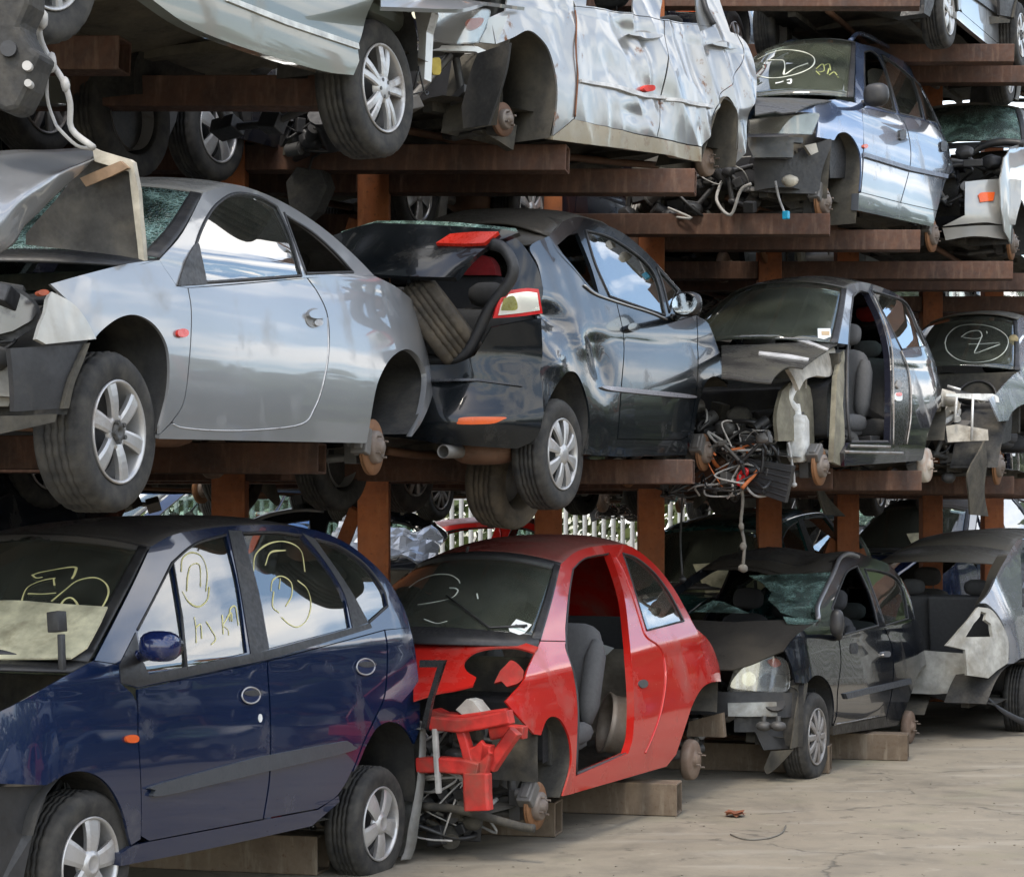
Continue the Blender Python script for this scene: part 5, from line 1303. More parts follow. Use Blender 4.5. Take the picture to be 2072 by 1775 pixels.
for L in ('*682,422 780,425 880,448 *992,492 *984,500 870,460 780,438 *680,434', '*608,506 740,520 800,528 *884,545 *878,556 790,544 *604,520'): G_.patch('bonnet_highlight_strip', 6, L, M_plain('pale_crease_highlight', (.42, .42, .42), .4), lambda x, y: hood(x, y) + .012, 'top', th=.01)  # pale strips paint in the reflected highlights of the bonnet creases
G_.panel('inner_wing', 6, '*845,602 *1060,462 *1098,490 *1100,560 1075,640 *1000,640 940,660 *905,720 *880,660', BONE, off=-.10, th=.03)
G_.patch('strut_tower', 6, '*830,600 *865,610 *860,720 830,780 *800,870 *735,850 780,760 *815,700', BONE, lambda x, z: .18, 'front', th=.04)
G_.panel('wheelhouse', 6, '*900,720 950,670 1010,680 1060,740 *1078,1110 *1030,1115 1020,1010 *880,1000 870,860', OLIVE, off=-.22, th=.03)
G_.panel('hinge_post', 6, '*1060,640 *1098,500 *1092,800 *1100,1060 *1080,1140 *1040,1120 1050,900', OLIVE, off=-.03, th=.04)
res = MB(); q = G_.onx(conv(6, 822, 990), .62)
res.blob(q, (.07, .075, .17), 0, 3, e=6); res.cyl(q + Vector((0, 0, .15)), q + Vector((-.02, .02, .24)), .03, 12); o = res.build('washer_bottle', WHITEP, G_.root)
mb = MB(); mb.tube([q + Vector((-.02, .02, .2)), q + Vector((-.04, -.08, .28)), q + Vector((-.02, .06, .42))], .035, 8, sub=4); mb.build('filler_neck', WHITEP, G_.root)
G_.clutter('engine', ((-.65, .5), (-.35, .35), (.40, .72)), 30, 51, [DARKMET, BLK, UNDER], .15, 4)
G_.clutter('torn_harness', ((-.3, .5), (-.5, -.2), (.10, .55)), 14, 57, [BLK, DARKMET, BLK], .07, 30, .008, hmat=[WIREB, WIREB, WIRE])
G_.clutter('wiring_harness', ((.05, .55), (-.55, -.15), (.15, .62)), 16, 52, [BLK, DARKMET, CAST], .09, 22, .012, hmat=[WIREB, WIREB, WIREB, WIRE, M_plain('orange_wire', (.45, .12, .03), .6)])
mb = MB(); a = [G_.ony(conv(6, *p), -.42) for p in ((530, 1095), (795, 1140), (750, 1345), (518, 1265))]; c = sum(a, Vector()) / 4
mb.add(a + [p + Vector((.0, .06, .0)) for p in a], [(0, 1, 2, 3), (7, 6, 5, 4), (0, 4, 5, 1), (1, 5, 6, 2), (2, 6, 7, 3), (3, 7, 4, 0)])
for k in range(1, 6):
    t = k / 6; u0, u1 = a[0].lerp(a[3], t), a[1].lerp(a[2], t); mb.tube([u0 + Vector((0, -.006, 0)), u1 + Vector((0, -.006, 0))], .006, 4)
bevel(mb.build('hanging_radiator', BLK, G_.root), .006)
mb = MB(); P = [G_.ony(conv(6, *p), -.46) for p in ((490, 1240), (500, 1190), (535, 1160), (540, 1180), (510, 1215), (492, 1250))]; mb.tube(P, .016, 7, sub=3); mb.build('red_hose', REDL, G_.root)
mb = MB(); P = [G_.ony(conv(6, *p), -.46) for p in ((460, 1210), (462, 1290), (430, 1320))]; mb.tube(P, .010, 6); mb.build('broken_bracket', WIRE, G_.root)
mb = MB(); P = [G_.ony(conv(6, *p), -.30) for p in ((770, 1010), (785, 1100), (800, 1200), (800, 1245))]; mb.tube(P, .010, 6, sub=3); mb.blob(P[-1], (.025, .02, .02), 0, 1); mb.build('hanging_cable', WIRE, G_.root)
mb = MB(); P = [G_.onx(conv(6, *p), .45) for p in ((1100, 800), (1275, 895))]; mb.box((P[0] + P[1]) / 2, (.10, (P[1] - P[0]).length, .07), 0, rot=(math.atan2(P[1].z - P[0].z, P[1].y - P[0].y), 0, 0)); bevel(mb.build('fallen_trim', SEATC, G_.root), .012)
mb = MB(); mb.blob(G_.onx(conv(6, 1222, 295), .1), (.14, .08, .08), 0, 2, .2, 3); mb.build('red_bundle', M_plain('bright_red_cloth', (.55, .03, .02), .8), G_.root)
G_.clutter('cabin_debris', ((.2, .7), (.75, 1.8), (.36, .52)), 14, 53, [BLK, BONE, SEATC, DARKMET], .12, 4)
G_.arch(6, '*1512,1100 1537,982 1562,900 1600,822 1648,817 *1640,1000', .36, LINERM)
G_.disc(0, .14, x=.76, ang=2.2); G_.strut(0); G_.disc(0, .14, x=.76, side=-1); G_.disc(2.5, .14, drum=True, x=.81, mat=M_metal('pale_drum', (.50, .45, .38), .6, .5, (.35, .14, .05), .2)); G_.disc(2.5, .14, drum=True, side=-1)
G_.floor(-.4, 2.8, .36, seed=7); G_.interior(.6, 1.32, 2.15, .36, mat=SEATC, rear=True)
# ------------------------------------------------------------------ silver car at the right edge, middle tier
PLB = M_paint('pale_blue_silver', (.38, .42, .48), .1, .25, .4, (.28, .27, .25))
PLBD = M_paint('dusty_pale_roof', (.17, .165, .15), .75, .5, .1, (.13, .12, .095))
H_ = Car('noseless_silver_car', 'pale silver car with chalk circle on its windscreen and stripped nose, middle tier, right edge', 'car', conv(6, 1975, 1140), 234, W=.86, wb=2.6, r=.31, heading=25.5, pitch=-.3, ta=23, zb=(1.0, .03), bulge=.05)
H_.panel('front_fender', 6, '*1880,775 1930,730 *2010,640 *2060,610 *2300,600 *2300,900 2150,820 2072,800 2010,840 *1985,890 *1935,895 1915,850', PLB)
H_.panel('body_side', 6, '*2052,612 2048,480 *2036,335 2070,318 2200,320 2400,380 2560,480 *2600,650 *2600,1060 *2250,1100 *2250,700 *2300,600', PLB, th=.03)
H_.strip('roof', H_.edge(6, '*2036,335 2070,318 2200,320 2400,380 *2560,480'), PLBD, bz=(.06, .05), by=(-.12, 0), p=2.5)
ES = H_.edge(6, '*2032,342 2044,480 *2046,612')
WS = H_.strip('windscreen', ES, GLW, bz=(.06, .05), by=(-.12, -.22), th=.006, smax=.985, smin=-.985)
H_.strip('windscreen_seal', ES, BLK, bz=(.06, .05), by=(-.12, -.22), smin=.94, smax=1.01, n=4, off=.006)
H_.strokes(WS, 6, ['1635,465 1650,420 1700,375 1780,360 1880,370 1955,405 1985,450 1965,510 1900,555 1800,570 1710,555 1650,510 1635,460', '1725,430 1760,405 1800,395 1830,400 1838,430 1800,440 1735,432', '1838,430 1815,480 1800,520 1860,500 1940,470', '1765,470 1850,468 1935,462', '1865,400 1868,412', '1800,520 1830,515'], .006, CHALKW)
mb = MB(); T = H_.hitpt(WS, conv(6, 2012, 445)); mb.blob(T[0] + T[1] * .004, (.05, .02, .05), 0, 2); mb.build('round_sticker', M_plain('tan_sticker', (.35, .28, .15), .8), WS)
fh = lambda x, z: -.62 + .2 * (abs(x) / .8) ** 3
SILB = M_metal('silver_bar', (.62, .62, .6), .35, .3, metal=.4)
H_.patch('slam_panel', 6, '*1640,742 *1900,742 1930,760 *1935,790 *1640,755', SILB, fh, 'front', th=.05)
H_.patch('bumper_beam', 6, '*1640,920 *1700,910 *1872,940 *1876,1000 *1650,1010', BONE, lambda x, z: fh(x, z) - .03, 'front', th=.06)
mb = MB()
for a, b in (((1790, 745), (1782, 1000)), ((1650, 700), (1720, 720)), ((1700, 760), (1690, 900))): mb = MB(); mb.tube([H_.ony(conv(6, *a), -.62), H_.ony(conv(6, *b), -.64)], .012, 6); mb.build('stay_rod', SILB, H_.root)
H_.clutter('engine', ((-.75, .65), (-.5, .4), (.55, .98)), 36, 61, [BONE, CAST, DARKMET, BLK, WHITEP], .17, 8, hmat=[WIREB, WIRE])
H_.clutter('radiator_parts', ((-.75, .5), (-.5, -.2), (.2, .62)), 22, 62, [BLK, DARKMET, CAST], .15, 4)
H_.panel('hanging_liner', 6, '*1850,1130 *1920,1000 1935,1110 1925,1200 1920,1300 *1940,1420 *1840,1410 1835,1300 1825,1200', LINERM, off=-.1, th=.015)
H_.arch(6, '*1935,1150 1985,890 2010,842 2072,802 2150,822 *2300,1000', .4, LINER)
H_.disc(0, .165, x=.76); H_.strut(0); H_.disc(0, .165, x=.76, side=-1); H_.floor(-.4, 3., .3, seed=8); H_.interior(.6, 1.35, 2.2, .36)
# ------------------------------------------------------------------ grey green car over the coupe, top tier: tail half in view
PGG = M_paint('grey_green_paint', (.115, .128, .108), .14, .3, .35, (.24, .23, .19), scr=.3)
PGGL = M_paint('pale_sill_paint', (.19, .195, .165), .16, .35, .2, (.25, .23, .18), scr=.3)
I_ = Car('grey_green_car', 'grey green car with pale sill and alloy wheel, top tier above the silver coupe', 'car', conv(1, 1790, 412), 400, W=.90, wb=0., r=.345, heading=25, pitch=0, ta=20, zb=(1.1, 0), bulge=.05, planL=(-9, 0), planR=(.3, .35))
I_.panel('door', 1, '*1000,-420 *1720,-420 *1745,-100 *1740,0 1705,80 1685,160 *1668,212 *1340,98 *1090,0 *700,-150 *700,-420', PGG)
I_.panel('sill', 1, '*200,-220 *690,-150 *1085,2 *1335,104 *1664,222 *1672,285 *1645,352 1500,332 1200,245 900,132 *680,-20 *200,-200', PGGL, th=.08)
I_.panel('sill_strip', 1, '*1060,-12 *1330,92 *1660,205 *1664,232 *1330,120 *1050,8', M_plain('white_trim', (.52, .53, .50), .4), off=.012, th=.015)
I_.panel('rear_quarter', 1, '*1725,-420 *2100,-420 *2050,0 *1935,10 1915,60 1870,20 1800,0 *1748,-20 *1750,-100', PGG)
I_.arch(1, '*1668,330 1680,180 1710,80 1745,0 1820,-20 1900,20 1945,140 *1955,330', .45, LINER)
I_.patch('bumper_support', 1, '*1920,20 *1990,0 *2010,60 *1985,150 *1975,370 *1935,385 *1950,200 *1935,90', SILB, lambda x, z: .55, 'front', th=.08)
I_.clutter('bumper_parts', ((-.6, .8), (.5, .62), (.35, .95)), 12, 71, [BLK, DARKMET, CAST], .15, 3)
I_.wheel(0, 'twin', w=.225, seed=4); I_.wheel(0, 'twin', w=.225, side=-1); I_.wheel(-2.7, 'twin', w=.225); I_.wheel(-2.7, 'twin', w=.225, side=-1)
I_.floor(-3.2, .55, .60, w=.93, seed=9, pipes=False, mat=M_plain('tan_underseal', (.085, .075, .055), .85, dirt=(.17, .145, .10), dirtamt=.6, bump=.4))
bevel(MB().box((0, -1.4, .90), (1.62, 3.6, .4)).box((0, -1.3, 1.2), (1.5, 2.2, .7)).build('cabin_shell', PGG, I_.root), .08, 3)
# ------------------------------------------------------------------ smashed silver saloon, top tier
PSS = M_paint('smashed_silver_paint', (.32, .325, .318), .06, .28, .7, (.30, .27, .21), scr=.25, rust=.04, coat=.6)
def dentJ(y, z):
    g = lambda cy, cz, sy, sz, a: a * math.exp(-((y - cy) / sy) ** 2 - ((z - cz) / sz) ** 2)
    d = g(1.35, .98, .18, .10, -.07) + g(1.05, .72, .25, .14, -.06) + g(1.75, .72, .12, .30, .05) + g(1.55, .62, .2, .12, -.06) + g(.5, .8, .12, .2, -.035) + g(.3, 1.0, .2, .06, .03) + g(2.15, .85, .15, .2, -.05) + g(1.3, .47, .2, .05, -.03)
    r1 = abs(mnoise.noise(Vector((y * 3.6 + z * .8, z * 1.3, 7)))) ; r2 = abs(mnoise.noise(Vector((y * 6.3, z * 2.6, 3))))
    m = min(1, max(.15, (y - .2) / .7)); d *= .55
    return d - .055 * r1 * m - .010 * r2 * m
J_ = Car('smashed_silver_saloon', 'badly smashed silver saloon with dented doors and no wheels, top tier centre', 'car', conv(2, 665, 658), 345, W=.87, wb=2.55, r=.31,
         hub2=(1481, 322), ta=20, zb=(1.02, .02), bulge=.05, planL=(-.2, .5), planR=(.2, .25), dent=dentJ, wav=.001)
J_.panel('front_fender', 2, '*512,98 *600,60 *620,-60 *985,-60 985,150 998,400 990,560 *982,662 *862,760 885,600 887,450 852,300 792,212 722,172 640,212 *545,248', PSS, d=.025)
J_.panel('front_door', 2, '*996,38 1300,78 *1488,118 1492,350 1488,560 *1440,768 *988,668 998,560 1006,400 994,150', PSS, d=.022)
J_.panel('rear_door', 2, '*1493,118 *1760,150 *1900,190 1935,300 1880,450 1800,560 *1740,770 *1700,820 *1445,768 1493,560 1497,350', PSS, d=.022)
J_.panel('rear_quarter', 2, '*1905,190 1960,260 2000,390 *2004,545 1975,640 1960,800 1930,870 *1895,920 1905,800 1900,640 1868,565 *1835,545 1790,620 *1745,765 1805,562 1885,450 1940,300', PSS, d=.03)
J_.panel('sill', 2, '*862,764 *984,668 *1440,774 *1700,826 *1692,905 1400,850 *862,782', M_paint('rusty_sill_paint', (.36, .33, .26), .4, .45, .2, (.24, .19, .11), rust=.5), th=.06)
J_.panel('rub_strip', 2, '*1010,445 1200,470 *1350,512 *1500,535 *1500,552 1340,535 1200,492 *1012,462', M_plain('silver_strip', (.40, .40, .39), .4), off=.02, th=.02)
J_.panel('rub_strip', 2, '*1505,545 1650,570 *1770,590 *1765,606 1640,588 *1505,562', M_plain('silver_strip2', (.40, .40, .39), .4), off=.02, th=.02)
J_.panel('window_frame', 2, '*985,0 *1000,-200 *1720,-200 *1870,190 *1760,148 *1490,114 1300,74 *996,34', PSS, holes=('*1052,34 *1050,-150 *1315,-150 *1332,76', '*1470,106 *1468,-150 *1640,-150 *1695,136'), d=.04)
J_.bezel('door_gap_rust', 2, ['985,60 992,130 990,300 1000,420 992,560 985,655'], .005, M_plain('rust_edge', (.14, .055, .025), .9), .001)
J_.bezel('window_seal', 2, ['1690,-40 1720,60 1760,140'], .02, BLK, .01)
for x, y in ((1375, 200), (1822, 258)):
    J_.panel('door_handle', 2, '%d,%d %d,%d %d,%d %d,%d' % (x - 70, y - 12, x + 10, y - 16, x + 72, y + 8, x + 10, y + 16), PSS, off=.035, th=.03); J_.oval('handle_recess', 2, x, y - 6, 45, 26, PSILD, off=.004, th=.01)
J_.oval('red_rag', 2, 1408, 494, 30, 18, M_plain('red_scrap', (.50, .03, .02), .7), off=.03, th=.03)
fj = lambda x, z: -.62 + .32 * (abs(x) / .8) ** 3
J_.patch('headlamp', 2, '*195,70 *490,58 505,75 480,160 *440,235 *300,246 *195,228', LAMP, lambda x, z: fj(x, z) + .0, 'front', th=.08)
J_.patch('headlamp_lens', 2, '*190,62 *495,52 512,72 486,165 *445,242 *300,252 *190,234', LENS, lambda x, z: fj(x, z) - .03, 'front', th=.008)
J_.patch('indicator_lamp', 2, '372,130 400,108 470,104 462,140 420,168 385,165', M_plain('salmon_lens', (.62, .17, .10), .25, bump=0), lambda x, z: fj(x, z) - .02, 'front', th=.02)
J_.patch('bonnet', 2, '*-100,40 *200,52 360,50 500,10 *700,-60 *-100,-120', PSS, lambda x, y: 1.02 + .08 * (y + .6) - .10 * (x / .8) ** 2, 'top', th=.02)
J_.patch('bent_wing_edge', 2, '*500,100 *610,90 *580,170 *545,248 *450,238 *490,160', PSS, lambda x, z: fj(x, z) + .02, 'front', th=.02)
J_.patch('bumper_carrier', 2, '*190,255 *440,262 *520,300 *500,340 *430,290 *190,285', SILB, lambda x, z: fj(x, z) + .02, 'front', th=.05)
J_.patch('splash_shield', 2, '*440,300 *620,240 590,420 *500,700 *360,720 *350,600 400,400', LINER, lambda x, z: -.42, 'front', th=.02)
J_.oval('yellow_label', 2, 212, 372, 26, 48, M_plain('yellow_paper', (.42, .33, .06), .7), off=.0, sq=5)
J_.clutter('front_parts', ((-.7, .62), (-.6, -.1), (.20, .80)), 34, 81, [BLK, DARKMET, BLK, CAST], .16, 8, hmat=[WIREB, WIRE])
J_.arch(2, '*560,700 600,420 640,215 722,175 792,215 852,302 887,450 885,600 *850,770', .40, LINERM); J_.arch(2, '*1700,900 1745,768 1790,622 1835,547 1868,567 1900,642 1905,800 *1890,930', .36, LINERM)
J_.disc(0, .10, x=.74, mat=RUSTY, caliper=False); J_.strut(0, mat if False else None); J_.disc(0, .1, side=-1, x=.74); J_.disc(2.55, .10, drum=True, x=.66)
mb = MB(); P = [J_.onx(conv(2, *q), .62) for q in ((440, 730), (660, 700), (640, 840), (620, 830), (560, 790))]; mb.add(P + [p + Vector((-.06, .02, 0)) for p in P], [(0, 1, 2, 3, 4), (9, 8, 7, 6, 5)] + [(i, (i + 1) % 5, 5 + (i + 1) % 5, 5 + i) for i in range(5)]); mb.build('control_arm', UNDER, J_.root)
J_.floor(-.4, 3., .40, seed=10); J_.interior(.7, 1.4, 2.3, .4)
J_.strip('roof', [Vector((.62, y, 1.52)) for y in (.9, 1.3, 1.7, 2.1, 2.5)], PSS, bz=(.05, .05))
# ------------------------------------------------------------------ light blue estate, top tier
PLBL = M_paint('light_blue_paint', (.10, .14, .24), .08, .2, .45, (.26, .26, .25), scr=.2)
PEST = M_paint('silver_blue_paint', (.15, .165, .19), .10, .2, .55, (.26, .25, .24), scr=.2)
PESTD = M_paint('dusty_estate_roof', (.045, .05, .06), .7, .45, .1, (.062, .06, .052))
K_ = Car('light_blue_estate', 'light blue silver estate with roof rails and a chalk mark on its windscreen, top tier', 'car', conv(3, 805, 1245), 268, W=.86, wb=2.62, r=.31,
         hub2=conv(3, 1460, 1450), ta=22, zb=(1.02, .03), bulge=.045, planL=(-.2, .5), planR=(.3, .2))
K_.panel('front_fender', 3, '*596,694 700,645 840,618 *972,640 *1002,665 1012,800 1012,900 *1005,960 *992,1185 1000,1080 995,960 960,872 910,822 860,827 *832,868 *725,848 *735,745 690,700', PLBL)
K_.panel('front_door', 3, '*1006,668 *1228,714 1280,800 1302,1000 *1240,1250 *1000,1188 1012,1050 1017,900', PEST)
K_.panel('rear_door', 3, '*1233,716 *1398,754 1480,810 1525,900 1535,1000 *1500,1120 *1468,1302 *1245,1252 1307,1000 1286,800', PEST)
K_.panel('rear_quarter', 3, '*1403,755 1500,790 *1590,800 1640,900 1660,1000 *1672,1085 *1602,1102 1562,1068 1522,1112 *1492,1210 *1475,1280 *1505,1120 1540,1000 1530,900 1486,810', PEST)
K_.panel('sill', 3, '*985,1196 *1000,1192 *1240,1255 *1466,1306 *1440,1402 *980,1302', PEST, th=.06)
FW = '*1018,325 1060,318 *1106,350 1160,470 *1212,698 *1052,652 1022,560'
RW = '*1124,342 1230,412 *1312,484 1350,600 *1380,738 *1232,702 1172,500'
Q1 = '*1317,486 *1368,528 1420,630 *1462,762 *1394,745 1362,620'
Q2 = '*1380,522 1440,575 1510,680 *1565,792 *1478,768 1430,640'
K_.panel('window_frame', 3, '*965,600 *966,262 1020,280 1100,300 1250,376 1350,430 1450,520 1560,700 *1592,798 1500,788 *1400,752 *1230,712 *1004,664 *970,636', PLBL, holes=(FW, RW, Q1, Q2))
for t in (RW, Q1, Q2): K_.panel('side_window', 3, t, GLCLR, off=-.006, th=.005)
K_.panel('side_window', 3, '*1045,440 1075,425 *1140,432 1170,500 *1212,698 *1052,652', GLCLR, off=-.006, th=.005)
K_.bezel('window_seal', 3, [FW, RW, Q1, Q2], .008, BLK, 0, True)
K_.panel('rub_strip', 3, '*1012,945 *1290,1030 *1525,1080 *1522,1104 *1290,1056 *1012,972', M_plain('blue_grey_strip', (.12, .14, .18), .45), off=.02, th=.02)
K_.oval('side_indicator', 3, 1020, 905, 14, 14, ORANGE); 
for x, y in ((1248, 835), (1502, 905)): K_.oval('door_handle', 3, x, y, 20, 32, BLK, off=.015, sq=4)
mb = MB(); P = [K_.pt(conv(3, *q), -.06) + Vector((0, 0, .02)) for q in ((930, 232), (985, 225), (1100, 270), (1250, 350), (1345, 412))]; P[0].z -= .05; P[-1].z -= .05
mb.tube(P, .022, 8, sub=4); mb.build('roof_rail', PLBL, K_.root); o = mb.build('roof_rail', PLBL, K_.root); o.scale = (-1, 1, 1)
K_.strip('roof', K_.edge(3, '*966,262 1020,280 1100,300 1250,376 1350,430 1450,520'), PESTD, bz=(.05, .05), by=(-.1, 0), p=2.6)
K_.strip('tailgate', K_.edge(3, '*1450,520 1560,700 1592,800 1640,900 1660,1000 *1672,1085'), PEST, bz=(.05, 0), by=(0, .1), p=2.8)
ES = K_.edge(3, '*960,268 955,420 *945,605')
WS = K_.strip('windscreen', ES, GLW, bz=(.06, .05), by=(-.1, -.2), th=.006, smax=.985, smin=-.985)
K_.strip('windscreen_seal', ES, BLK, bz=(.06, .05), by=(-.1, -.2), smin=.95, smax=1.01, n=4, off=.006)
K_.strokes(WS, 3, ['360,370 430,335 520,312 620,320 690,345 712,380 690,420 620,455 520,480 430,485 360,470', '420,375 480,375 520,380 528,420 525,465 590,425 672,395', '395,410 400,425'], .0075, CHALKW)
K_.strokes(WS, 3, ['720,430 760,400 770,440 735,450', '770,410 800,400 810,440', '800,470 830,450 850,470', '850,480 862,485', '720,445 745,470', '800,430 790,465'], .006, M_plain('olive_chalk', (.28, .30, .11), .9))
K_.strokes(WS, 3, ['470,518 500,512 520,505', '540,500 565,495 562,520 545,515'], .012, PAPER)
p0 = K_.pt(conv(3, 962, 625)); hood = K_.deck((p0.x, p0.y - .03, p0.z - .01), (.66, -.55, p0.z - .18), .05, .002)
K_.patch('bonnet', 3, '*345,592 *600,585 *955,604 *840,620 700,645 *594,692 *470,690 *345,712', PESTD, hood)
fk = lambda x, z: -.58 + .28 * (abs(x) / .8) ** 3
K_.patch('headlamp', 3, '*310,745 *500,722 720,702 *730,745 *690,830 500,822 *310,822', M_metal('cloudy_headlamp', (.62, .60, .54), .3, .4, (.45, .40, .3), .3), fk, 'front', th=.05)
K_.patch('headlamp_lens', 3, '*300,742 *500,718 722,698 *735,745 *695,834 500,828 *300,826', LENS, lambda x, z: fk(x, z) - .02, 'front', th=.006)
K_.patch('bumper_beam', 3, '*300,850 *640,850 *640,885 *582,880 *580,975 *335,975 *300,900', M_plain('dark_steel_beam', (.10, .11, .12), .5, .2, dirt=(.15, .13, .1)), lambda x, z: fk(x, z) + .04, 'front', th=.06)
K_.patch('lower_tray', 3, '*340,980 *540,985 *740,880 820,870 760,1050 *740,1200 *500,1195 *340,1180', BLK, lambda x, z: fk(x, z) + .16, 'front', th=.03)
K_.patch('lamp_bracket', 3, '*650,900 *720,885 *735,940 *690,960', BONE, lambda x, z: fk(x, z) + .02, 'front', th=.04)
mb = MB(); P = [K_.ony(conv(3, *q), -.56) for q in ((470, 1120), (490, 1220), (520, 1300), (535, 1330))]; mb.tube(P, .010, 6, sub=3); mb.build('hanging_wire', WIRE, K_.root)
mb = MB(); mb.box(P[-1], (.05, .04, .06)); bevel(mb.build('blue_plug', M_plain('cyan_plastic', (.02, .35, .55), .4), K_.root), .008)
mb = MB(); mb.blob(K_.ony(conv(3, 560, 1118), -.55), (.065, .05, .045), 0, 2, .3, 4); mb.build('horn', CREAM, K_.root)
K_.clutter('front_parts', ((-.7, .4), (-.5, -.1), (.20, .62)), 30, 91, [BLK, DARKMET, BLK], .13, 6, hmat=[WIREB, WIRE])
K_.mirror_unit(3, 1092, 588, (.10, .06, .09), .12, BLK, base=(1010, 640))
K_.arch(3, '*800,1230 830,870 860,829 910,824 960,874 995,962 1000,1080 *975,1380', .36, LINERM); K_.arch(3, '*1470,1330 1492,1210 1522,1112 1562,1068 1602,1100 *1640,1330', .36, LINER)
K_.disc(0, .15, x=.78); K_.disc(2.62, .15, x=.80, mat=DISC); K_.disc(0, .15, x=.78, side=-1); K_.disc(2.62, .15, side=-1); K_.strut(0); K_.strut(2.62)
K_.floor(-.4, 3.2, .38, seed=11); K_.interior(.6, 1.35, 2.2, .38)
# ------------------------------------------------------------------ pale silver car with crazed screen, top tier, right edge
L_ = Car('pale_silver_car', 'pale silver car with a crazed windscreen and no bonnet, top tier, right edge', 'car', conv(3, 1965, 1505), 219, W=.86, wb=2.6, r=.31, heading=25.5, ta=22, zb=(1.38, .0), bulge=.02)
PPS = M_paint('pale_silver_paint', (.30, .30, .285), .10, .3, .4, (.35, .33, .28))
fl = lambda x, z: -.80 + .36 * (abs(x) / .82) ** 3 - .06 * math.exp(-((z - .5) / .2) ** 2)
L_.patch('front_bumper', 3, '*1500,1400 *1560,1370 *1640,1330 *1640,1125 *1760,1112 *1900,1105 *1990,1112 *1985,1250 *1950,1390 1850,1386 1750,1375', PPS, fl, 'front', th=.02, d=.035)
L_.patch('bumper_lip', 3, '*1500,1410 1700,1395 *1900,1392 *1925,1440 *1900,1480 1700,1460 *1520,1485', PPS, lambda x, z: fl(x, z) + .03, 'front', th=.02)
L_.patch('side_indicator', 3, '*1722,1205 1745,1190 *1825,1188 *1815,1240 *1735,1250', ORANGE, lambda x, z: fl(x, z) - .02, 'front', th=.025)
arc = [Vector((.41 * math.cos(R(k)), .31 + .41 * math.sin(R(k)))) for k in range(-8, 189, 14)]
L_.panel('front_fender', 3, '', PPS, yz=[Vector(q) for q in ((.78, 1.35), (.78, .28), (.43, .28))] + arc + [Vector(q) for q in ((-.58, .34), (-.66, .55), (-.66, .80), (-.52, 1.02), (-.2, 1.17), (.3, 1.28))], d=.04)
L_.panel('body_side', 3, '', PPS, yz=[Vector(q) for q in ((.80, .28), (.80, 1.36), (1.22, 1.81), (3.0, 1.84), (3.3, 1.3), (3.3, .28))], holes=([Vector(q) for q in ((1.0, 1.38), (1.30, 1.74), (2.0, 1.76), (2.0, 1.38))],), th=.03)
ES = [Vector((L_.hw(y, z) - .01, y, z)) for y, z in ((1.22, 1.80), (1.0, 1.58), (.80, 1.37))]
L_.strip('windscreen', ES, CRAZE2, bz=(.06, .05), by=(-.1, -.2), th=.006, sub=1)
L_.strip('windscreen_seal', ES, BLK, bz=(.06, .05), by=(-.1, -.2), smin=.93, smax=1.0, n=4, off=.006); L_.strip('windscreen_seal', ES, BLK, bz=(.06, .05), by=(-.1, -.2), smin=-1., smax=-.93, n=4, off=.006)
L_.strip('roof', [Vector((L_.hw(1.2, 1.82), y, 1.81 + .02 * (y - 1.2))) for y in (1.20, 1.6, 2.2, 3.0)], PLBD, bz=(.07, .05), by=(-.12, 0))
L_.strip('cowl_panel', [Vector((.80, .80, 1.36)), Vector((.80, .62, 1.30))], BLK, bz=(.04, .02), by=(-.2, -.2))
L_.panel('mudguard_lip', 3, '', BLK, yz=[Vector((v.x, v.y)) for v in arc] + [Vector((v.x * .95, .31 + (v.y - .31) * .95)) for v in reversed(arc)], off=.004, th=.01, d=.03)
L_.clutter('engine', ((-.7, .66), (-.6, .5), (.62, 1.12)), 54, 101, [BLK, DARKMET, BLK, CAST, BLK], .15, 10)
mb = MB(); P = [L_.ony(conv(3, *q), .25) for q in ((1660, 960), (1760, 900), (1880, 880), (2004, 890))]; mb.tube(P, .035, 8, sub=4); mb.build('bonnet_hinge_rail', BLK, L_.root)
V = [(L_.W - .02 - t, v.x, v.y) for v in arc for t in (0, .12, .38)]
mb = MB(); mb.add(V, [(3 * i + j, 3 * i + j + 1, 3 * i + j + 4, 3 * i + j + 3) for i in range(len(arc) - 1) for j in range(2)], 0, True); mb.build('wheel_arch_liner', LINER, L_.root)
L_.disc(0, .15, x=.78); L_.strut(0); L_.disc(0, .15, x=.78, side=-1); L_.floor(-.6, 3., .31, seed=12); L_.interior(.6, 1.35, 2.2, .38)

for c_, y_, z_, h_ in ((L_, .72, 1.0, .62), (H_, 1.02, .92, .56), (B, .32, .80, .62), (G_, .56, .82, .62), (E_, .55, .74, .56), (J_, .62, .70, .6), (A, .22, .78, .6), (C, .30, .78, .6)):
    bevel(MB().box((0, y_, z_), (c_.W * 1.72, .04, h_)).build('bulkhead', UNDER, c_.root), .01)
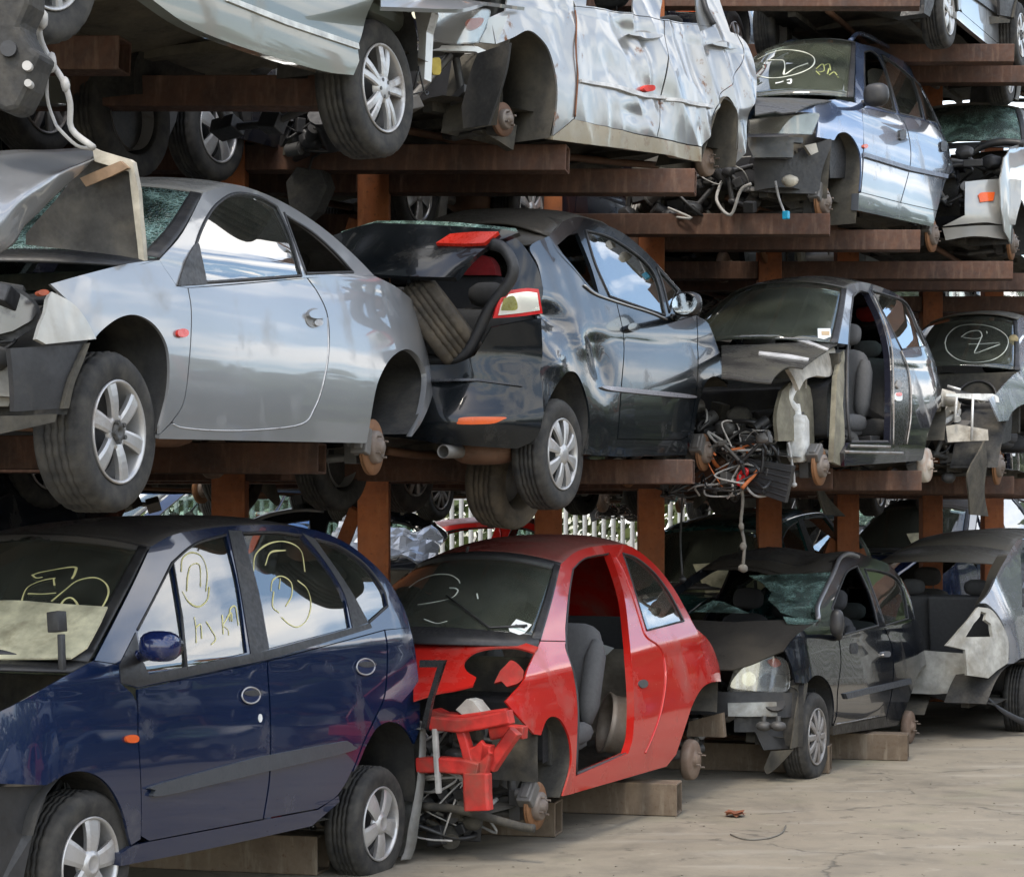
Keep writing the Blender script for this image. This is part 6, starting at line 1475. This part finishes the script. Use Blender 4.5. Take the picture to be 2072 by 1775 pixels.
# ------------------------------------------------------------------ copies of wrecks: far side of the rack, top tier, yard behind, row across the aisle
def recolour(root, table):
    for o in [root] + list(root.children_recursive):
        if o.type != 'MESH': continue
        for i, sl in enumerate(o.material_slots):
            if sl.material and sl.material.name in table:
                m = table[sl.material.name]; sl.link = 'OBJECT'; sl.material = m
def place(src, label, hub=None, xy=None, z=0., rz=0., group=None, table=None, cat='car', drop=(), pitch=0., flip=False):
    r = copy_tree(src.root)
    for ch in list(r.children_recursive):
        if ch.name.split('.')[0] in drop: bpy.data.objects.remove(ch)
    h = math.atan2(src.a.x, src.a.y)
    M0 = Matrix.Rotation(-rz - R(25), 4, 'Z') @ Matrix.Rotation(R(pitch), 4, 'X')
    if flip: M0 = M0 @ Matrix.Translation((0, src.wb, 0)) @ Matrix.Rotation(math.pi, 4, 'Z')
    org = Vector((xy[0], xy[1], z))
    r.matrix_world = Matrix.Translation(org) @ M0
    tag(r, label, cat, group)
    if 'group' in r.keys() and not group: del r['group']
    if table: recolour(r, table)
    return r
STEP = Vector((1.9, 3.2))
B0 = Vector((-1.53, 7.93))
def slot(i, t, dn=0.):
    """middle of the car standing at slot i, dn metres towards the near side"""
    n = Vector((math.cos(R(25)), -math.sin(R(25))))
    return B0 + STEP * i + n * (dn - .82)
ZC = {1: .0, 1.5: .95, 2: 1.93, 3: 3.90, 4: 5.90}
G_FAR = 'wrecks on the far side of the rack'; G_BACK = 'wrecks stacked in the row behind'
far = [
    (1.5, 0, C, 'dark wreck propped up behind the blue MPV, under the coupe'), (2, -1, G_, 'dark wreck hidden in shadow behind the wheel of the silver coupe'), (2, 0, A, 'dark wreck behind the silver coupe on the far side of the rack'),
    (2, 1, C, 'dark wreck behind the black crumpled hatchback on the far side of the rack'), (2, 2, A, 'wreck behind the doorless hatchback, its tyres hanging below the arms'),
    (2, 3, C, 'wreck behind the noseless silver car, tyres hanging below the arms'), (2, 4, A, 'wreck beyond the middle tier at the right edge of the rack'),
    (3, 0, C, 'dark wreck behind the grey green car on the top tier'), (3, 1, A, 'dark wreck behind the smashed silver saloon'), (3, 2, F_, 'dark wreck behind the light blue estate'),
    (3, 3, G_, 'dark wreck behind the pale silver car on the top tier'), (3, 4, A, 'dark wreck past the pale silver car at the end of the top tier'),
    (4, 1, G_, 'wreck above the smashed saloon seen only from below'), (4, 2, C, 'wreck whose tyre hangs beside the orange post above the estate'), (4, 3, F_, 'wreck on the highest tier behind the alloy wheel'), (2, 5, G_, 'wreck at the far end of the middle tier, mostly hidden'), (3, 5, C, 'wreck at the far end of the top tier, mostly hidden'), (4, 0, A, 'wreck on the highest tier over the top left car')]
DULL = {'dark_blue_paint': PDK, 'dusty_blue_roof': PDKD, 'gloss_black_paint': PDK}
for t, i, src, lab in far:
    p = slot(i, t, -2.35); place(src, lab, xy=p, z=ZC[t], group=G_FAR, table=DULL, drop=('chalk_mark',), flip=int(i + t) % 3 == 0)
back = [(t, i, s_) for t, row in ((2, (C, G_, A, F_, C, G_, A)), (3, (A, C, G_, A, F_, C, A)), (4, (G_, A, C, F_, A, G_, C))) for i, s_ in zip(range(-1, 8), row + row[:2])]
for t, i, src in back:
    p = slot(i, t, -5.4) + Vector((0, .9)); place(src, 'stacked wreck in the shaded row behind the rack', xy=p, z=ZC[t] - .1 + .05 * (i % 2), group=G_BACK, table=DULL, drop=('chalk_mark',), flip=(i + t) % 2 == 0)
# highest tier, near side, seen from below
def hubplace(src, px, s, zr, label, group=None, table=None, **k):
    Y = FPX / s; h = at(px, Y); n = Vector((math.cos(R(25)), -math.sin(R(25)), 0))
    q = h - n * (src.W - .03); return place(src, label, xy=(q.x, q.y), z=h.z - src.r, group=group, table=table, **k)
hubplace(A, (1921, 24), 238, 0, 'wreck with a bright alloy wheel seen from below, highest tier at upper right', table={'dark_blue_paint': PSIL, 'dusty_blue_roof': PSILD}, drop=('chalk_mark',))
hubplace(E_, (2068, 72), 214, 0, 'wreck with a fat tyre cut by the right picture edge, highest tier', table={'silver_paint': PDK}, drop=('bonnet', 'bonnet_skin', 'bonnet_flange', 'bonnet_brace'))
# yard behind, glimpsed under the middle tier
TEAL = M_paint('dark_teal_paint', (.006, .045, .045), .1, .25, .1); WHT = M_paint('white_paint', (.62, .62, .60), .1, .25, 0)
SKYB = M_paint('sky_blue_paint', (.10, .22, .50), .08, .2, .3)
place(A, 'dark teal people carrier standing behind the black ground hatchback', xy=(1.55, 18.2), z=.10, rz=R(4), table={'dark_blue_paint': TEAL, 'dusty_blue_roof': TEAL, 'black_plastic': BLK}, drop=('chalk_mark',))
place(K_, 'light blue estate in the yard behind the tyre of the silver coupe', xy=(-5.9, 25.5), z=.55, rz=R(40), table={'silver_blue_paint': SKYB}, drop=('chalk_mark',))
place(L_, 'white car in the yard seen between the two braces', xy=(4.6, 28.), z=.42, rz=R(-20), table={'pale_silver_paint': WHT, 'dusty_pale_roof': WHT})
place(B, 'red wreck in the yard behind the roof of the red hatchback', xy=(-2.0, 25.), z=.12, rz=R(70), drop=('chalk_mark',))
place(J_, 'silver wreck in the yard between the two right hand posts', xy=(7.6, 30.), z=.0, rz=R(30))
place(H_, 'pale wreck in the yard right of the teal people carrier', xy=(5.6, 25.), z=.25, rz=R(15), drop=('chalk_mark',))
place(A, 'navy wreck in the yard behind the open grey saloon', xy=(4.5, 23.5), z=.35, rz=R(10), drop=('chalk_mark',))
place(G_, 'dark wreck in the yard at the right edge behind the last rack posts', xy=(6.6, 27.5), z=.45, rz=R(-20), drop=('chalk_mark',))
place(C, 'dark wreck in the yard left of the crumpled silver bonnet', xy=(-3.9, 21.), z=.25, rz=R(60))
# row across the aisle (out of the picture, mirrored in the paint and glass)
G_OPP = 'wrecks lined up across the aisle'
opp = [(A, DULL), (H_, None), (B, None), (K_, None), (C, None), (E_, None), (G_, None), (J_, None), (B, {'red_paint': SKYB, 'dusty_red_roof': SKYB}), (F_, None)]
for i, (src, tb) in enumerate(opp):
    place(src, 'wreck standing in the row across the aisle', xy=(6.4 + 1.75 * i, 2.2 + 3.4 * i), z=0, rz=R(8), group=G_OPP, table=tb, drop=('chalk_mark', 'bonnet_skin'))
    if i >= 3:
        for t in (2, 3): 
            s2, t2 = opp[(i * 3 + t) % 10]; place(s2, 'wreck stacked in the row across the aisle', xy=(7.3 + 1.75 * i, 1.8 + 3.4 * i), z=ZC[t], rz=R(8), group=G_OPP, table=t2, drop=('chalk_mark', 'bonnet_skin'))
        f = copy_tree(FR[4]); f.location = (8.4 + 1.75 * i, 2.4 + 3.4 * i, 0); tag(f, 'rack frame in the row across the aisle', 'storage rack', 'rack frames across the aisle')
# ------------------------------------------------------------------ fence and greenery
def M_leaf(name, c1, c2):
    t = NT(name); co = t.coord(); c = t.mix(t.rng(t.noise(co, .9, 3), .3, .7), c1, c2)
    p = t.bsdf(Base_Color=c, Roughness=.6); return t.done(p.outputs[0])
LEAF = M_leaf('hedge_leaf', (.045, .075, .018), (.11, .13, .035)); LEAFD = M_leaf('tree_leaf', (.03, .055, .016), (.07, .095, .03))
def foliage(n, fpos, size, seed):
    rn = random.Random(seed); V = []; F = []
    for k in range(n):
        c = Vector(fpos(rn)); a = Vector((rn.gauss(0, 1), rn.gauss(0, 1), rn.gauss(0, 1))).normalized(); b = a.orthogonal().normalized(); s_ = size * rn.uniform(.6, 1.4); e = a.cross(b)
        i = len(V); V += [c - b * s_, c + e * s_ * .5, c + b * s_, c - e * s_ * .5]; F.append((i, i + 1, i + 2, i + 3))
    me = bpy.data.meshes.new('leaves'); me.from_pydata([tuple(v) for v in V], [], F); return me
GALV = M_metal('galvanised_pale', (.50, .51, .50), .45, .3, (.26, .25, .22), .4)
fe_ = empty('palisade_fence', (0, 32, 0)); tag(fe_, 'pale steel palisade fence at the back of the yard, seen under the rack', 'fence')
mb = MB()
for i in range(int(40 / .15)):
    x = -20 + i * .15; mb.prism([(0, 0)], 0, 0) if False else None
    M = Matrix.Translation((x, 0, 0))
    mb.add([(-.036, 0, .06), (-.012, -.02, .06), (.012, -.02, .06), (.036, 0, .06), (-.036, 0, 2.55), (-.012, -.02, 2.62), (.012, -.02, 2.62), (.036, 0, 2.55), (-.02, -.006, 2.75), (.0, -.018, 2.82), (.02, -.006, 2.75)],
           [(0, 1, 5, 4), (1, 2, 6, 5), (2, 3, 7, 6), (4, 5, 9, 8), (5, 6, 9), (6, 7, 10, 9)], 0, False, M)
o = mb.build('pales', GALV, fe_); m = o.modifiers.new('t', 'SOLIDIFY'); m.thickness = .004
for z in (.45, 2.25): MB().box((0, .03, z), (40, .05, .05)).build('rail', GALV, fe_)
for i in range(15): MB().box((-19.3 + 2.75 * i, .08, 1.3), (.06, .1, 2.6)).build('fence_post', GALV, fe_)
def hedge_pos(r): 
    x = r.uniform(-24, 24); y = r.uniform(33., 35.5); z = r.uniform(0, 1) ** .8 * (3.0 + .8 * mnoise.noise(Vector((x * .35, y * .3, 1)))); return (x, y, z)
tag(link('hedge_foliage', foliage(26000, hedge_pos, .13, 5), None, LEAF), kind='stuff', label='tangled green hedge growing behind the palisade fence', cat='hedge')
# tree belt added out of view, sized to darken reflections in the paint
def belt_pos(r):
    k = r.randrange(34); rr = random.Random(k); a = R(19 + k * 3.0) ; d = rr.uniform(44, 58) if k < 22 else rr.uniform(55, 75); c = Vector((math.sin(a) * d, math.cos(a) * d, 0)); s_ = rr.uniform(4.2, 7.6)
    v = Vector((r.gauss(0, 1), r.gauss(0, 1), r.gauss(0, 1))).normalized() * r.uniform(.4, 1) ** .5
    return (c.x + v.x * s_ * 1.1, c.y + v.y * s_ * 1.1, max(.1, s_ * .62 + v.z * s_ * .75))
tag(link('reflection_trees', foliage(34000, belt_pos, .55, 9), None, LEAFD), kind='stuff', label='unseen belt of trees added to darken the paint reflections', cat='trees')
# ------------------------------------------------------------------ loose steel on the ground
def beam(px, Y, L, label, s=.205, ang=R(14)):
    p = at(px, Y); e = (p.x, Y); x1 = p.x
    mb = MB(); z = s / 2 + .002; hollow(mb, (x1, Y, z), (x1 - L * math.cos(ang), Y + L * math.sin(ang), z), s, .014)
    o = bevel(mb.build('steel_beam', STEELB), .006); tag(o, label, 'steel beam', 'old steel beams under the ground tier'); return o
beam((655, 1700), 10.75, 2.0, 'hollow steel beam on the concrete under the blue MPV, beside its rear tyre')
beam((1375, 1600), 12.9, 2.2, 'hollow steel beam sticking out under the rear of the red hatchback')
beam((1131, 1600), 12.05, 2.1, 'hollow steel beam end beside the front brake disc of the red hatchback')
beam((1838, 1500), 15.9, 2.2, 'hollow steel beam sticking out under the rear of the black ground hatchback')
beam((1681, 1500), 15.1, 2.1, 'hollow steel beam behind the front tyre of the black ground hatchback')
# ------------------------------------------------------------------ things hanging from the rack
def hang(name, label, cat, pts, Y, r, mat, bits=()):
    mb = MB(); P = [at(p, Y + (k % 3) * .02) for k, p in enumerate(pts)]; mb.tube(P, r, 6, sub=4)
    for p, d in bits: mb.blob(at(p, Y), d, 0, 2, .3, int(p[0]))
    tag(mb.build(name, mat), label, cat)
CH = M_plain('dirty_cable', (.13, .12, .10), .8)
hang('hanging_cable', 'thin dark cable hanging from the middle tier beside the red hatchback roof', 'cable', [(1382, 985), (1379, 1040), (1377, 1100), (1381, 1172)], 15.2, .008, WIREB, [((1381, 1172), (.03, .03, .03))])
hang('hanging_loom', 'knotted pale wire loom dangling over the broken windscreen', 'cable', [(1497, 960), (1503, 1010), (1499, 1060), (1506, 1100), (1503, 1150)], 14.2, .012, CH, [((1500, 1065), (.02, .02, .03)), ((1504, 1105), (.025, .02, .03)), ((1503, 1150), (.035, .03, .03))])
hang('torn_wire_loom', 'torn grey wire loom hanging at top left onto the raised coupe bonnet', 'cable', [(82, 0), (80, 70), (100, 120), (128, 165), (142, 210), (145, 262), (190, 300)], 7.6, .013, WIRE, [((86, 40), (.02, .02, .04)), ((104, 128), (.02, .02, .04)), ((132, 172), (.018, .02, .03))])
hang('thin_wire', 'thin grey wire beside the torn loom at top left', 'cable', [(96, 130), (96, 200), (110, 245), (120, 262), (155, 295), (185, 302)], 7.62, .007, WIRE)
mb = MB(); P = [at(p, 7.4) for p in ((-60, -40), (62, -40), (60, 10), (40, 55), (62, 95), (84, 110), (70, 140), (58, 180), (36, 222), (10, 228), (-60, 190))]
mb.prism([(0, 0)], 0, 0) if False else None
n_ = len(P); B_ = [p + Vector((.03, .14, .0)) for p in P]; mb.add(P + B_, [tuple(range(n_)), tuple(range(2 * n_ - 1, n_ - 1, -1))] + [(i, (i + 1) % n_, n_ + (i + 1) % n_, n_ + i) for i in range(n_)])
e = empty('torn_undertray', (P[0].x, P[0].y, P[0].z)); e2 = mb.build('tray_panel', LINER, e); e2.matrix_parent_inverse = Matrix.Translation(-P[0]); bevel(e2, .02)
for p, r_ in (((56, 135), .018), ((18, 100), .03), ((58, 170), .014)):
    m2 = MB(); q = at(p, 7.39); m2.cyl(q + Vector((0, -.012, 0)), q + Vector((0, .03, 0)), r_, 14); o = m2.build('clip', WIRE if r_ < .02 else BLK, e); o.matrix_parent_inverse = Matrix.Translation(-P[0])
tag(e, 'torn black plastic undertray hanging at the top left corner', 'undertray')
mb = MB(); P = [at(p, 12.6) for p in ((600, 338), (650, 345), (662, 380), (640, 430), (615, 452), (585, 420), (578, 370))]; B_ = [p + Vector((.04, .16, .02)) for p in P]; n_ = 7
mb.add(P + B_, [tuple(range(n_)), tuple(range(2 * n_ - 1, n_ - 1, -1))] + [(i, (i + 1) % n_, n_ + (i + 1) % n_, n_ + i) for i in range(n_)]); mb.tube([at((625, 345), 12.6), at((632, 320), 12.6), at((652, 308), 12.6)], .01, 5)
tag(bevel(mb.build('hanging_cover', LINER), .03), 'crumpled black cover hanging under the arm behind the silver coupe', 'plastic cover')
# crumpled bonnet lying in the yard
rn = random.Random(3); nx, ny = 16, 12; V = []
for j in range(ny + 1):
    for i in range(nx + 1):
        u, v = i / nx, j / ny; q = Vector((u, v, 0)); V.append((-1.5 + 1.5 * u + .1 * v, .9 * v, .10 + .30 * v - .22 * u + .12 * mnoise.noise(q * 5) + .12 * abs(mnoise.noise(q * 3 + Vector((3, 0, 0))))))
mb = MB(); mb.add(V, [(j * (nx + 1) + i, j * (nx + 1) + i + 1, (j + 1) * (nx + 1) + i + 1, (j + 1) * (nx + 1) + i) for j in range(ny) for i in range(nx)], 0, False)
o = mb.build('crumpled_bonnet', PLB); o.location = (-.66, 17.2, 1.58); o.scale = (.6, .8, .8); m = o.modifiers.new('t', 'SOLIDIFY'); m.thickness = .02
tag(o, 'crumpled silver bonnet lying on a stack of panels beyond the dark rack post', 'car bonnet')
mb = MB()
for k in range(7): mb.box((-1.25 + .05 * rn.uniform(-1, 1), 17.7, .1 + .21 * k), (1.0 + rn.uniform(-.1, .1), .9, .2), 0, rot=(rn.uniform(-.02, .02), rn.uniform(-.03, .03), rn.uniform(-.1, .1)))
tag(bevel(mb.build('panel_stack', LINERM), .03), 'dark stack of scrap panels under the crumpled silver bonnet', 'scrap stack')
# bits on the ground
def gpt(px): r_ = ray(px); return CAM + r_ * (-CAMH / r_.z)
q = gpt((1488, 1652)); mb = MB()
for k in range(3):
    a = k * 1.1; mb.add([(q.x + .06 * math.cos(a + t) * (1 + .3 * math.sin(3 * t)), q.y + .07 * math.sin(a + t), .006 + .02 * math.sin(t * 2 + k) ** 2 + .008 * k) for t in [i * .785 for i in range(8)]], [tuple(range(8))])
tag(mb.build('fallen_leaf', M_plain('brown_leaf', (.15, .05, .02), .8)), 'curled red brown dead leaf on the open concrete', 'leaf')
mb = MB(); mb.tube([gpt(p) + Vector((0, 0, .006)) for p in ((1478, 1690), (1510, 1700), (1550, 1698), (1580, 1688), (1590, 1672))], .005, 5, sub=5)
tag(mb.build('thin_strap', CH), 'pale curved bit of cord lying on the concrete near the leaf', 'cord')
rn = random.Random(12); mb = MB()
for k in range(170):
    px = (rn.uniform(600, 2072), 1500 + 275 * rn.random()); g = gpt(px); s_ = rn.uniform(.003, .009); mb.blob((g.x, g.y, s_ * .4), (s_, s_ * rn.uniform(.6, 1.3), s_ * .6), 0, 1, .4, k)
tag(mb.build('gravel_litter', M_plain('grit', (.16, .14, .11), .9)), kind='stuff', label='scattered grit and tiny debris on the concrete', cat='grit')

ty2 = empty('scrap_tyre', (0, 0, 0)); tag(ty2, 'muddy tyre wedged under the tail of the black crumpled hatchback, left of its rear wheel', 'tyre')
ty2.matrix_world = F_.M @ Matrix.Translation(F_.onx(conv(5, 985, 1420), .48)) @ Matrix.Rotation(R(-6), 4, 'Z') @ Matrix.Rotation(R(6), 4, 'Y')
link('tread', tm, ty2).data = tm
mb = MB(); mb.lathe([(-.20, .185), (-.19, .15), (-.1, .14), (-.1, 0)], 30, 0); mb.build('steel_rim', DARKMET, ty2)
